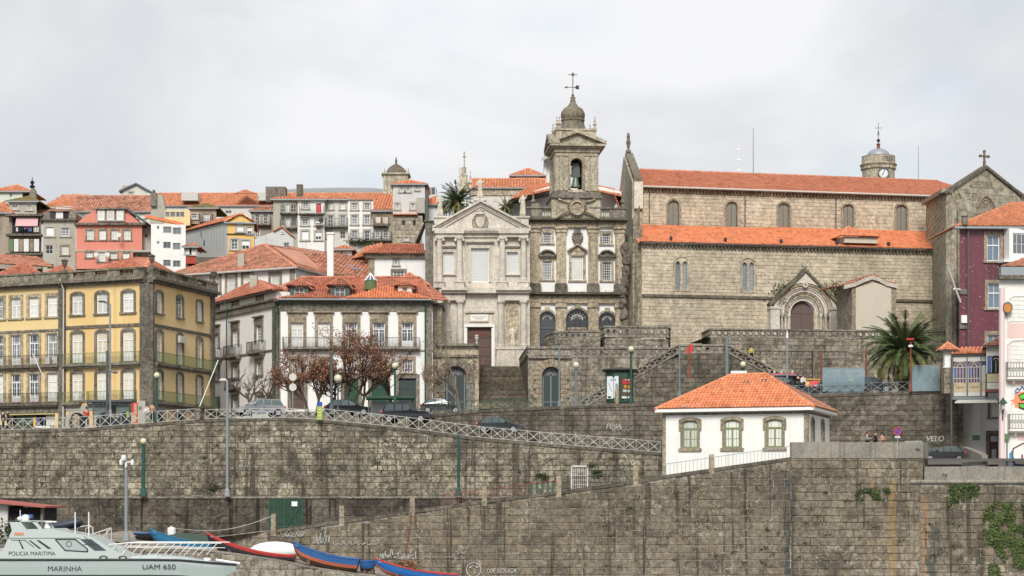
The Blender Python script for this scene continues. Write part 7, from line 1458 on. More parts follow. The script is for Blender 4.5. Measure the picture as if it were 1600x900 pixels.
# ---------------- white customs house in the foreground ----------------
def white_house():
 FA=Fr(1040,170.3,1262,166.2); FBk=Fr(1262,166.2,1296,176.0); S=FA.s; zb=7.6
 zt=FA.z(1262,641.5); b=Bld(FA,'cottage','small white single storey house with orange hip roof, green framed windows and granite trim','building','cottage_wall',0,FA.L,zb,zt,9.5)
 for cx in (1078.5,1144,1210.5):
  xx=S(cx); z0=FA.z(1144,700); z1=FA.z(1144,656); a,c=xx-.66,xx+.66
  b.hole(a,c,z0,z1,.22)
  w=window(FA,b.rt,a,c,z0,z1,cols=4,rows=3,trans=.70,half=True,pane='curtain' ,frame='green_frame',arch=.22,rec=.14,fw=.13,mw=.03)
  m=MB(); m.box(FA,a-.17,a,z0,z1-.22,-.05,.08); m.box(FA,c,c+.17,z0,z1-.22,-.05,.08)
  m.box(FA,a-.30,a-.17,z1-.85,z1+.05,-.05,.1); m.box(FA,c+.17,c+.30,z1-.85,z1+.05,-.05,.1)
  oi=arcpts(xx,z1-.22,.66,.22,10); oo=arcpts(xx,z1-.02,.83 if 0 else .96,.28,10)
  for i in range(10): m.prism(FA,[oo[i],oo[i+1],oi[i+1],oi[i]],-.05,.1)
  m.box(FA,a-.32,c+.32,z0-.24,z0,-.05,.14); m.bd('surround','tan_granite',w)
 b.finish(reveal=.16)
 m=MB(); m.box(FA,-.25,.02,zb,zt,-.3,.06); m.box(FA,FA.L-.30,FA.L+.02,zb,zt,-.3,.07); m.bd('corner_quoin','tan_granite',b.rt)
 hs=[]
 for px in (1269.5,1285):
  a,c=FBk.s(px)-.55,FBk.s(px)+.55; z0,z1=zb+2,FA.z(1144,656); hs.append((a,c,z0,z1,.2)); window(FBk,b.rt,a,c,z0,z1,cols=2,rows=3,pane='glass_mid',frame='green_frame',arch=.2,rec=.14,fw=.12,sur='tan_granite',sw=.25,sd=.08)
 m=wallmesh(FBk,.02,FBk.L,zb,zt,hs,reveal=.16); m.bd('wall','cottage_wall',b.rt)
 m=MB(); m.box(FBk,.0,.28,zb,zt,-.3,.06); m.bd('corner_quoin','tan_granite',b.rt)
 m=MB(); m.box(FA,-.2,FA.L,zt-.22,zt-.05,-.1,.05); m.box(FBk,0,FBk.L,zt-.22,zt-.05,-.1,.05); m.bd('frieze','grey_granite',b.rt)
 ov=.62; z=zt+.02
 c0=FA.pt(-.75,z,ov); c1=FA.pt(FA.L,z,0)+ (FA.n+FBk.n).to_3d()*ov; c2=FBk.pt(FBk.L+.5,z,ov); c3=c0+(c2-c1)
 m=MB()
 for p,q in ((c0,c1),(c1,c2)):
  d=(q-p).normalized(); n=Vector((-d.y,d.x,0)); m.hexa([p-Vector((0,0,.0)),q,q+n*.7,p+n*.7,p+Vector((0,0,.26)),q+Vector((0,0,.26)),q+n*.7+Vector((0,0,.26)),p+n*.7+Vector((0,0,.26))])
 m.bd('fascia','white_paint',b.rt)
 up=Vector((0,0,.27)); c0,c1,c2,c3=[c+up for c in (c0,c1,c2,c3)]
 r0=P(1142,586,173.5); r1=P(1196,585.5,172.2); r1.z=r0.z
 tiles([c0,c1,r1,r0],'tile_bright',b.rt,pw=.30,pl=.47,h=.10); tiles([c1,c2,r1],'tile_old',b.rt,pw=.27,pl=.42,h=.10); tiles([c3,c0,r0],'tile_bright',b.rt,pw=.27,pl=.42); MB().poly([c2,c3,r0,r1]).bd('roof','tile_old',b.rt)
 for seg in ([c0,r0],[r0,r1],[c1,r1],[c2,r1]): ridge(seg,'tile_bright',b.rt,r=.15)
 n=(c1-c0).cross(r0-c0).normalized(); n=n if n.z>0 else -n; e=(c1-c0).normalized(); g=n.cross(e);
 for (px,py) in ((1147,601.5),(1174,600.5)):
  t=((py-641)/(586-641)); c=c0+e*0; base=c0+(c1-c0)*((px-1030)/(1262-1030)) ; p=c0+e*((px-1030)/232*(c1-c0).length*1.0)+g*((r0-c0).dot(g)*t)+n*.12
  m=MB(); m.poly([p-e*.28,p+e*.28,p+e*.28+g*.45,p-e*.28+g*.45]); m.bd('skylight','glass_dark',b.rt)
 m=MB(); p=c0+(c1-c0)*.19;
 for i in range(12): q=p+e*(R.random()-.5)*1.0+g*R.random()*.3+n*.15; s=.1+.1*R.random(); m.poly([q-e*s,q+g*s*.7,q+e*s,q-g*s*.4+n*.06])
 m.bd('broken_tiles','white_worn',b.rt,kind='stuff')
 s=thing('sign_board','white sign board on a post behind the ridge of the small orange roof','sign',P(1158,600,186)); f=Fr(1142,186,1167,186); MB().box(f,0,f.L,f.z(0,590),f.z(0,579.5),-.08,.0).bd('board','poster_white',s); tube('post','lamp_green',s,[P(1161,630,186.1),P(1161,580,186.1)],.06)
 m=MB(); q=f.z(0,585); rib(m,f,[(.25,q-.08),(.4,q),(.5,q+.06)],.06,.01); m.bd('sign_mark','balcony_green',s)
white_house()
# ---------------- houses on the hill ----------------
WS={'w':dict(cols=2,rows=3,pane='glass_mid',sur='concrete',sw=.2,sd=.05),'c':dict(cols=2,rows=3,pane='curtain',sur='concrete',sw=.2,sd=.05),'d':dict(cols=2,rows=2,pane='glass_dark',frame='dull_white'),
'g':dict(cols=3,rows=4,pane='glass_mid',sur='tan_granite',sw=.24,sd=.06),'s':dict(cols=1,rows=1,pane='glass_mid',shut=.96,sur='concrete',sw=.22,sd=.05),'h':dict(cols=2,rows=1,pane='glass_dark',shut=.55,sur='concrete',sw=.2,sd=.05),
'n':dict(cols=2,rows=1,pane='glass_mid',frame='grey_metal'),'r':dict(cols=1,rows=2,pane='cloth_red',frame='cloth_red'),'o':dict(cols=1,rows=1,pane='interior_dark',frame='grey_granite'),'p':dict(cols=2,rows=2,pane='curtain',sur='tan_granite',sw=.2,sd=.05)}
def house(label,Y,x0,x1,yt,yb,wall,wins=(),roof=None,dep=8,name='town_house',Y1=None,group=None,bands=(),bals=()):
 F=Fr(x0,Y,x1,Y1 or Y); b=Bld.px(F,name,label,'house',wall,x0,x1,yt,yb,dep)
 for w in wins: b.win(*w[:4],rec=.15,fw=.09,mw=.05,**WS[w[4]])
 b.finish(reveal=.2)
 if roof:
  k,py,mat=roof[:3]; Yr=Y+(dep if k=='shed' else 0 if k=='front' else dep/2); b.roof(k,P(0,py,Yr).z-b.z1,mat,over=roof[3] if len(roof)>3 else .35,pw=.42,pl=.6)
 for (py,t,mat) in bands: b.band(F.z((x0+x1)/2,py+t/2),F.z((x0+x1)/2,py-t/2),.15,mat,'string_band')
 for (xa,xb,py,rail) in bals: balcony(F,b.rt,F.s(xa),F.s(xb),F.z((xa+xb)/2,py),.7,1.0,'grey_granite',rail,step=.22)
 return b
def hroof(label,slopes,mat,ridges=(),name='roof',pw=.42,wall=None):
 t=thing(name,label,'roof',P(*slopes[0][0]))
 for s in slopes: tiles([P(*q) for q in s],mat,t,name='tile_slope',pw=pw,pl=.6)
 for r in ridges: ridge([P(*q) for q in r],mat,t,r=.16)
 if wall: MB().poly([P(*q) for q in wall[1]]).bd('wall',wall[0],t)
 return t
b=house('very long low cream building under the long bright orange roof on the skyline',400,240,620,322,345,'white_stained',[(440+0*i,328,446,334,'d') for i in range(0)]+[(352,329,362,334,'d')],('gable',302,'tile_orange'),14,'long_building')
for px in (300,418): c=P(px,312,402); MB().wbox(c.x-1.6,c.x+1.6,c.y-3,c.y+1,c.z-.6,c.z+.9).bd('skylight_box','dull_white',b.rt)
hroof('small orange roof peak rising from the long skyline roof, with a dark cap',[[(365,303,398),(403,303,398),(383,296.5,404)]],'tile_orange')
b=house('weathered old house with broad reddish roof left of the grey gable wall',330,112,236,331,352,'white_stained',[(126,334,133,341,'w'),(150,334,160,341,'h'),(205,334,213,341,'d'),(218,334,227,341,'c')],('gable',306,'tile_old',.3),13)
w=thing('gable_wall','tall grey party wall with chimney stump, right of the weathered reddish roof','wall',P(247,350,325)); MB().prism(Fr(236,322,262,322),[(Fr(236,322,262,322).s(x),Fr(236,322,262,322).z(0,y)) for x,y in ((234,352),(236,330),(240,309),(242,304),(254,305),(260,338),(262,352))],-1,0).bd('wall_block','grey_render',w)
m=MB(); c=P(240.5,308,322); m.wbox(c.x-.5,c.x+.5,c.y-.5,c.y+.5,c.z-1.5,c.z+.6); m.wbox(c.x-.2,c.x+.2,c.y-.2,c.y+.2,c.z+.6,c.z+1.1); m.bd('chimney','grey_granite',w)
hroof('bright orange roof slope at the left skyline behind the pink house',[[(66,322,345),(150,327,345),(140,305,352),(100,310,352)]],'tile_orange',wall=('white_stained',[(70,340,345),(112,340,345),(112,322,345),(70,322,345)]))
house('pale green attic house with an orange hip roof at the top left skyline',320,-14,47,299.5,320,'green_white',[(15,302,19,309,'d'),(35,301,46,310,'o'),(-5,302,0,309,'d')],('hip',289,'tile_orange'),9)
t=thing('bell_gable','slender stone bell gable with dark iron finial beside the pale green attic house','tower',P(52,315,312)); c=P(52,315,312); k=312/FL
MB().lathe(c,[(6*k,0),(5*k,8*k),(4*k,17*k),(3.2*k,17.5*k),(2.6*k,20*k),(1*k,22*k)],4,sq=True).bd('gable_stone','grey_granite',t); m=MB(); m.lathe(P(50.5,294,312),[(.3,0),(.45,.3),(.15,.5),(.35,.9),(.1,1.2)],8); tt=P(50.5,277,312); m.tube([P(50.5,290,312),tt],.05,4); m.bd('finial','black_iron',t)
t=thing('hall','long low grey metal roofed hall on the skyline behind the white houses','building',P(525,300,430)); f=Fr(437,430,612,430); m=MB(); o=[(f.s(x),f.z(0,y)) for x,y in ((437,310),(437,296.5),(470,294.5),(530,293),(580,293.5),(612,296),(612,310))]; m.prism(f,o,-12,0); m.bd('hall_roof','zinc',t)
for i in range(40): s=f.L*i/40+.2; MB().box(f,s,s+.12,f.z(0,305),f.z(0,296.5),0,.12).bd('seam','grey_metal',t)
b=house('small white gabled attic house perched on the skyline left of the long orange roof',370,190,231,299,308,'white_stained',[(200,295,208,305,'w')] and [(201,300,208,306,'w')],None,5)
f=b.F; m=MB(); z=b.z1; m.poly([f.pt(0,z),f.pt(f.L,z),f.pt(f.s(213),f.z(0,288))]); m.bd('gable_wall','white_stained',b.rt); m=MB(); m.prism(f,[(-.4,z-.2),(f.s(213),f.z(0,288)),(f.L+.6,z-.3),(f.L+.6,z+.05),(f.s(213),f.z(0,286)),(-.4,z+.15)],-4,.5); m.bd('roof','slate',b.rt)
MB().box(f,0,f.s(207),f.z(0,298),f.z(0,289),-3,-.6).bd('attic_room','grey_render',b.rt); MB().box(f,f.s(208),f.s(215),f.z(0,290),f.z(0,285),-3.5,-2).bd('chimney','grey_granite',b.rt)
t=thing('domed_church','distant stone church with a ribbed dome and four corner pinnacles on the skyline','church',P(619,300,400)); k=400/FL; c=P(619,300,400)
m=MB(); m.lathe(Vector((c.x,c.y,P(0,300,400).z-3)),[(19*k,0),(19*k,24*k+3),(22*k,24.5*k+3),(22*k,27*k+3),(16*k,27.2*k+3)],4,sq=True,rot=0); m.bd('drum','tower_stone',t)
dome(Vector((c.x,c.y,P(0,275,400).z)),15*k,18*k,'dome_stone',t,prof=[(16*k,0),(16.3*k,2*k),(15.2*k,7*k),(12*k,12*k),(7*k,16*k),(2.5*k,18.5*k),(1.2*k,21*k),(2*k,22*k),(.5*k,30*k)])
for p in (601,607,634,638): pinnacle(P(p,274,400 if p in(601,634) else 404),11*k,'tower_stone',t,r=.28)
t=thing('tower_block','pale far block with dark ventilation louvres right of the grey tall house','building',P(672,300,400)); f=Fr(664,400,685,400); MB().box(f,0,f.L,f.z(0,330),f.z(0,304),-5,0).box(f,f.s(666),f.s(681),f.z(0,304),f.z(0,291),-5,-.1).bd('wall','light_grey',t)
for a in (667,674): MB().box(f,f.s(a),f.s(a+5.5),f.z(0,303),f.z(0,293),-.3,.05).bd('louvre','dark_metal',t)
b=house('orange roofed long nave with stone frieze behind the statues of the pale church',300,735,850,294,345,'white_stained',(),('gable',279.5,'tile_orange'),12,'church_nave',bands=((300,11,'brown_granite'),))
b=house('little lantern house with curved orange pyramid roof on the skyline left of the bell tower',310,806,843,275.5,281,'white_wall',(),('hip',264,'tile_orange',.9),5,'lantern_house')
t=thing('tower','tall white plastered tower corner half hidden behind the bell tower','tower',P(856,290,320)); f=Fr(848,320,868,320); MB().box(f,f.s(850),f.L,f.z(0,300),f.z(0,246),-6,0).bd('wall','white_wall',t); m=MB(); m.hexa([P(846,252,319),P(870,240,316),P(870,240,325),P(846,252,325),P(846,247,319),P(870,233,316),P(870,233,325),P(846,247,325)]); m.bd('cornice','dull_white',t)
for px in (853,858): MB().box(f,f.s(px),f.s(px+1.2),f.z(0,290),f.z(0,252),0,.3).bd('pilaster','light_grey',t)
t=thing('stone_cross','tall mossy stone cross on a baroque plinth with pinnacles, above the small palm','cross',P(725,295,262)); k=262/FL; c=P(725.5,300,262)
m=MB(); m.lathe(c,[(9*k,0),(7.5*k,8*k),(8*k,10*k),(5.5*k,12*k),(4.5*k,24*k),(5*k,26*k),(3*k,28*k),(3*k,37*k),(3.6*k,38*k)],8); m.bd('plinth','tower_stone',t); m=MB(); f=Fr.raw((c.x,262),(1,0)); z=c.z; m.box(f,-1.0*k,1.0*k,z+38*k,z+63*k,-.1,.1); m.box(f,-2.6*k,2.8*k,z+54*k,z+56*k,-.08,.08); m.bd('cross','tower_stone',t)
for px,y0,y1 in ((718,300,262),(735,296,266),(721,294,260)): pinnacle(P(px,y0,262),(y0-y1)*k,'pale_stone',t,r=3*k)
m=thing('small_cross','small carved white stone cross on the slate roof of the pale church','cross',P(727,322,221)); f=Fr(715,221,740,221); MB().box(f,f.s(726),f.s(728),f.z(0,322),f.z(0,311),-.1,.1).box(f,f.s(721),f.s(733),f.z(0,317.5),f.z(0,315.5),-.09,.09).bd('cross','pale_stone',m)
house('white house end wall between the tall grey house and the left statue',262,662,690,320,350,'white_wall',(),('hip',308,'tile_bright'),7)
house('dark narrow house with orange roof and round holes at the left picture edge',262,-25,15,333,420,'brown_render',[(-12,343,-3,356,'w')],('hip',316,'tile_orange'),8)
b=house('brown house with tiers of wooden verandas, a pink awning and hanging laundry',260,14,65,337,420,'brown_render',(),None,8)
F=b.F; s=F.s; z=lambda y:F.z(0,y)
MB().box(F,0,F.L,z(353),z(337),.1,.25).bd('parapet_board','grey_wood',b.rt) if 0 else None
for y in (337,368,398): MB().box(F,-.2,F.L+.2,z(y+2),z(y-1),-.1,1.0).bd('veranda_floor','dark_granite',b.rt)
MB().box(F,.4,F.L-.3,z(367),z(340),-.05,.02).bd('recess_shade_panel','interior_dark',b.rt)  # flat near-black panel, painted in place of the shade behind the veranda
m=MB(); m.hexa([F.pt(s(27),z(355),1.1),F.pt(s(62),z(355),1.1),F.pt(s(62),z(354.5),1.0),F.pt(s(27),z(354.5),1.0),F.pt(s(27),z(341),.5),F.pt(s(61),z(341),.5),F.pt(s(61),z(341),.4),F.pt(s(27),z(341),.4)]); m.bd('awning','awning_pink',b.rt)
for i,(x,w,c,y0,y1) in enumerate(((28,3,'cloth_white',356,363),(33,4,'cloth_black',356,362),(40,3,'cloth_blue',355,360),(44,5,'cloth_red',355,359),(47,5,'cloth_blue',357,363),(55,8,'dull_white',355,364))): MB().box(F,s(x),s(x+w),z(y1),z(y0),.85,.9).bd('laundry',c,b.rt)
MB().box(F,.3,F.L-.3,z(394),z(372),-.05,.02).bd('recess_shade_panel','interior_dark',b.rt)  # lower panel, veranda shade painted near-black the same way
for x,w,c in ((15,8,'balcony_green'),(24,7,'cloth_white'),(32,6,'tan_granite'),(39,8,'cloth_white'),(48,6,'tan_granite'),(55,8,'cloth_white')): MB().box(F,s(x),s(x+w),z(394),z(374.5),.6,.7).bd('veranda_panel',c,b.rt)
railing(F,b.rt,.1,F.L-.1,z(367),1.0,.95,'dark_metal',step=.3)
house('stone attic house with mossy green hip roof above the verandas',264,14,57,315,338,'grey_render',[(19,318,28,327,'w'),(42,318,50,328,'w')],('hip',307,'tile_moss'),8)
house('small red roofed lean-to right of the mossy attic',266,56,68,335,345,'brown_render',(),('shed',325,'tile_old'),6)
b=house('tall bare grey brown house with shuttered windows and a ruined attic dormer',258,67,118,344,428,'grey_render',[(72,355,84,369,'s'),(96,356,108,369,'w'),(71,383,83,397,'d'),(96,384,107,398,'p'),(74,413,84,420,'o')],None,8)
F=b.F; s=F.s; z=lambda y:F.z(0,y); m=MB(); m.prism(F,[(0,z(343)),(0,z(337)),(s(76),z(326)),(s(110),z(326)),(F.L,z(334)),(F.L,z(343))],-6,-.3); m.bd('mansard','grey_granite',b.rt); MB().box(F,-.2,F.L+.2,z(345),z(342.5),-1,.4).bd('cornice','dark_granite',b.rt)
for x0,x1,mt in ((78,85,'glass_dark'),(87,98,'cloth_white'),(99,106,'interior_dark')): MB().box(F,s(x0),s(x1),z(341),z(330),-.3,-.15).bd('attic_window',mt,b.rt)
MB().box(F,s(77),s(107),z(330),z(328),-1,.1).bd('dormer_roof','tile_old',b.rt)
b=house('salmon pink house with a mansard top and white windows',256,119,222,351,393,'pink_wall',[(x,359.5,x+10.5,374.5,'p') for x in (136,155,174,193.5)],None,9)
F=b.F; s=F.s; z=lambda y:F.z(0,y); m=MB(); m.prism(F,[(0,z(349)),(s(131),z(338)),(s(151),z(326.5)),(s(197),z(327.5)),(F.L,z(351)),],-5,-.25); m.bd('mansard','pink_wall',b.rt)
MB().box(F,s(149),s(200),z(327.5),z(325),-6,.3).bd('roof_edge','grey_granite',b.rt); MB().box(F,-.2,F.L+.5,z(352),z(348.5),-1,.45).bd('cornice','grey_granite',b.rt)
m=MB(); m.prism(F,[(s(197),z(327)),(F.L+.6,z(350)),(F.L+.6,z(347)),(s(199),z(324.5))],-6,.2); m.bd('sloping_eave','slate',b.rt)
for x in (153.5,168,183): window(F,b.rt,s(x),s(x+10),z(344),z(330),cols=1,rows=2,pane='curtain',sur='concrete',sw=.12,rec=-.1)
MB().box(F,-.1,F.L+1.2,z(394.5),z(391.5),-1,.5).bd('sill_band','concrete',b.rt)
b2=house('lower storey of the salmon house, deeper pink with a white door',255.5,119,208,393,420,'pink_wall',[(135,394,145,402,'p'),(154,394,164,408,'c'),(173,395,183,404,'p'),(192,395,202,404,'p')],None,6)
for px,py in ((150,398),(168,398),(186,367)): m=MB(); m.lathe(P(px,py,254.8),[(.0,.0),(.34,.08)],14); o=MB().ring(Fr(px-3,254.6,px+3,254.6),Fr(px-3,254.6,px+3,254.6).s(px),P(0,py,254.6).z,.0,.27,-.05,.05,14); o.bd('satellite_dish','dish_white',b2.rt)
house('narrow worn beige house slice between the pink and the white modern house',257.2,208,238,356,425,'concrete',[(226,366,231,371,'o'),(211,395,218,402,'p')],None,8)
b=house('plain white modern house with horizontal windows and an orange lean-to roof',254,236,290,350,425,'white_wall',[(245,353,249,358,'n'),(255,354,268,364,'n'),(270,355.5,283,366,'n'),(245,377,249,381,'n'),(255,378,267,388,'n'),(270,379.5,282,390,'n'),(255,406,267,416,'n'),(270,407,282,417,'n')],None,8,Y1=254.6)
hroof('orange lean-to roof sloping over the white modern house',[[(226,341,253.6),(291,354,255.6),(282,350,262),(230,337,262)]],'tile_bright')
house('light yellow flat house with a row of white windows on the hill',275,257,297,329,352,'light_yellow',[(258,331,265,339,'n'),(266,331,274,339,'n'),(275,331,281,339,'n'),(281.5,331,288,339,'n')],None,7)
house('small old brown house under a mossy roof with dark chimney, near the yellow flat house',278,297,338,325.5,350,'brown_render',[(299,334,308,342,'w'),(318,334,328,346,'p')],('hip',318,'tile_moss'),8,bals=((312,333,346.5,'dark_metal'),))
b=house('deep yellow gabled house with shuttered windows in front of the grey cladding wall',262,354,397,348,396,'bright_yellow',[(370,349,380,362,'s'),(386,355,394,366,'h'),(361,374,372,390,'w'),(377.5,375.5,390,390,'h')],('front',334,'tile_orange',.3),9,Y1=262.4,bands=((366,1.5,'black_iron'),))
t=thing('side_wall','long grey clad side wall under an orange roof edge, left of the deep yellow gable','wall',P(320,390,268)); f=Fr(289,274,353.7,261.9); m=MB(); m.prism(f,[(0,f.z(289,402)),(f.L,f.z(354,402)),(f.L,f.z(354,346)),(0,f.z(289,362))],-1,0); m.bd('wall_block','grey_cladding',t)
for i in range(1,14): a=f.L*i/14; MB().box(f,a-.04,a+.04,f.z(320,400),f.z(320,362-16*i/14+4),0,.05).bd('cladding_seam','zinc',t)
for x,y in ((314,362),(313,388),(318,376)): MB().box(f,f.s(x),f.s(x+2),f.z(x,y+8),f.z(x,y),-.1,.04).bd('slit_window','glass_dark',t)
tiles([f.pt(-.2,f.z(289,362),.3),f.pt(f.L,f.z(354,346),.3),P(381,333,270),P(300,354,285)],'tile_orange',t,pw=.42)
house('little red house with white shutters under the grey cladding wall',246,290,307,386,412,'red_wall',[(290.5,389,296,397,'s'),(299,389.5,305.5,398,'s')],('hip',380,'tile_old'),5)
house('grey brown row house with orange eave left of the tall stained row',275,393,429,330,392,'brown_render',[(398,334,406,350,'w'),(411,334,419,350,'w'),(398,356,406,370,'w')],('hip',322,'tile_old'),8,bals=((395,424,351,'dark_metal'),))
b=house('small lilac grey gabled house tucked under the row of tall houses',252,398,458,373,395,'light_grey',[(443,379,452,387,'d')],None,7)
F=b.F; m=MB(); m.poly([F.pt(0,b.z1+.0),F.pt(F.L,b.z1),F.pt(F.s(456),F.z(0,369)),F.pt(F.s(441),F.z(0,355)),F.pt(F.s(428),F.z(0,362))]); m.bd('gable_wall','light_grey',b.rt); window(F,b.rt,F.s(438),F.s(444.5),F.z(0,365.5),F.z(0,361),cols=2,rows=1,pane='glass_mid',rec=-.06)
m=MB(); m.prism(F,[(F.s(427),F.z(0,362)),(F.s(441),F.z(0,355)),(F.s(458),F.z(0,370)),(F.s(458),F.z(0,368)),(F.s(441),F.z(0,353)),(F.s(427),F.z(0,360))],-3,.3); m.bd('verge','maroon' if 0 else 'tile_red',b.rt)
b=house('grey stained tall house with glazed balconies, leftmost of the tall row',266,427,465,312,395,'grey_render',[(438.5,319,446,332,'d'),(447,319,452,332,'c'),(454,319,463,332,'d'),(438.5,340,446,353,'d'),(447,340,453,355,'c'),(455,340,463,353,'n')],('hip',303,'tile_orange'),8,bals=((438,465,333,'rail_white'),(438,465,356,'dark_metal')))
c=P(432,303,268); MB().wbox(c.x-1.3,c.x+1.3,c.y-1,c.y+1,c.z-1.2,c.z+.8).bd('chimney','grey_granite',b.rt)
b=house('white tall house with a red balcony door and a black satellite dish',264,465,507,312,400,'white_worn',[(473,316,482,326,'w'),(494,318,502,333,'r'),(471.5,342.5,482,352,'w'),(493,344,503,352,'h'),(471.5,361,482,375,'s'),(492.5,362,502.5,375,'h')],('hip',304,'tile_orange'),8,bands=((334.5,1.2,'grey_granite'),),bals=((468,506,334,'rail_white'),))
MB().ring(b.F,b.F.s(503),b.F.z(0,346),0,.33,.9,1.0,14).bd('satellite_dish','black_iron',b.rt); MB().box(b.F,b.F.s(494),b.F.s(502),b.F.z(0,357),b.F.z(0,352),.2,.3).bd('hanging_cloth','maroon',b.rt); c=P(468.5,303,267); MB().wbox(c.x-.4,c.x+.4,c.y-.4,c.y+.4,c.z-1,c.z+1.2).bd('chimney','dark_granite',b.rt)
house('badly stained tall house with two tall doors over a curved balcony',265,507,544,312,400,'white_stained',[(513,317,520,327,'c'),(532,317,539,327,'c'),(512,336.5,521,354,'w'),(531,336.5,540,354,'w'),(531,361,540,373,'d'),(511,361,517,372,'c')],('hip',304,'tile_orange'),8,bals=((508,544,354,'dark_metal'),))
b=house('clean white tall house with six framed windows and plants on its lowest balcony',264,544,583,312,400,'white_wall',[(x,y,x+9,y+h,'w') for x in (549.5,569) for y,h in ((317.5,10),(336.5,14),(360.5,15))],None,8,bands=((312.5,1.5,'dark_granite'),),bals=((545,583,377,'dark_metal'),))
for px in (548,553,561,566,574,580): tuft(P(px,378,263),(1.0,.4,.7),40,'leaf_dark',b.rt,'balcony_plant')
hroof('orange roof slope filling the skyline right of the clean white tall house',[[(583,331,285),(614,331,285),(614,303,300),(583,303,300)]],'tile_orange')
house('brown weathered house with pink framed windows beside the clean white one',262,583,615,330,402,'brown_render',[(587,337,594,348,'p'),(598.5,337,606.5,349,'p'),(586,359,594,372,'w'),(598,359,607,372,'w')],('hip',325,'tile_old'),8,bals=((583,607,352,'cloth_tan'),(583,612,375,'dark_metal')))
b=house('tall light grey house slab with small windows beside the domed church',258,614,664,288,334,'light_grey',[(625,292,630.5,299.5,'w'),(635,292,640.5,299.5,'w'),(650,292,654,297,'w'),(618,318,624,327,'w'),(642,318,648,327,'w')],('hip',282.5,'tile_bright',.3),8)
MB().box(b.F,b.F.s(651),b.F.s(663),b.F.z(0,333),b.F.z(0,309),0,.3).bd('bay','concrete',b.rt); m=MB().prism(b.F,[(b.F.s(664),b.F.z(0,350)),(b.F.s(668),b.F.z(0,350)),(b.F.s(668),b.F.z(0,292)),(b.F.s(664),b.F.z(0,288))],-5,-.3); m.bd('side_wall','dark_metal',b.rt)
b=house('rough rubble stone house under a narrow orange roof strip with arched windows',257,614,660,337,402,'rubble',[(628,344,633,352,'o'),(645,344,650,353,'o'),(632,370.5,638,376,'w')],None,8)
F=b.F; tiles([F.pt(-.2,b.z1,.4),F.pt(F.s(654),b.z1,.4),F.pt(F.s(650),F.z(0,333.5),-.9),F.pt(.3,F.z(0,333.5),-.9)],'tile_bright',b.rt)
lay(F,crs(F,.05,F.L-.1,F.z(0,402),b.z1-.1,.55,.8,b.holes and [h[:4] for h in b.holes],seed=5,hj=.3,jit=.6),'rubble',b.rt,proud=.06,limit=200)
t=thing('chimney_stack','tall square white chimney stack rising in front of the tall row','chimney',P(516,425,216)); f=Fr(511,216,521,216); MB().box(f,0,f.L,f.z(0,432),f.z(0,366),-.7,0).box(f,-.08,f.L+.08,f.z(0,366),f.z(0,363),-.8,.08).bd('shaft','white_worn',t)
house('tiny red house with two white shutters under an orange roof, right of the white stack',240,523,549,390,412,'red_wall',[(524,392,530,402,'s'),(538,392.5,547,402,'s')],('hip',384,'tile_orange'),6)
hroof('low orange hip roof with ventilated gable between the red house and the white hall',[[(549,405,236),(602,392,236),(600,384,242),(572,385,242)],[(560,399,233),(600,391,233),(580,386,240)]],'tile_orange')
F=Fr(265,222,462,214); F2_=Fr(462,214,512,222)
t=Bld(F,'mansion','wide white house with granite windows under a broad mottled hip roof, behind the corner house','building','white_worn',F.s(265),F.L,20,F.z(462,419),8)
for x0,x1 in ((279,293),(331,343),(355,368),(380,393),(423,437)): t.win(x0,429,x1,458,cols=2,rows=4,pane='curtain',sur='tan_granite',sw=.28,sd=.06,rec=.15)
t.finish(sides=False); m=MB(); m.poly([F2_.pt(0,20),F2_.pt(F2_.L,20),F2_.pt(F2_.L,F.z(462,419)),F2_.pt(0,F.z(462,419))]); m.bd('side_wall','white_worn',t.rt)
for x in (303,457): MB().box(F,F.s(x)-.3,F.s(x)+.3,20,F.z(462,419),-.1,.1).bd('quoin','tan_granite',t.rt)
z=F.z(462,419); zz=lambda p,Y:P(p,0,Y)
e0,e1,e2=F.pt(-.5,z,.6),Vector((P(463,0,213.3).x,213.3,z)),Vector((P(516,0,222).x,222,z)); ap=P(412,382,228); ap2=P(470,392,236)
tiles([e0,e1,ap],'tile_old',t.rt,pw=.3,pl=.42); tiles([e1,e2,ap2,ap],'tile_old',t.rt,pw=.3,pl=.42); ridge([e0,ap,e1],'tile_bright',t.rt,r=.14); ridge([ap,ap2],'tile_old',t.rt); MB().tube([e0,e1,e2],.12,6).bd('gutter','dull_white',t.rt)
c=P(377,409,219); MB().wbox(c.x-.35,c.x+.35,c.y-.4,c.y+.4,c.z-.6,P(0,397,219).z).bd('chimney','grey_render',t.rt)
t=hroof('broad old orange roof running behind the mansion to the white hall, with glass skylights',[[(455,420,223),(580,438,223),(580,404,240),(450,392,240)],[(515,440,217),(577,440,217),(542,423,222)]],'tile_old')
for x,y in ((447,400),(466,404),(480,409),(495,413),(520,408),(555,420),(545,415)): c=P(x,y,228.5+(420-y)*.5); MB().poly([c+Vector((-.5,0,0)),c+Vector((.5,-.1,-.12)),c+Vector((.7,.5,.1)),c+Vector((-.3,.6,.22))]).bd('skylight','glass_blue',t)
b=house('white hall with a red tiled roof and one small window, left of the pale church',218,576,668,402,450,'white_wall',[(616,405,622,414,'w'),(614,424,632,440,'g')],None,9,'hall')
F=b.F; MB().box(F,0,F.s(585),F.z(0,450),F.z(0,402),-.1,.1).bd('quoin','tan_granite',b.rt); MB().box(F,-.3,F.L,F.z(0,403),F.z(0,397),-.2,.35).bd('cornice','brown_granite',b.rt)
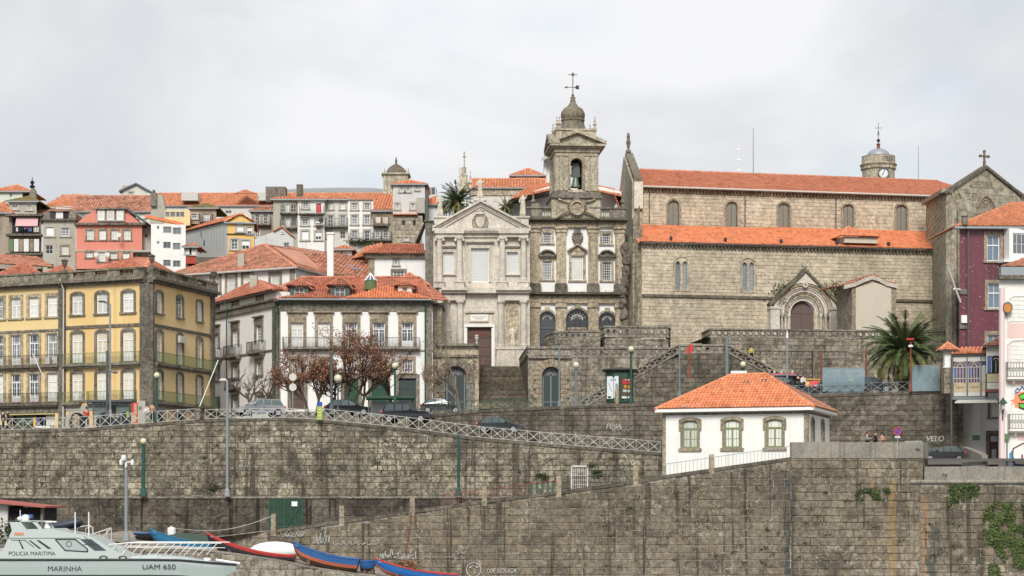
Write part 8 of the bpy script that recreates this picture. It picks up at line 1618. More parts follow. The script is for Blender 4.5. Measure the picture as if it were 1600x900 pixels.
q=F.z(0,397.5); tiles([F.pt(-.6,q,.8),F.pt(F.L-.3,q,.8),P(662,383,224),P(604,382,224)],'tile_red',b.rt,pw=.3,pl=.45); tiles([F.pt(-.6,q,-8),F.pt(-.6,q,.8),P(604,382,224)],'tile_red',b.rt,pw=.3,pl=.45); ridge([F.pt(-.6,q,.8),P(604,382,224),P(662,383,224)],'tile_red',b.rt)
hroof('patchy orange roof with grey rubble edge at far left below the verandas',[[(-10,412,222),(84,418,222),(60,402,230),(0,405,230)]],'tile_old')
# ---------------- boats ----------------
def hull(sec,mat,par,name='hull',smoothit=True,cap=True):
 """loft of stations [(x, [(y,z),...])] mirrored in y"""
 m=MB(); n=len(sec[0][1])*2-1
 for x,pr in sec: m.v+=[(x,y,z) for y,z in pr]+[(x,-y,z) for y,z in pr[:-1][::-1]]
 for i in range(len(sec)-1):
  for k in range(n-1): m.f.append((i*n+k,i*n+k+1,(i+1)*n+k+1,(i+1)*n+k))
 if cap: m.f.append(tuple(range(n))); m.f.append(tuple((len(sec)-1)*n+k for k in range(n)))
 return m
def place(m,M): m.v=[tuple(M@Vector(v)) for v in m.v]; return m
def patrol_boat():
 Y=118.0; k=Y/FL; px=lambda p:(p-800)*k; z=lambda y:CZ+(HY-y)*k; B=1.9
 r=thing('patrol_boat','pale grey police patrol boat with dark lettering, orange plate and bow rails, bottom left corner','boat',(px(180),Y,0))
 def sheer(p): return z(875) if p<270 else z(875+(p-270)*.10)
 sec=[]
 for p,b,bz in ((-60,B,.25),(60,B,.22),(160,B,.22),(230,B*.93,.25),(280,B*.76,.35),(320,B*.48,.8),(345,B*.25,1.35),(362,.05,2.1)):
  s=sheer(p); sec.append((px(p),[(b,s),(b*.998,s-.4),(b*.985,max(bz+.5,s-.85)) if p<362 else (.04,s-.25),(b*.55,max(bz+.15,s-1.4)) if p<340 else (.03,s-.4),(0,bz if p<340 else s-.5)]))
 mt=Matrix.Translation((0,Y+B,0)); place(hull(sec,'',0),mt).bd('hull','boat_lower',r)
 m=MB(); ps=[-60,60,160,230,280,320,345,362]; bs=[B,B,B,B*.93,B*.76,B*.48,B*.25,.05]
 for sg in (-1,1): m.tube([(px(p),Y+B+sg*(b+.02),sheer(p)+.02) for p,b in zip(ps,bs)],.07,6)
 m.bd('rubbing_strake','letter_black',r)
 m=MB()
 for sg in (-1,1):
  for i in range(len(ps)-1):
   a,b_=ps[i],ps[i+1]; m.poly([(px(a),Y+B+sg*(bs[i]+.008),sheer(a)-.0),(px(b_),Y+B+sg*(bs[i+1]+.008),sheer(b_)),(px(b_),Y+B+sg*(bs[i+1]*.985+.008),sheer(b_)-(.35 if b_<330 else .15)),(px(a),Y+B+sg*(bs[i]*.985+.008),sheer(a)-(.38 if a<330 else .15))])
 m.bd('topside_band','boat_grey',r)
 m=MB()
 for i in range(len(ps)-1):
  h=lambda p: sheer(p)+max(0,(z(863)-z(875))*(0 if p<205 else .8*max(0,1-(p-210)/150)))
  a,b_=ps[i],ps[i+1]; m.poly([(px(a),Y+B-bs[i],sheer(a)),(px(b_),Y+B-bs[i+1],sheer(b_)),(px(b_),Y+B-bs[i+1]*.6,h(b_)),(px(a),Y+B-bs[i]*.6,h(a))]).poly([(px(a),Y+B-bs[i]*.6,h(a)),(px(b_),Y+B-bs[i+1]*.6,h(b_)),(px(b_),Y+B+bs[i+1]*.6,h(b_)),(px(a),Y+B+bs[i]*.6,h(a))]).poly([(px(a),Y+B+bs[i]*.6,h(a)),(px(b_),Y+B+bs[i+1]*.6,h(b_)),(px(b_),Y+B+bs[i+1],sheer(b_)),(px(a),Y+B+bs[i],sheer(a))])
 m.bd('deck','boat_grey',r)
 F=Fr.raw((px(0),Y+.12),(1,0)); s=lambda p:px(p)-px(0); dk=-.0
 cab=[(-60,875),(212,875),(182,862),(152,844),(140,838),(112,833),(88,829),(83,826),(36,827),(20,828),(17,830),(3,861),(-60,861)]
 m=MB(); m.prism(F,[(s(a),z(b)) for a,b in cab],-3.5,0); m.bd('cabin','boat_grey',r)
 m=MB(); m.prism(F,[(s(a),z(b)) for a,b in ((13,813.5),(30,813.5),(40,827),(60,827),(48,814.5),(56,814.5),(66,829),(18,830))],-.25,-.02); m.prism(F,[(s(a),z(b)) for a,b in ((13,813.5),(30,813.5),(40,827),(60,827),(48,814.5),(56,814.5),(66,829),(18,830))],-3.4,-3.2); m.box(F,s(13),s(60),z(815.5),z(813.6),-3.4,-.02); m.bd('radar_arch','boat_grey',r)
 m=MB(); m.box(F,s(46),s(78),z(816.5),z(814.5),-1.8,-1.5); m.lathe(F.pt(s(62),z(826),-1.6),[(.25,0),(.2,.15),(.12,.18),(.12,.3),(.2,.33)],10); m.bd('radar','boat_white',r)
 m=MB()
 for a,b,w in ((28,34,1),(44,60,2.2),(56,74,4)):
  m.poly([F.pt(s(a),z(844.2),.012),F.pt(s(a+w+1),z(844.2),.012),F.pt(s(b+w+2),z(857.5),.012),F.pt(s(b),z(857.5),.012)])
 rib(m,F,[(s(17),z(844)),(s(38),z(844)),(s(52),z(855))],.04,.012); rib(m,F,[(s(12),z(841)),(s(125),z(841))],.03,.012); m.bd('side_stripe','letter_black',r)
 wn=[(86,843),(117,843),(136,858),(136,862),(132,862),(101,860)]
 MB().poly([F.pt(s(a),z(b),.01) for a,b in wn]).bd('side_window','boat_lower',r); m=MB(); rib(m,F,[(s(a),z(b)) for a,b in wn+wn[:1]],.07,.02);
 m.ring(F,s(107),z(850),.14,.17,.01,.03,12); m.bd('window_seal','letter_black',r)
 MB().poly([F.pt(s(a),z(b),.012) for a,b in ((124,842.5),(142,842.5),(166,860.5),(147,860.5))]).bd('windscreen','glass_dark' if 0 else 'car_glass',r)
 m=MB(); rib(m,F,[(s(a),z(b)) for a,b in ((130,851),(154,851))],.03,.02); rib(m,F,[(s(a),z(b)) for a,b in ((131,838),(147,853))],.03,.03); m.bd('wiper','letter_black',r)
 for a in (161,191.5): m=MB(); m.ring(F,s(a),z(871),.17,.24,.0,.06,16,ey=.45); o=m.bd('porthole','letter_black',r);
 MB().box(F,s(21.5),s(36),z(836),z(832),0,.03).bd('orange_plate','orange_sign',r)
 text(F,s(13),z(868),(868-861.7)*k,'POLICIA MARITIMA','letter_black',r,d=.02,width=s(86)-s(13))
 Fh=Fr.raw((px(0),Y),(1,0)); text(Fh,s(75),z(892.5),(892.5-884.6)*k,'MARINHA','letter_black',r,d=.012,width=s(128)-s(75))
 Fh=Fr.raw((px(222),Y+B*.062),(s(273)-s(222),B*.154)); text(Fh,0,z(889.7),(889.7-882)*k,'UAM 650','letter_black',r,d=.07,width=s(273)-s(222))
 for a,y in ((111,800),(132.5,800)): tube('whip_aerial','boat_white',r,[F.pt(s(a),z(840),-1),F.pt(s(a),z(y),-1)],.035)
 m=MB()
 for d in (-.15,-3.5):
  rl=[(178,848.5),(330,848.5),(352,849)]; m.tube([F.pt(s(a),z(b),d) for a,b in ((168,851),(200,848.5),(345,849))],.03,5); m.tube([F.pt(s(a),z(b),d) for a,b in ((185,855),(338,858))],.02,5)
  for a in (164,186,214,240,264,286,308): m.tube([F.pt(s(a),z(869),d),F.pt(s(a+19),z(849),d)],.022,5)
 m.bd('bow_rail','boat_white',r)
 tube('bowsprit','boat_white',r,[(px(330),Y+B,z(876)),(px(368),Y+B,z(882))],.08); MB().wbox(px(312),px(322),Y+B-.3,Y+B+.3,z(877),z(873)).bd('anchor_winch','boat_white',r)
 m=MB(); m.lathe(F.pt(s(23),z(813),-1.2),[(.14,0),(.2,.1),(.1,.2)],8); m.tube([F.pt(s(23),z(812),-1.2),F.pt(s(23),z(797),-1.2)],.025,5); m.lathe(F.pt(s(34),z(813.5),-.8),[(.2,0),(.22,.25),(.05,.35)],8); m.bd('mast_lights','boat_white',r)
 MB().wbox(px(24),px(40),Y+1.4,Y+1.9,z(810),z(804)).bd('signal_lamps','cloth_blue',r)
 tube('stern_rail','boat_white',r,[(px(-30),Y+.2,z(858)),(px(5),Y+.2,z(858))],.03)
patrol_boat()
def wooden(label,x0,y0,x1,y1,Y,cols,h=.75,beam=.8,sheer=.55,bow=1,dark=None,extra=None,Yr=None):
 """open fishing boat from bow (x0,y0) to transom (x1,y1), gunwale pixel positions"""
 A=P(x0,y0,Y); Bp=P(x1,y1,Yr or Y); ax=(Bp-A); L=ax.length; ax.normalize(); side=Vector((-ax.y,ax.x,0)).normalized(); up=ax.cross(side);
 if up.z<0: up=-up
 M=Matrix((ax,side,up)).transposed().to_4x4(); M.translation=A; r=thing('fishing_boat',label,'boat',(A+Bp)/2-up*h); r['group']='wooden fishing boats on the slipway'
 st=[]; N=14
 for i in range(N+1):
  t=i/N; b=beam*(math.sin(min(1,t*1.25+.02)*math.pi/2)**.75)*(1-.22*max(0,t-.6)); b=max(b,.03); s=-sheer*math.sin(t*math.pi*.5)**.6*0-sheer*4*t*(1-t)*.55; d=h*(1 if t>.12 else .62+3.2*t); st.append((t*L,b,s,d,t))
 lay_=[(1.0,0.0),(.985,.15),(.95,.42),(.84,.66),(.5,.9),(0,1.0)]
 def strip(a,b_,mat,name,off=0.0):
  for sg in (-1,1):
   m=MB()
   for i in range(N):
    q=[]
    for j,l in ((i,a),(i+1,a),(i+1,b_),(i,b_)):
     x,bb,s,d,t=st[j]; q.append(M@Vector((x+(1-t)*.0+l[1]*d*.55*(1-t)**6,sg*(bb*l[0]+off),s-l[1]*d)))
    m.poly(q)
   m.bd(name,mat,r)
 for i in range(5): strip(lay_[i],lay_[i+1],cols[i],'strake')
 m=MB()
 for sg in (-1,1):
  m.tube([M@Vector((x,sg*bb,s+.02)) for x,bb,s,d,t in st],.045,5)
 m.bd('gunwale',cols[5],r)
 m=MB(); x,bb,s,d,t=st[-1]; m.poly([M@Vector((x,sg_*bb*l[0],s-l[1]*d)) for sg_,l in [(1,l) for l in lay_]+[(-1,l) for l in lay_[::-1][1:]]]); m.bd('transom',cols[0],r)
 m=MB()
 for i in range(N): m.poly([M@Vector((st[i][0],-st[i][1]*.9,st[i][2]-.3)),M@Vector((st[i+1][0],-st[i+1][1]*.9,st[i+1][2]-.3)),M@Vector((st[i+1][0],st[i+1][1]*.9,st[i+1][2]-.3)),M@Vector((st[i][0],st[i][1]*.9,st[i][2]-.3))])
 m.bd('floorboards',cols[6],r)
 for t in (.35,.55,.8):
  i=int(t*N); x,bb,s,d,_=st[i]; m=MB(); m.hexa([M@Vector(v) for v in ((x,-bb,s-.12),(x+.2,-bb,s-.12),(x+.2,bb,s-.12),(x,bb,s-.12),(x,-bb,s-.07),(x+.2,-bb,s-.07),(x+.2,bb,s-.07),(x,bb,s-.07))]); m.bd('thwart',cols[6],r)
 m=MB(); x,bb,s,d,_=st[1]; Fm=None; q=[M@Vector((L*.055+k*.06,-beam*.50-.0-k*.012,-.13-k*.012)) for k in range(5)]
 m.tube(q,.02,4); m.bd('bow_number','graffiti_white',r)
 for dd in (-.0,): pass
 m=MB();
 for t in (.3,.75): x=t*L; p=M@Vector((x,0,-h*1.0)); m.wbox(p.x-.12,p.x+.12,p.y-.5,p.y+.5,p.z-.35,p.z+.12)
 m.bd('keel_block','boat_brown',r); return r,M
bl='boat_blue'
wooden('bright blue wooden boat with a green tarpaulin and white can, leftmost of the large boats',233,826,345,849,150.5,['boat_teal']*4+['boat_black','boat_teal','grey_wood'],h=.85,beam=.95,Yr=151.5)
t=thing('tarpaulin','grey green tarpaulin folded over the stern of the bright blue boat','tarpaulin',P(300,842,151)); f=Fr(268,150.8,326,151.6); m=MB(); m.prism(f,[(0,f.z(268,836)),(.5,f.z(275,832.5)),(f.L*.6,f.z(300,834)),(f.L,f.z(326,838)),(f.L,f.z(326,847)),(.2,f.z(270,841))],-1.3,0); m.bd('sheet','tarp_green',t)
t=thing('plastic_can','square white plastic can standing in the bright blue boat','can',P(268,836,151.5)); c=P(268,836,151.3); MB().lathe(c,[(.28,0),(.31,.06),(.31,.48),(.22,.56),(.07,.58),(.07,.66)],8).bd('can_body','boat_white',t)
wooden('small dark navy boat with a blue rim, left of the bright blue boat',208,833,240,833,153,['boat_black']*4+['boat_black','boat_blue2','boat_black'],h=.62,beam=.8,sheer=.05)
wooden('long black wooden boat with a red gunwale and rising bow',323,833,462,868,149.5,['boat_red','boat_black','boat_black','boat_black','boat_black','boat_red','boat_red'],h=.8,beam=.85,sheer=.75)
t=thing('rowing_boat','upturned looking white plastic dinghy behind the black and red boat','boat',P(435,855,153)); m=MB(); c=P(430,858,152.5); m.blob(c-Vector((0,0,.15)),(1.95,.85,.72),16,10); m.bd('hull','boat_white',t,smooth=True); MB().tube([P(391,862,151.7),P(430,868,151.5),P(470,866,151.7)],.06,6).bd('rim','rubber',t)
wooden('long dark blue wooden boat with orange red waterline and high pointed bow',457,846.5,562,874,148.5,[bl,bl,'boat_orange','boat_brown','boat_brown',bl,'boat_brown'],h=1.0,beam=.95,sheer=.5)
wooden('short blue boat stern with open transom between the two long blue boats',590,876,563,877,149.3,[bl,bl,bl,'boat_brown','boat_brown',bl,bl],h=.75,beam=.7,sheer=.05)
r,M=wooden('bright blue boat with red interior and a heap of straw, rightmost on the slipway',585,873,716,898,147.5,['boat_blue2','boat_blue2','boat_blue2','boat_orange','boat_brown','boat_red','boat_red'],h=.8,beam=.9,sheer=.45)
c=P(634,884,148.2); t=thing('straw_heap','heap of brown straw and netting in the rightmost blue boat','straw',c); tuft(c,(1.0,.45,.32),500,'straw',t,'straw',ls=.12)
t=thing('inflatable','dark navy rigid inflatable raised behind the patrol boat','boat',P(98,826,125)); m=MB();
for dy in (0,1.1): m.tube([P(66,824,125+dy),P(74,823.5,125+dy),P(100,820.5,125+dy),P(122,815.5,125+dy),P(129,816,125+dy)],[.10,.2,.25,.24,.12],10)
m.bd('tube','rubber_navy',t,smooth=True); MB().hexa([P(70,826,125),P(124,826,125),P(124,826,126.2),P(70,826,126.2),P(68,822,125.1),P(128,818,125.1),P(128,818,126),P(68,822,126)]).bd('keel','rubber_navy',t)
t=thing('hut','dark shed with a red sheet metal roof behind the patrol boat','hut',P(35,830,150)); f=Fr(-40,150,72,150); z=lambda y:f.z(0,y); m=MB(); m.prism(f,[(0,z(783)),(f.L*1.02,z(793.5)),(f.L*1.02,z(791)),(0,z(779))],-6,.8); m.bd('roof','hut_red',t)
MB().box(f,f.s(12),f.s(65),z(850),z(793),-5,-.4).bd('interior_shade_block','interior_dark',t); MB().box(f,0,f.s(12),z(850),z(790),-5,0).bd('wall','light_grey',t); MB().box(f,f.s(64),f.s(67),z(850),z(793),-.4,.1).bd('post','grey_wood',t)  # solid near-black block stands in for the shade inside the shed
tuft(P(8,838,149),(1.3,.5,1.6),260,'leaf_dark',t,'shrub')
m=MB(); g=thing('gangway','white tubular gangway with hoops behind the patrol boat bow','gangway',P(165,840,140))
for Yq in (140,141.2):
 m.tube([P(128,840,Yq),P(174,825,Yq)],.05,5); m.tube([P(150,851,Yq),P(174,825,Yq)],.05,5)
 for a in (155,167,174): m.tube([P(a,855,Yq),P(a,831-(a-155)*.25,Yq)],.04,5)
 m.tube([P(120,838,Yq),P(121,824,Yq),P(140,821,Yq),P(145,824,Yq),P(145,842,Yq)],.05,5); m.tube([P(133,838,Yq),P(134,826,Yq),P(142,823,Yq)],.04,5)
m.bd('handrail','dull_white',g); MB().hexa([P(118,846,140),P(240,858,140),P(240,858,141.4),P(118,846,141.4),P(118,843,140),P(240,856,140),P(240,856,141.4),P(118,843,141.4)]).bd('deck','concrete',g)
for i in range(4): MB().hexa([P(168,842+i*4,144),P(192,842+i*4,144),P(192,842+i*4,146),P(168,842+i*4,146),P(168,840.5+i*4,144),P(192,840.5+i*4,144),P(192,840.5+i*4,146),P(168,840.5+i*4,146)]).bd('plank','grey_wood',g)
# ---------------- poles and lamps ----------------
def pole(name,label,cat,x,yt,yb,Y,mat,r=.09,r2=None,foot=True):
 b=P(x,yb,Y); t=thing(name,label,cat,b); m=MB(); m.tube([b,P(x,yt,Y)],[r,r2 or r],8)
 if foot: m.lathe(b,[(r*2.2,0),(r*2.2,.1),(r*1.6,.5),(r*1.1,.7)],8)
 m.bd('pole',mat,t); return t
def globe(label,x,yt,yb,Y,mat='lamp_green',r=.09,rg=.26,group=None):
 t=pole('street_lamp',label,'lamp',x,yt+9,yb,Y,mat,r); c=P(x,yt+4.5,Y); m=MB().blob(c,rg,12,8); m.bd('lamp_globe','lamp_globe',t,smooth=True)
 MB().lathe(c-Vector((0,0,rg+.12)),[(.08,0),(.22,.08),(.2,.16)],8).bd('lamp_collar',mat,t); MB().lathe(c+Vector((0,0,rg-.02)),[(.1,0),(.05,.1),(.02,.25)],6).bd('lamp_finial',mat,t); return t
globe('green lamp post with pale globe standing on the thin ledge at left',224,685,776,167.5,r=.15)
globe('green lamp post with pale globe in front of the yellow corner house',245,582,660,173,r=.12)
pole('pole','slim dark green pole with a faded globe on the ledge below the road railing','pole',716.5,679,775,167.3,'lamp_green',.12)
t=pole('street_lamp','tall grey lamp post on the ledge with its arm bent left, near the silver car','lamp',355,596,776,167.5,'grey_metal',.12,.10); m=MB(); m.tube([P(355,597,167.5),P(352,592.5,167.5),P(346,592,167.5)],.07,6); m.blob(P(348.5,594,167.5),(.35,.2,.14),8,5); m.bd('lamp_head','dull_white',t)
t=pole('camera_pole','grey steel pole carrying white floodlights and cameras on the quay','pole',197,710,846,147,'grey_metal',.13,.10); m=MB(); c=P(198,721,147); m.tube([P(189,722,147),P(207,722,147)],.05,5)
m.bd('cross_bar','boat_white',t)
for (x,y,w) in ((193,715,.32),(189,722,.22),(207,722,.22),(197,726,.14)): o=P(x,y,146.8); MB().lathe(o-Vector((0,0,.2)),[(w*.5,0),(w*.55,.2),(w*.3,.4)],5).bd('floodlight','boat_white',t)
t=pole('street_lamp','tall grey lamp post with an outreaching head before the yellow house','lamp',172,475,652,174,'grey_metal',.10,.08); m=MB(); m.tube([P(172,478,174),P(166,473,174),P(157,471,174)],.05,5); m.blob(P(159,471,174),(.35,.15,.1),8,5); m.bd('lamp_head','dark_metal',t)
t=pole('street_lamp','dark lamp post with short arm beside the bus shelter at left','lamp',167,548,655,173.4,'dark_metal',.08); m=MB(); m.tube([P(167,580,173.4),P(180,582,173.4)],.05,5); m.blob(P(180,582,173.4),(.25,.15,.1),8,5); m.bd('lamp_head','dark_metal',t)
pole('pole','tall plain grey pole rising through the red leaved tree','pole',518,548,645,178,'dark_metal',.12)
globe('old lamp with pinkish globe behind the tall plain grey pole, among red leaves',528,587,648,178.5,'dark_metal',.07,.36)
globe('green lamp post with pale globe right of the red leaved tree',617,567,632,180,r=.09,rg=.28)
for (x,yt,yb,Y,l) in ((874,540,636,186.5,'tall dark pole in front of the arched green door'),(1062,540,622,190,'dark pole standing before the double stair, left of the red sign'),(1136,525,604,188,'thick grey pole in front of the double stair, right of the red sign'),(734,600,640,188,'short dark pole in front of the gate house')): pole('pole',l,'pole',x,yt,yb,Y,'slate_grey_metal',.09 if x!=1136 else .16)
t=pole('street_lamp','tall pale pole with a small white lamp head before the pointed portal','lamp',1230,526,616,187.5,'grey_metal',.09); m=MB().tube([P(1230,516,187.5),P(1230,528,187.5)],[.03,.12],6); m.bd('lamp_head','boat_white',t)
globe('green lamp post with pale globe between the arched door and the kiosk',900,566,636,186.3,'slate_grey_metal',.10,.30)
globe('green lamp post with pale globe directly in front of the green kiosk',986,541,630,185.8,r=.10,rg=.28)
globe('lamp globe on a short green post just behind the white house roof',1161,565,592,187,r=.08,rg=.28)
for (x,yt,yb,Y,a,l) in ((1077,539,590,187,1,'red banner sign on a thin red post left of the white house roof'),(1283,545,612,187,1,'red post holding the left edge of the glass screen'),(1353,545,612,187,0,'red post holding the right edge of the glass screen, before the palm'),(1423,534,612,184.5,2,'rusty red post with a small lamp in front of the big palm'),(1470,570,612,185,0,'thin rusty post at the right edge of the smaller glass screen')):
 t=pole('banner_post',l,'post',x,yt,yb,Y,'rust_red',.07)
 if a==1 and x<1200: m=MB(); f=Fr(1072,187,1084,187); m.prism(f,[(0,f.z(0,552)),(.12,f.z(0,542)),(.5,f.z(0,538)),(f.L*.9,f.z(0,539)),(f.L*.8,f.z(0,551))],-.05,.05); m.bd('banner','sign_red',t)
 if a==2: MB().blob(P(1423,541,184.4),(.25,.2,.14),8,5).bd('lamp_head','boat_white',t); MB().hexa([P(1416,531,184.6),P(1427,531,184.6),P(1427,531,185.2),P(1416,531,185.2),P(1417,528.5,184.6),P(1429,528.5,184.6),P(1429,528.5,185.2),P(1417,528.5,185.2)]).bd('bracket_plate','sign_red',t)
for x0,x1,y0,y1,Y,l in ((1285,1351,575,612,185.6,'large bluish glass wind screen between two red posts'),(1425,1469,571,611,184.7,'smaller bluish glass wind screen right of the palm trunk')):
 t=thing('glass_screen',l,'screen',P((x0+x1)/2,y1,Y)); f=Fr(x0,Y,x1,Y); MB().box(f,0,f.L,f.z(0,y1),f.z(0,y0),-.02,.02).bd('glass_pane','screen_glass',t); MB().box(f,-.02,f.L+.02,f.z(0,y0)-.03,f.z(0,y0)+.03,-.03,.03).bd('top_edge','grey_metal',t)
cross_fence(FT,lambda s:terz(s),XT(1205),XT(1480),.95,1.15,'slate_grey_metal','grey cross braced railing on the terrace edge in front of the palm and bus',d=-.35)
cross_fence(FT,lambda s:terz(s),XT(748),XT(838),.9,1.0,'dark_green','dark green cross braced railing at the foot of the church stairs',d=-.4)
cross_fence(FT,lambda s:terz(s),XT(880),XT(940),.9,1.0,'slate_grey_metal','grey cross braced railing between the arched door and the kiosk',d=-.4)
cross_fence(FT,lambda s:terz(s),XT(682),XT(746),1.0,1.2,'tarp_green','faded green railing in front of the gate house',d=-.4)
def bars(label,x0,x1,h,mat,step=.28):
 r=thing('handrail',label,'railing',FW.pt((X(x0)+X(x1))/2,rampz((X(x0)+X(x1))/2),-.15)); a,b=X(x0),X(x1); m=MB(); n=int((b-a)/step)
 for i in range(n+1): s=a+(b-a)*i/n; m.box(FW,s-.014,s+.014,rampz(s)-.05,rampz(s)+h,-.17,-.14)
 m.bd('bars',mat,r,kind='stuff'); m=MB()
 m.prism(FW,[(a,rampz(a)+h-.03),(b,rampz(b)+h-.03),(b,rampz(b)+h+.02),(a,rampz(a)+h+.02)],-.18,-.13); m.bd('top_rail',mat,r)
for x0,x1,l,mt in ((692,753,'thin rusty bar railing left of the first stone post on the ramp','rust_red'),(762,869,'thin rusty bar railing between two stone posts, midway up the ramp','rust_red'),(878,990,'thin rusty bar railing in front of the barred door in the wall','dark_metal'),(1041,1108,'thin grey bar railing below the first cottage window','grey_metal'),(1117,1235,'thin grey bar railing below the two right cottage windows','grey_metal')): bars(l,x0,x1,.85,mt)
for x,h,l in ((427,1.25,'stone post in front of the green gate'),(534,1.1,'lone stone post on the ramp right of the green gate'),(644,1.1,'stone post on the ramp where the ledge ends'),(757,1.1,'stone post on the ramp at the start of the rusty railing'),(873,1.15,'stone post on the ramp left of the barred door'),(993,1.15,'stone post at the upper end of the rusty railing'),(1112,1.1,'stone post below the cottage windows')):
 s=X(x); t=thing('stone_post',l,'post',FW.pt(s,rampz(s),0)); MB().box(FW,s-.2,s+.2,rampz(s)-.5,rampz(s)+h,-.3,.09,ins=.02).bd('shaft','tan_granite',t)
for i in range(5): s=X(831+i*8.3); t=thing('board',"%s dark green board leaning on the ramp railing"%('first','second','third','fourth','fifth')[i]+', counted from left','board',FW.pt(s,rampz(s),-.3),group='green boards on the ramp railing'); MB().box(FW,s-.10,s+.10,rampz(s),rampz(s)+.85,-.30,-.22).bd('board_panel','green_board',t)
m=MB(); t=thing('chain','sagging chain hung between the stone posts along the ramp','chain',FW.pt(X(540),rampz(X(540)),0))
for a,b in ((427,534),(534,644)):
 pa,pb=FW.pt(X(a),rampz(X(a))+.25,.1),FW.pt(X(b),rampz(X(b))+.25,.1); m.tube([pa.lerp(pb,i/8)-Vector((0,0,.25*math.sin(math.pi*i/8))) for i in range(9)],.02,4)
m.bd('chain_links','dark_metal',t); t=thing('rope','long slack mooring rope from the green gate to the bright blue boat','rope',P(360,828,158)); pa,pb=P(424,807,160),P(276,826,152); tube('strand','dull_white',t,[pa.lerp(pb,i/10)-Vector((0,0,.55*math.sin(math.pi*i/10))) for i in range(11)],.022,4)
t=thing('rope','rusty hanging rope dropping from the stone post down the quay wall','rope',FW.pt(X(644),7,.2)); tube('strand','rust_red',t,[FW.pt(X(643),Z(800),.1),FW.pt(X(641),Z(820),.14),FW.pt(X(634),Z(866),.12)],.03,4)
t=thing('barred_door','white barred door set in the street wall above the ramp','door',FS.pt(XS(905),ZS(763))); m=MB(); a,b,c,e=door_h; m.box(FS,a,b,c,e,-.35,-.30); m.bd('door_leaf','glass_mid',t); m=MB(); m.box(FS,a-.06,a+.06,c,e+.08,-.1,.1); m.box(FS,b-.06,b+.06,c,e+.08,-.1,.1); m.box(FS,a,b,e-.05,e+.1,-.1,.1)
for i in range(1,8): s=a+(b-a)*i/8; m.box(FS,s-.015,s+.015,c,e,-.02,.02)
for i in range(1,5): m.box(FS,a,b,c+(e-c)*i/5-.02,c+(e-c)*i/5+.02,-.03,.03)
m.bd('bars','dull_white',t)
f=F2; t=thing('gate','dark green ribbed sheet metal gate with a small white notice, under the ledge','gate',f.pt(X2(446),Z2(828))); s=X2
for i in range(16): a=s(421)+(s(474)-s(421))*i/16; MB().box(f,a+.01,a+(s(474)-s(421))/16-.02,Z2(829),Z2(779),.05,.09+.02*(i%2)).bd('sheet_rib','gate_green',t)
m=MB()
for a in (421,429,445,473): m.box(f,s(a)-.05,s(a)+.05,Z2(830),Z2(778),.1,.18)
m.prism(f,[(s(446),Z2(823)),(s(472),Z2(785)),(s(473),Z2(786)),(s(447),Z2(824))],.12,.17); m.bd('gate_frame','lamp_green',t); MB().box(f,s(456),s(465),Z2(791),Z2(783.5),.13,.2).bd('notice','poster_white',t)
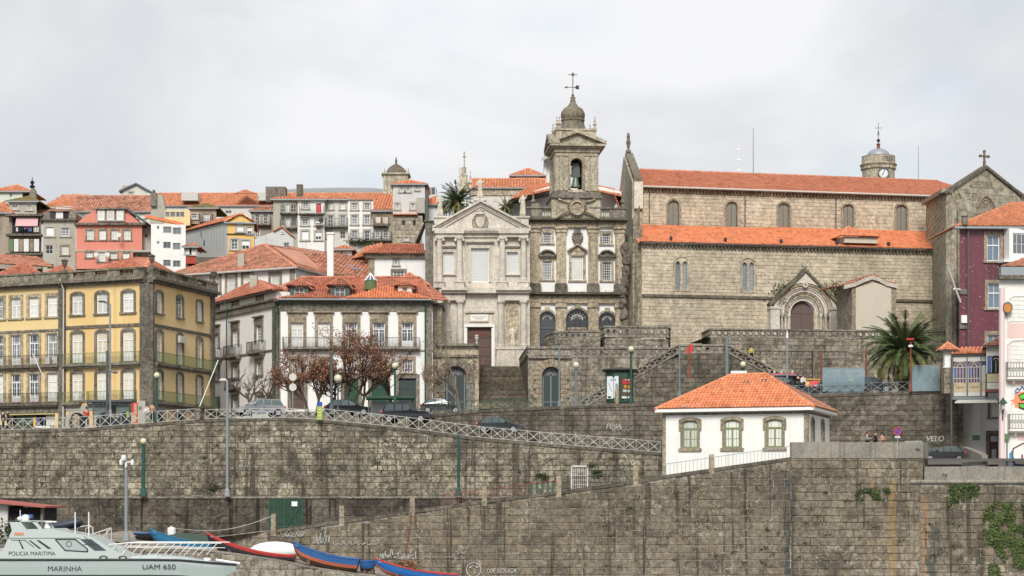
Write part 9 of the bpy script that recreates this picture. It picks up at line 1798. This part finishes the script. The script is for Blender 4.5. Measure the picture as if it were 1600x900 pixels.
# ---------------- vehicles ----------------
def car(label,px0,py,Y,L,H,Wd,kind,mat,yaw,mirror=1,group='parked and passing cars'):
 """body and glasshouse lofted across the width from one side profile; nose at +x"""
 k={'wagon':dict(low=[(0,.32),(0,.75),(.03,.95),(.72,.98),(.97,.72),(1,.5),(1,.3)],top=[(.04,.95),(.10,1.42),(.18,1.47),(.50,1.47),(.56,1.43),(.74,.98)],pil=(.10,.30,.47,.60)),
 'suv':dict(low=[(0,.42),(0,.85),(.02,1.02),(.66,1.05),(.96,.92),(1,.72),(1,.4)],top=[(.02,1.02),(.07,1.62),(.12,1.68),(.50,1.68),(.55,1.62),(.68,1.05)],pil=(.09,.27,.43,.57)),
 'hatch':dict(low=[(0,.32),(0,.72),(.04,.95),(.70,.95),(.96,.75),(1,.52),(1,.3)],top=[(.04,.93),(.16,1.36),(.26,1.44),(.48,1.43),(.55,1.36),(.74,.95)],pil=(.17,.34,.50,.60))}[kind]
 base=P(px0,py,Y); r=thing('parked_car',label,'car',base,group)
 u=Vector((math.cos(yaw)*mirror,math.sin(yaw),0)); v=Vector((-u.y,u.x,0)) ; Q=lambda x,y,z:base+u*(x-L/2)+v*y+Vector((0,0,z))
 sc=H/1.47 if kind!='suv' else H/1.68
 def loft(o,w0,w1,zlo,zhi,name,m_,grow=0):
  m=MB(); n=len(o); ys=[-1,-.93,.93,1];
  for y in ys:
   for (a,z) in o:
    z*=sc; t=(z-zlo)/(zhi-zlo) if zhi>zlo else 0; hw=(w0+(w1-w0)*t)*Wd/2+grow; e=1 if abs(y)<1 else .985
    aa=.5+(a-.5)*(e if abs(y)==1 else 1); pinch=1-.10*max(0,abs(a-.5)*2-.75)/.25; m.v.append(tuple(Q(aa*L,y*hw*pinch,z*(1 if abs(y)<1 else .995))))
  for j in range(3):
   for i in range(n): q=(i+1)%n; m.f.append((j*n+i,j*n+q,(j+1)*n+q,(j+1)*n+i))
  m.f.append(tuple(range(n))[::-1]); m.f.append(tuple(3*n+i for i in range(n))); return m.bd(name,m_,r)
 b=loft(k['low'],1,.97,0,sc*1.0,'body',mat); g=loft(k['top'],.96,.80,sc*.95,sc*1.47,'windows','car_glass')
 top=k['top']; zt=max(z for a,z in top)*sc; x0=top[1][0]+.015; x1=top[-2][0]-.01
 m=MB(); w=.80*Wd/2+.01; m.hexa([Q(x0*L,-w,zt-.06),Q(x1*L,-w,zt-.06),Q(x1*L,w,zt-.06),Q(x0*L,w,zt-.06),Q((x0+.03)*L,-w*.93,zt+.02),Q((x1-.03)*L,-w*.93,zt+.02),Q((x1-.03)*L,w*.93,zt+.02),Q((x0+.03)*L,w*.93,zt+.02)]); m.bd('roof',mat,r)
 zb=top[0][1]*sc
 for sg in (-1,1):
  ps=list(k['pil']); tops=list(k['pil']); ps[0]=top[0][0]+.02; tops[0]=top[1][0]+.03; ps[-1]=top[-1][0]-.01; tops[-1]=top[-2][0]-.01
  for a,t in zip(ps,tops): m=MB(); m.tube([Q(a*L,sg*(.955*Wd/2),zb),Q(t*L,sg*(.80*Wd/2+.01),zt-.03)],.035,4); m.bd('pillar',mat,r)
  for xw in (.17,.81):
   c=Q(xw*L,sg*(Wd/2-.1),.33*sc); ax=v*sg; m=MB(); m.tube([c-ax*.12,c+ax*.115],.335*sc,16); wo=m.bd('wheel','rubber',r); m=MB(); m.tube([c+ax*.10,c+ax*.125],.22*sc,10); m.bd('rim','alloy',wo)
   for q in range(5): t=q*2*math.pi/5; m=MB(); m.tube([c+ax*.128,c+ax*.128+(u*math.cos(t)+Vector((0,0,1))*math.sin(t))*.2*sc],.015,4); m.bd('spoke','dark_metal',wo)
  p=Q(top[-1][0]*L-.35,sg*(Wd/2+.08),zb+.12); MB().blob(p,(.11,.1,.08),6,5).bd('wing_mirror',mat,r)
  z=k['low'][2][1]*sc; p=Q(.012*L,sg*Wd*.42,z-.14); MB().blob(p,(.09,.09,.17),6,5).bd('tail_light','red_lamp',r)
  p=Q(.965*L,sg*Wd*.38,k['low'][5][1]*sc+.13); MB().blob(p,(.14,.14,.09),6,5).bd('headlight','glass_mid',r)
  m=MB(); m.tube([Q(.2*L,sg*(Wd/2+.0),.55*sc),Q(.78*L,sg*(Wd/2),.55*sc)],.02,4);
  m.tube([Q(.47*L,sg*(Wd/2+.0),.4*sc),Q(.47*L,sg*(Wd/2),zb)],.008,4); m.bd('trim','rubber',r)
  MB().box(Fr.raw(Q(.40*L,sg*(Wd/2+.01),0).xy,u),0,.16,.84*sc,.87*sc,-.01,.03).bd('door_handle',mat,r)
 MB().tube([Q(-.005*L,-Wd*.35,.42),Q(-.005*L,Wd*.35,.42)],.09,5).bd('bumper',mat if kind!='suv' else 'rubber',r); MB().tube([Q(1.0*L,-Wd*.35,.42),Q(1.0*L,Wd*.35,.42)],.09,5).bd('bumper',mat if kind!='suv' else 'rubber',r)
 p=Q(-.02*L,0,.68); MB().wbox(p.x-.12,p.x+.12,p.y-.05,p.y+.05,p.z-.05,p.z+.06).bd('number_plate','dull_white',r); return r
car('silver estate car parked at the top of the street wall, seen from its rear corner',405,651,176.5,4.3,1.48,1.75,'wagon','car_silver',-.45,-1)
car('black off road car driving downhill behind the white railing',637,661,176.5,4.35,1.72,1.8,'suv','car_black',-.18)
car('dark hatchback driving downhill, lower of the two cars behind the long white railing',782,677,176.5,4.0,1.4,1.72,'hatch','car_grey',-.16)
car('dark car half hidden by the bus shelter under the red leaved tree',544,650,184,4.3,1.45,1.75,'hatch','car_black',.12)
car('dark grey hatchback parked below the glazed bridge at right, alloy wheel showing',1468,722.5,176,4.2,1.42,1.75,'hatch','car_grey',-.25,-1)
car('grey blue car parked behind the railing left of the gate house, mostly hidden',691,647,190,4.0,1.42,1.7,'hatch','car_grey',0)
for px,l in ((1222,'dark car on the terrace behind the railing, left of the glass screen'),(1312,'dark car on the terrace seen through the large glass screen'),(1360,'dark car on the terrace right of the large glass screen')): car(l,px,614,187.5,4.2,1.45,1.75,'hatch','car_grey',0)
t=thing('bus','red open top tour bus strip with a yellow nose behind the glass screen','bus',P(1307,612,192)); f=Fr(1258,192,1364,192); z=lambda y:f.z(0,y)
MB().box(f,f.s(1264),f.L,z(604),z(595),-2.4,0,ins=.1).bd('body','bus_red',t); MB().box(f,0,f.s(1266),z(604),z(596),-2.3,-.02,ins=.1).bd('front','bus_yellow',t); MB().box(f,0,f.L,z(614),z(604),-2.2,-.1).bd('windows','car_glass',t); tube('top_rail','bus_yellow',t,[f.pt(0,z(592.5),0),f.pt(f.L*.9,z(593.5),0)],.05)
m=MB(); q=f.s(1340); m.box(f,q,q+.4,z(595),z(588),-1,-.8); m.bd('seat','dull_white',t)
for x in (1275,1345): MB().tube([f.pt(f.s(x),z(613),.05),f.pt(f.s(x),z(613),-.2)],.45,14).bd('wheel','rubber',t)
# ---------------- street furniture ----------------
t=thing('kiosk','dark green hexagonal kiosk with two posters and a flat overhanging roof','kiosk',P(969,628,188)); c=P(968.5,629,188.8); k=188.5/FL; rr_=21*k; top=P(0,582,188.5).z
MB().lathe(c,[(rr_+.05,0),(rr_+.05,.35),(rr_,.36),(rr_,top-c.z-.5),(rr_+.05,top-c.z-.49),(rr_+.05,top-c.z)],6,rot=0).bd('body','dark_green',t)
m=MB().lathe(Vector((c.x,c.y,top)),[(rr_+.05,0),(rr_+.35,.1),(rr_+.45,.22),(rr_+.4,.3),(.9,.42),(.2,.5)],6); m.bd('roof','black_iron',t)
f1=Fr.raw((c.x-rr_*.87,c.y-rr_*.5-.05),(1,-.55));
def poster(f,a,b,y0,y1,mat,subs,nm='poster'):
 z=lambda y:P(0,y,188).z; o=MB().box(f,a,b,z(y1),z(y0),.0,.05).bd(nm,mat,t)
 for (p,q,u,v,mm) in subs: MB().box(f,a+(b-a)*p,a+(b-a)*q,z(v),z(u),.05,.065).bd('print',mm,o)
 return o
fa=Fr(948,188.3,968,187.4); fb=Fr(970,187.4,990,188.3)
o=poster(fa,.06,fa.L-.1,588,623,'poster_white',((.3,.8,593,594.6,'grey_metal'),(.1,.35,619,622,'letter_black'),(.75,.98,600,614,'panel_teal')))
m=MB(); z=lambda y:P(0,y,188).z; rib(m,fa,[(.25,z(598)),(.6,z(612))],.03,.07); m.bd('print','letter_black',o)
poster(fb,.08,fb.L-.25,590,623,'boat_brown',((0.05,.95,594,600,'poster_red'),(.2,.9,602,607,'poster_orange'),(.1,.9,609,613,'light_grey'),(.0,1,619.5,623,'poster_white'),(.3,.95,593,594.5,'poster_white')))
def shelter(label,x0,x1,yt,yb,Y,mat,post=(),dep=1.6,roofm=None):
 t=thing('bus_shelter',label,'bus shelter',P((x0+x1)/2,yb,Y)); f=Fr(x0,Y,x1,Y); z=lambda y:f.z(0,y); MB().box(f,-.1,f.L+.1,z(yt+3),z(yt),-dep,.25).bd('roof',roofm or mat,t)
 for a in post: MB().box(f,f.s(a)-.05,f.s(a)+.05,z(yb),z(yt+3),-.1,0).bd('post',mat,t)
 return t,f,z
t,f,z=shelter('dark green glass bus shelter with a red poster panel before the yellow house',137,206,625,664,177,'dark_metal',(137,146,202))
MB().box(f,.1,f.s(200),z(648),z(628),-1.5,-1.47).bd('glass_pane','screen_glass',t); MB().box(f,f.s(161),f.s(177),z(648),z(632),-1.2,-1.1).bd('screen','dark_metal',t); MB().box(f,f.s(146),f.s(200),z(666),z(651),-1.4,-1.2).bd('bench_panel','car_black',t)
MB().box(f,f.s(202),f.s(205),z(663),z(628),-.2,.1).bd('side_panel','dark_green',t); o=MB().box(f,f.s(204.5),f.s(215),z(662),z(629),-.1,.08).bd('poster','poster_red',t)
for (a,b,y0,y1,mm) in ((205,208,630,645,'boat_red'),(209.5,214,631,648,'skin'),(206,213,649,660,'floral')): MB().box(f,f.s(a),f.s(b),z(y1),z(y0),.08,.1).bd('print',mm,o)
MB().box(f,f.s(196),f.s(200.5),z(651.5),z(643),-.5,-.4).bd('green_notice','totem_green',t)
t,f,z=shelter('bus shelter with a curved dark green roof behind the black off road car',574,646,620,652,182,'dark_metal',(576,612,644)); MB().box(f,.2,f.L-.2,z(650),z(626),-1.5,-1.45).bd('back_pane','panel_teal' if 0 else 'light_grey',t); MB().tube([f.pt(-.1,z(622),.3),f.pt(f.L+.1,z(622),.3)],.2,8).bd('roof_roll','gate_green',t)
t=thing('utility_box','tall pale concrete slab beside the bus shelter at left','box',P(222,664,176.5)); f=Fr(216,176.5,227,176.5); MB().box(f,0,f.L,f.z(0,662),f.z(0,626),-.6,0).bd('slab','concrete',t); MB().box(f,.05,.3,f.z(0,640),f.z(0,635),0,.02).bd('notice','balcony_green',t)
t=thing('totem','bright green and blue information totem beside the white railing','sign',P(499.5,655,171.5)); f=Fr(495.5,171.4,503.5,171.4); MB().box(f,0,f.L,f.z(0,656),f.z(0,635),-.12,0).bd('lower_panel','totem_green',t); MB().box(f,0,f.L,f.z(0,635),f.z(0,628),-.12,0).bd('upper_panel','sign_blue',t)
for y in (639,644,649): MB().box(f,.06,f.L-.08,f.z(0,y+1),f.z(0,y),0,.01).bd('print','light_yellow',t)
for x,ys,yb,l,Y in ((457.5,(589,605),655,'two round grey sign backs on one thin post near the silver car',172.5),):
 t=pole('road_sign',l,'sign',x,582,yb,Y,'grey_metal',.05,foot=False); f=Fr(x-6,Y-.1,x+6,Y-.1)
 for y in ys: MB().ring(f,f.L/2,f.z(0,y),0,.32,-.03,.0,20).bd('sign_back','poster_white' if 0 else 'dull_white',t)
t=pole('road_sign','round blue no parking sign with red rim and arrow plate, right of the pedestrians','sign',1402.5,667,692,164,'grey_metal',.05,foot=False); f=Fr(1396,163.9,1409,163.9); c=f.L/2; z=f.z(0,673.5)
MB().ring(f,c,z,0,.30,-.02,.0,20).bd('disc','sign_blue',t); MB().ring(f,c,z,.25,.335,-.02,.02,20).bd('rim','sign_red',t); m=MB(); rib(m,f,[(c-.2,z+.2),(c+.2,z-.2)],.06,.015); m.bd('slash','sign_red',t); o=MB().box(f,c-.2,c+.2,z-.56,z-.40,-.02,.01).bd('arrow_plate','poster_white',t); m=MB(); rib(m,f,[(c-.13,z-.48),(c+.13,z-.48)],.03,.02); m.bd('arrow','letter_black',o)
t=thing('stone_bollard','weathered conical stone bollard left of the bus shelter','bollard',P(119,667,174)); MB().lathe(P(119,667.5,174),[(.33,0),(.35,.5),(.30,.9),(.15,1.1)],10).bd('stone','tan_granite',t)
t=thing('stone_bollard','small capped stone post in the railing before the yellow corner house','bollard',P(309,655,172)); MB().lathe(P(309.5,657,172),[(.24,0),(.24,.75),(.32,.8),(.2,1.0)],8).bd('stone','grey_granite',t)
t=thing('stone_bollard','pointed stone post standing in front of the green kiosk','bollard',P(964,630,185.3)); MB().lathe(P(964,631,185.2),[(.2,0),(.2,1.0),(.22,1.1),(.03,1.45)],6).bd('stone','tan_granite',t)
t=thing('pavilion','low dark round pavilion with red band behind the white house roof','kiosk',P(1226,600,189)); k=189/FL; c=P(1224,612,190.5); MB().lathe(c,[(29*k,0),(29*k,22*k)],16).bd('glass_wall','glass_dark',t); MB().lathe(c+Vector((0,0,22*k)),[(33*k,0),(36*k,1.4*k),(33*k,3*k),(20*k,4.6*k)],20).bd('roof','slate_grey_metal',t); MB().lathe(c+Vector((0,0,25*k)),[(25*k,0),(22*k,3*k),(5*k,4*k)],20).bd('red_band','boat_red',t)
for x in (1210,1221,1238): MB().lathe(P(x,583,187.6),[(.1,0),(.1,.25)],6).bd('roof_lamp','dull_white',t)
t=thing('doorway','low shuttered opening with graffiti in the terrace wall above the granite parapet','door',FT.pt(XT(1426),ZT(700))); MB().box(FT,XT(1413),XT(1441),ZT(701),ZT(689),-.2,.06).bd('shutter','panel_teal',t)
# ---------------- people ----------------
def person(label,px,py,Y,h,face,shirt,legs,hair='hair_dark',pose='stand',arm=0,skin='skin'):
 b=P(px,py,Y); r=thing('person',label,'person',b,None); k=h/1.72
 lift=.12 if pose=='walk' else .03
 v=[(0,0,.93),(0,.0,1.15),(0,0,1.38),(0,-.01,1.50),(0,-.03,1.60),(.09,0,.90),(.10,-lift,.50),(.10,-lift*.2,.08),(.10,-.14-lift*.2,.03),(-.09,0,.90),(-.10,lift,.50),(-.10,lift*1.6,.08),(-.10,lift*1.6-.14,.03),(.19,0,1.37),(.24,.02,1.10),(.22,-.12-arm*.2,.92+arm*.35),(-.19,0,1.37),(-.24,.02,1.10),(-.22,-.14-arm*.2,.92+arm*.35),(.22,-.18-arm*.2,.87+arm*.36),(-.22,-.20-arm*.2,.87+arm*.36)]
 ed=[(0,1),(1,2),(2,3),(3,4),(0,5),(5,6),(6,7),(7,8),(0,9),(9,10),(10,11),(11,12),(2,13),(13,14),(14,15),(2,16),(16,17),(17,18),(15,19),(18,20)]
 rad=[.13,.12,.14,.055,.095,.09,.062,.045,.04,.09,.062,.045,.04,.055,.045,.033,.055,.045,.033,.04,.04]
 sc=[tuple(q*k for q in p) for p in v]; o=skin_body(sc,ed,rad,1,k); o.parent=r; ORG[o.name]=ORG[r.name]; o.data.materials.append(MATS[skin])
 def cloth(ids,nm,mat,g):
  mp={a:i for i,a in enumerate(ids)}; e=[(mp[a],mp[c]) for a,c in ed if a in mp and c in mp]; q=skin_body([sc[a] for a in ids],e,[rad[a]+g for a in ids],1,k); q.name=nm; q.parent=r; q.data.materials.append(MATS[mat]); ORG[q.name]=ORG[r.name]
 cloth([0,1,2,13,14,15,16,17,18],'jacket',shirt,.028); cloth([0,5,6,7,9,10,11],'trousers',legs,.02)
 m=MB(); c=b; m.blob(c+Vector((0,.015*k,1.665*k)),(.098*k,.11*k,.10*k),8,6); m.bd('hair',hair,r,smooth=True); m=MB(); m.blob(c+Vector((0,-.105*k,1.59*k)),(.012,.02,.02),4,3); m.bd('nose',skin,r); m=MB()
 for s in (-.035,.035): m.blob(c+Vector((s*k,-.092*k,1.615*k)),(.010,.008,.008),4,3)
 m.bd('eyes','letter_black',r); r.rotation_euler=(0,0,face); return r
person('person in a red top and dark waistcoat walking left of the bus shelter',135,668,173.6,1.72,.5,'cloth_red2','cloth_navy',pose='walk')
person('person in dark blue leaning at the railing end at the left picture edge',5,672,173.4,1.7,2.4,'cloth_navy','cloth_black')
person('person in black beside the shop window at the left picture edge',12,671,175,1.72,2.0,'cloth_black','cloth_black')
person('person in a tan coat standing right of the pale concrete slab',238,661,174.5,1.72,.3,'cloth_tan','cloth_black',hair='hair_brown')
person('person with grey trousers standing close to the tan coated person',229,662,175,1.66,-.3,'cloth_white','cloth_grey_green')
zz=PZ+.55; pyb=lambda Y:HY-(zz-CZ)*FL/Y
person('person in a grey green jacket leaning forward behind the granite parapet',1355,pyb(163.5),163.5,1.62,1.2,'cloth_grey_green','cloth_black',arm=.8,hair='hair_brown')
person('bare armed person in a black top behind the granite parapet',1368,pyb(164),164,1.72,1.35,'cloth_black','cloth_black',arm=.4,hair='hair_brown')
person('fair person partly hidden behind the one in the black top',1378,pyb(165),165,1.6,-1.0,'skin2','cloth_tan',arm=.6)
person('tiny person in a yellow jacket on the double stair',1174,566,201.2,1.6,.2,'cloth_yellow','cloth_black')
for x,l in ((1247,'person in black at the terrace railing beside the pavilion'),(1255,'person in white at the terrace railing, left of the bus')): person(l,x,614,186.4,1.7,.4,'cloth_black' if x<1250 else 'cloth_white','cloth_navy')
# ---------------- plants ----------------
def palm(label,px,py,Y,trunkh,k,n,loc_top,mat='palm_leaf'):
 b=P(px,py,Y); r=thing('palm_tree',label,'palm',b); top=P(loc_top[0],loc_top[1],Y); m=MB(); H=(top-b).length
 pr=[]; N=int(H/.16)
 for i in range(N+1): t=i/N; pr+=[(.42*k*(1.15-.1*t),H*t),(.36*k*(1.15-.1*t),H*t+.10)]
 m.lathe(b,pr,12); m.blob(top,(.75*k,.75*k,.7*k),10,8,jit=.15); m.bd('trunk','bark',r)
 protos={}
 def frond(L,droop,seed):
  rr=random.Random(seed); m=MB(); N=22; pts=[]; x=z=0; a=0
  for i in range(N+1):
   t=i/N; ang=-droop*t**1.5; pts.append(Vector((x,0,z))); x+=L/N*math.cos(ang); z+=L/N*math.sin(ang)
  m.tube(pts,[.035*k*(1-.8*i/N)+.006 for i in range(N+1)],4)
  for i in range(2,N):
   t=i/N; l=L*.24*(math.sin(min(1,t*1.25+.12)*math.pi)**.6 if t<.72 else (1-t)*2.1+.2)
   for sg in (-1,1):
    for h in (0,.5):
     p=pts[i].lerp(pts[i+1],h); d=(pts[i+1]-pts[i]).normalized(); o=(Vector((0,sg,0))*.72+d*.75+Vector((0,0,-.28+.25*(rr.random()-.5)))).normalized(); w=Vector((-d.z,0,d.x))*0+d*.028*k*1.6
     e=p+o*l*(.85+.3*rr.random()); m.poly([p-w,p+w,e+Vector((0,0,-.08*l))])
  me=bpy.data.meshes.new('frond'); me.from_pydata([tuple(v) for v in m.v],[],m.f); return me
 rr=random.Random(5)
 kinds=[]
 for j,(dr,mt) in enumerate(((.75,mat),(1.05,mat),(1.35,mat),(1.7,'palm_leaf_pale'),(2.0,'palm_leaf_pale'))):
  me=frond(3.5*k,dr,j); me.materials.append(MATS[mt]); kinds.append(me)
 for i in range(n):
  u=i/n; el=math.radians(82-118*u**.85+rr.uniform(-7,7)); az=i*2.39996+rr.uniform(-.2,.2); kd=min(4,int(u*3.4+rr.random()*1.3)); o=bpy.data.objects.new('frond',kinds[kd]); COL.objects.link(o); o.parent=r
  o.location=top-b+Vector((math.cos(az),math.sin(az),0))*.3*k+Vector((0,0,.25*k*(1-u))); o.rotation_euler=(rr.uniform(-.2,.2),-el,az); s=rr.uniform(.85,1.08)*(1-.15*(u>.85)); o.scale=(s,s,s)
 return r
palm('huge green date palm with drooping fronds in front of the church terraces',1412,612,187.5,3.5,1.15,105,(1413,552))
palm('smaller green palm above the slate roof of the pale church',714,345,236,3,.78,60,(714,318))
palm('thin sprigs of another palm behind the pale church roof, right of its statue',786,338,234,1.5,.45,16,(790,325))
def tree(label,px,py,Y,h,spread,seed,leaf=None,nl=0,mat='bark',depth=5,r0=.16,nb=4,crown=None,multi=1,ls=.11):
 rr=random.Random(seed); b=P(px,py,Y); r=thing('tree',label,'tree',b); m=MB(); tips=[]; m2=MB()
 def grow(p,d,l,rad,lv):
  pts=[p]; q=p; dd=d.copy();
  for i in range(4):
   dd=(dd+Vector((rr.uniform(-.22,.22),rr.uniform(-.22,.22),rr.uniform(-.08,.16)))).normalized(); q=q+dd*l/4; pts.append(q)
   if lv>=2: tips.append(q)
  (m if lv<2 else m2).tube(pts,[rad*(1-.1*i) for i in range(5)],6 if lv<2 else 3,cap=False)
  if lv<depth:
   for j in range(nb if lv==0 else rr.choice((2,3,3))):
    t=rr.uniform(.45,1); w=pts[min(4,int(t*4))]; nd=(dd+Vector((rr.uniform(-1,1)*spread,rr.uniform(-1,1)*spread,rr.uniform(-.25,.55)))).normalized(); grow(w,nd,l*rr.uniform(.6,.82),max(rad*.62,.011),lv+1)
 for q in range(multi): grow(b+Vector(((q-(multi-1)/2)*.5,0,0)),Vector(((q-(multi-1)/2)*.35,0,1)).normalized(),h*.36,r0,0)
 m.bd('trunk',mat,r); m2.bd('twigs',mat,r,kind='stuff')
 if leaf:
  for lm,cnt in zip(leaf,nl):
   g=MB()
   for i in range(cnt):
    p=rr.choice(tips)+Vector((rr.gauss(0,.16),rr.gauss(0,.16),rr.gauss(0,.16))); s=ls*rr.uniform(.5,1.1); a=Vector((rr.uniform(-1,1),rr.uniform(-1,1),rr.uniform(-1,1))).normalized(); c=a.cross(Vector((rr.uniform(-1,1),rr.uniform(-1,1),rr.uniform(-1,1)))).normalized(); g.poly([p-a*s,p+c*s*.6,p+a*s,p-c*s*.6])
   g.bd('crown',lm,r,kind='stuff')
 return r
tree('wide autumn tree with rust brown leaves in front of the white palace, left crown',488,652,183,8.6,1.15,3,('leaf_orange','leaf_brown'),(2800,3200),multi=2,nb=4,ls=.10)
tree('autumn tree with dark red leaves and forked trunk in front of the palace centre',556,652,184,11.0,1.0,8,('leaf_brown','leaf_orange'),(4300,1800),multi=2,nb=4,ls=.10)
tree('low rust coloured tree between the two larger autumn trees',520,652,185,7.6,1.2,5,('leaf_brown','leaf_orange'),(2400,2000),nb=5,ls=.095)
tree('sparse tall autumn tree with few red leaves near the green lamp at the palace right',612,650,185,10.4,.7,12,('leaf_brown',),(1000,),nb=4,depth=5,r0=.12,ls=.08)
tree('bare leafless tree in front of the angled white wing, right of the silver car',428,655,182,6.2,.75,21,('leaf_orange',),(60,),nb=4,depth=4)
tree('bare leafless tree behind the silver car, leaning left',392,652,184,6.8,.8,25,nb=4,multi=1,depth=4)
tree('bare pale trunked tree in front of the gate house and pale church',719,644,189,9.6,.6,31,('leaf_orange',),(120,),mat='bark_pale',nb=4,r0=.17,depth=4)
tree('slender bare tree with a few orange leaves left of the gate house',667,646,189.5,7.0,.55,33,('leaf_orange',),(700,),mat='bark_pale',nb=4,r0=.1,ls=.08)
tree('slim bare stem with twigs right of the gate house door',735,642,188.5,7.4,.5,37,('leaf_brown',),(120,),mat='bark_pale',nb=3,r0=.09,depth=4)
def ivy(label,pts,seed,F=FW,n=2500,d=.12,mat='leaf_green',sz=.12,name='ivy',thick=.35):
 rr=random.Random(seed); xs=[p[0] for p in pts]; ys=[p[1] for p in pts]; s=lambda p:F.s(p); z=lambda y:CZ+(HY-y)*F.A.y/FL; m=MB(); m3=MB()
 def ins(x,y):
  c=False
  for i in range(len(pts)):
   (x0,y0),(x1,y1)=pts[i],pts[(i+1)%len(pts)]
   if (y0>y)!=(y1>y) and x<(x1-x0)*(y-y0)/(y1-y0)+x0: c=not c
  return c
 k=0
 while k<n:
  x,y=rr.uniform(min(xs),max(xs)),rr.uniform(min(ys),max(ys))
  q=mnoise.noise(Vector((x*.06,y*.06,seed)))
  if not ins(x+rr.gauss(0,3),y+rr.gauss(0,3)) or q<-.12+rr.uniform(-.15,.1): k+=.34; continue
  k+=1; p=F.pt(s(x),z(y),d+thick*max(0,q+.3)*rr.random()); sz_=sz*rr.uniform(.5,1.2); a=Vector((rr.uniform(-1,1),rr.uniform(-.6,.2),rr.uniform(-1,1))).normalized(); c=a.cross(Vector((rr.uniform(-.5,.5),-1,rr.uniform(-.2,.8)))).normalized()
  (m if rr.random()<.75 else m3).poly([p-a*sz_,p+c*sz_*.7,p+a*sz_,p-c*sz_*.7])
 t=thing(name,label,'plant',F.pt(s((min(xs)+max(xs))/2),z(max(ys)),d)); m.bd('leaves',mat,t,kind='stuff'); m3.bd('pale_leaves','leaf_green' if mat!='leaf_green' else 'leaf_dark',t,kind='stuff')
ivy('thick green ivy patch spreading at the right picture edge on the quay wall',[(1537,800),(1560,785),(1600,788),(1640,795),(1640,890),(1590,885),(1566,870),(1545,850),(1535,825)],1,n=5200)
ivy('small dark shrub hanging low on the quay wall, left of the ivy patch',[(1543,885),(1560,880),(1562,900),(1548,904)],2,n=260)
ivy('green weeds in a horizontal seam of the quay wall below the granite parapet',[(1338,768),(1386,762),(1390,778),(1340,780)],3,n=520,mat='leaf_dark')
ivy('brownish creeper below the stone roll moulding at lower right',[(1482,760),(1530,756),(1526,772),(1500,780),(1480,790)],4,n=600,mat='leaf_dark')
rr=random.Random(77); g=thing('wall_weeds','scattered small weeds growing from the joints of the front quay wall','plant',FW.pt(X(1100),0),None);
for (F_,x0,x1,y0,y1,n) in ((FW,1210,1600,740,895,70),(FW,920,1210,760,890,45),(FS,5,640,676,765,80),(FS,640,1030,715,750,18)):
 for i in range(n):
  x=rr.uniform(x0,x1); y=rr.uniform(y0,y1); p=F_.pt(F_.s(x),CZ+(HY-y)*F_.A.y/FL,.12); m=tuft(p,(rr.uniform(.25,.7),.12,rr.uniform(.12,.3)),rr.randrange(8,26),'leaf_dark' if i%3 else 'leaf_green',g,'weed',ls=.07)
for x,y,n in ((925,728,60),(934,740,160),(851,745,90),(842,742,60),(335,764,120)): tuft(FS.pt(XS(x),ZS(y),.2),(.5,.25,.45),n,'leaf_dark',g,'weed',ls=.09)
# ---------------- graffiti ----------------
def tag(label,F,x0,y0,w,h,seed,mat='graffiti_white',n=5,sw=.06,d=.135,word=None):
 rr=random.Random(seed); z=lambda y:CZ+(HY-y)*F.A.y/FL; t=thing('graffiti',label,'graffiti',F.pt(F.s(x0),z(y0+h),d)); m=MB()
 if word: text(F,F.s(x0),z(y0+h),z(y0)-z(y0+h),word,mat,t,d=d,width=F.s(x0+w)-F.s(x0),shear=.2,bold=.02); return
 for i in range(n):
  cx=x0+w*(i+.5)/n; pts=[(F.s(cx+w/n*.5*math.cos(a)*rr.uniform(.6,1.1)),z(y0+h/2+h*.38*math.sin(a*rr.choice((1,1,2)))*rr.uniform(.5,1.0))) for a in [rr.uniform(-.5,.5)+j*.7 for j in range(rr.randrange(5,10))]]
  rib(m,F,pts,sw,d)
 m.bd('paint_strokes',mat,t)
tag('white scribbled tags on the quay wall beside the stone post, above the white dinghy',FW,440,828,34,14,1,n=6); tag('cluster of white tags on the quay wall above the long dark blue boat',FW,490,822,26,34,2,n=5); tag('row of white tags on the quay wall right of the dark blue boat bow',FW,520,842,70,12,3,n=8)
tag('large looping white letters behind the rightmost blue boat',FW,592,852,58,28,4,n=6,sw=.08); tag('thin white line of writing low on the quay wall',FW,662,868,46,4,5,n=12,sw=.035); tag('white scrawl stacked above the thin writing on the wall',FW,715,855,12,14,6,n=3)
tag('white letters TXA painted low on the quay wall',FW,760,889,12,6,7,word='TXA'); tag('white letters LOUCA painted low on the quay wall, right of TXA',FW,777,888,30,7,8,word='LOUCA')
t=thing('graffiti','white circle face with two eyes and hair strokes painted low on the quay wall','graffiti',FW.pt(X(740),Z(893),.13)); m=MB(); m.ring(FW,X(740),Z(890),.52,.60,.12,.135,24)
for i in range(7): a=.9+i*.22; rib(m,FW,[(X(740)+.68*math.cos(a),Z(890)+.68*math.sin(a)),(X(740)+.85*math.cos(a),Z(890)+.85*math.sin(a))],.03,.135)
for e in (-.28,.26): m.ring(FW,X(740)+e,Z(886),0,.09,.12,.135,8)
m.bd('paint_strokes','graffiti_white',t)
tag('spray painted letters FINA on the dark terrace wall left of the white house',FT,947,662,24,8,9,word='FINA',sw=.04); tag('pale scribbles under the FINA letters on the terrace wall',FT,955,660,30,18,10,n=4,sw=.04); tag('big outlined letters VELO painted on the terrace wall above the dark hatchback',FT,1447,681,28,9,11,word='VELO'); tag('black scribble on the granite parapet near its corner',FW,1430,699,8,7,12,'graffiti_black',n=2,sw=.05,d=.11); tag('pale scribble on the left street wall below the grey lamp post',FS,370,718,18,16,13,n=4,sw=.035)
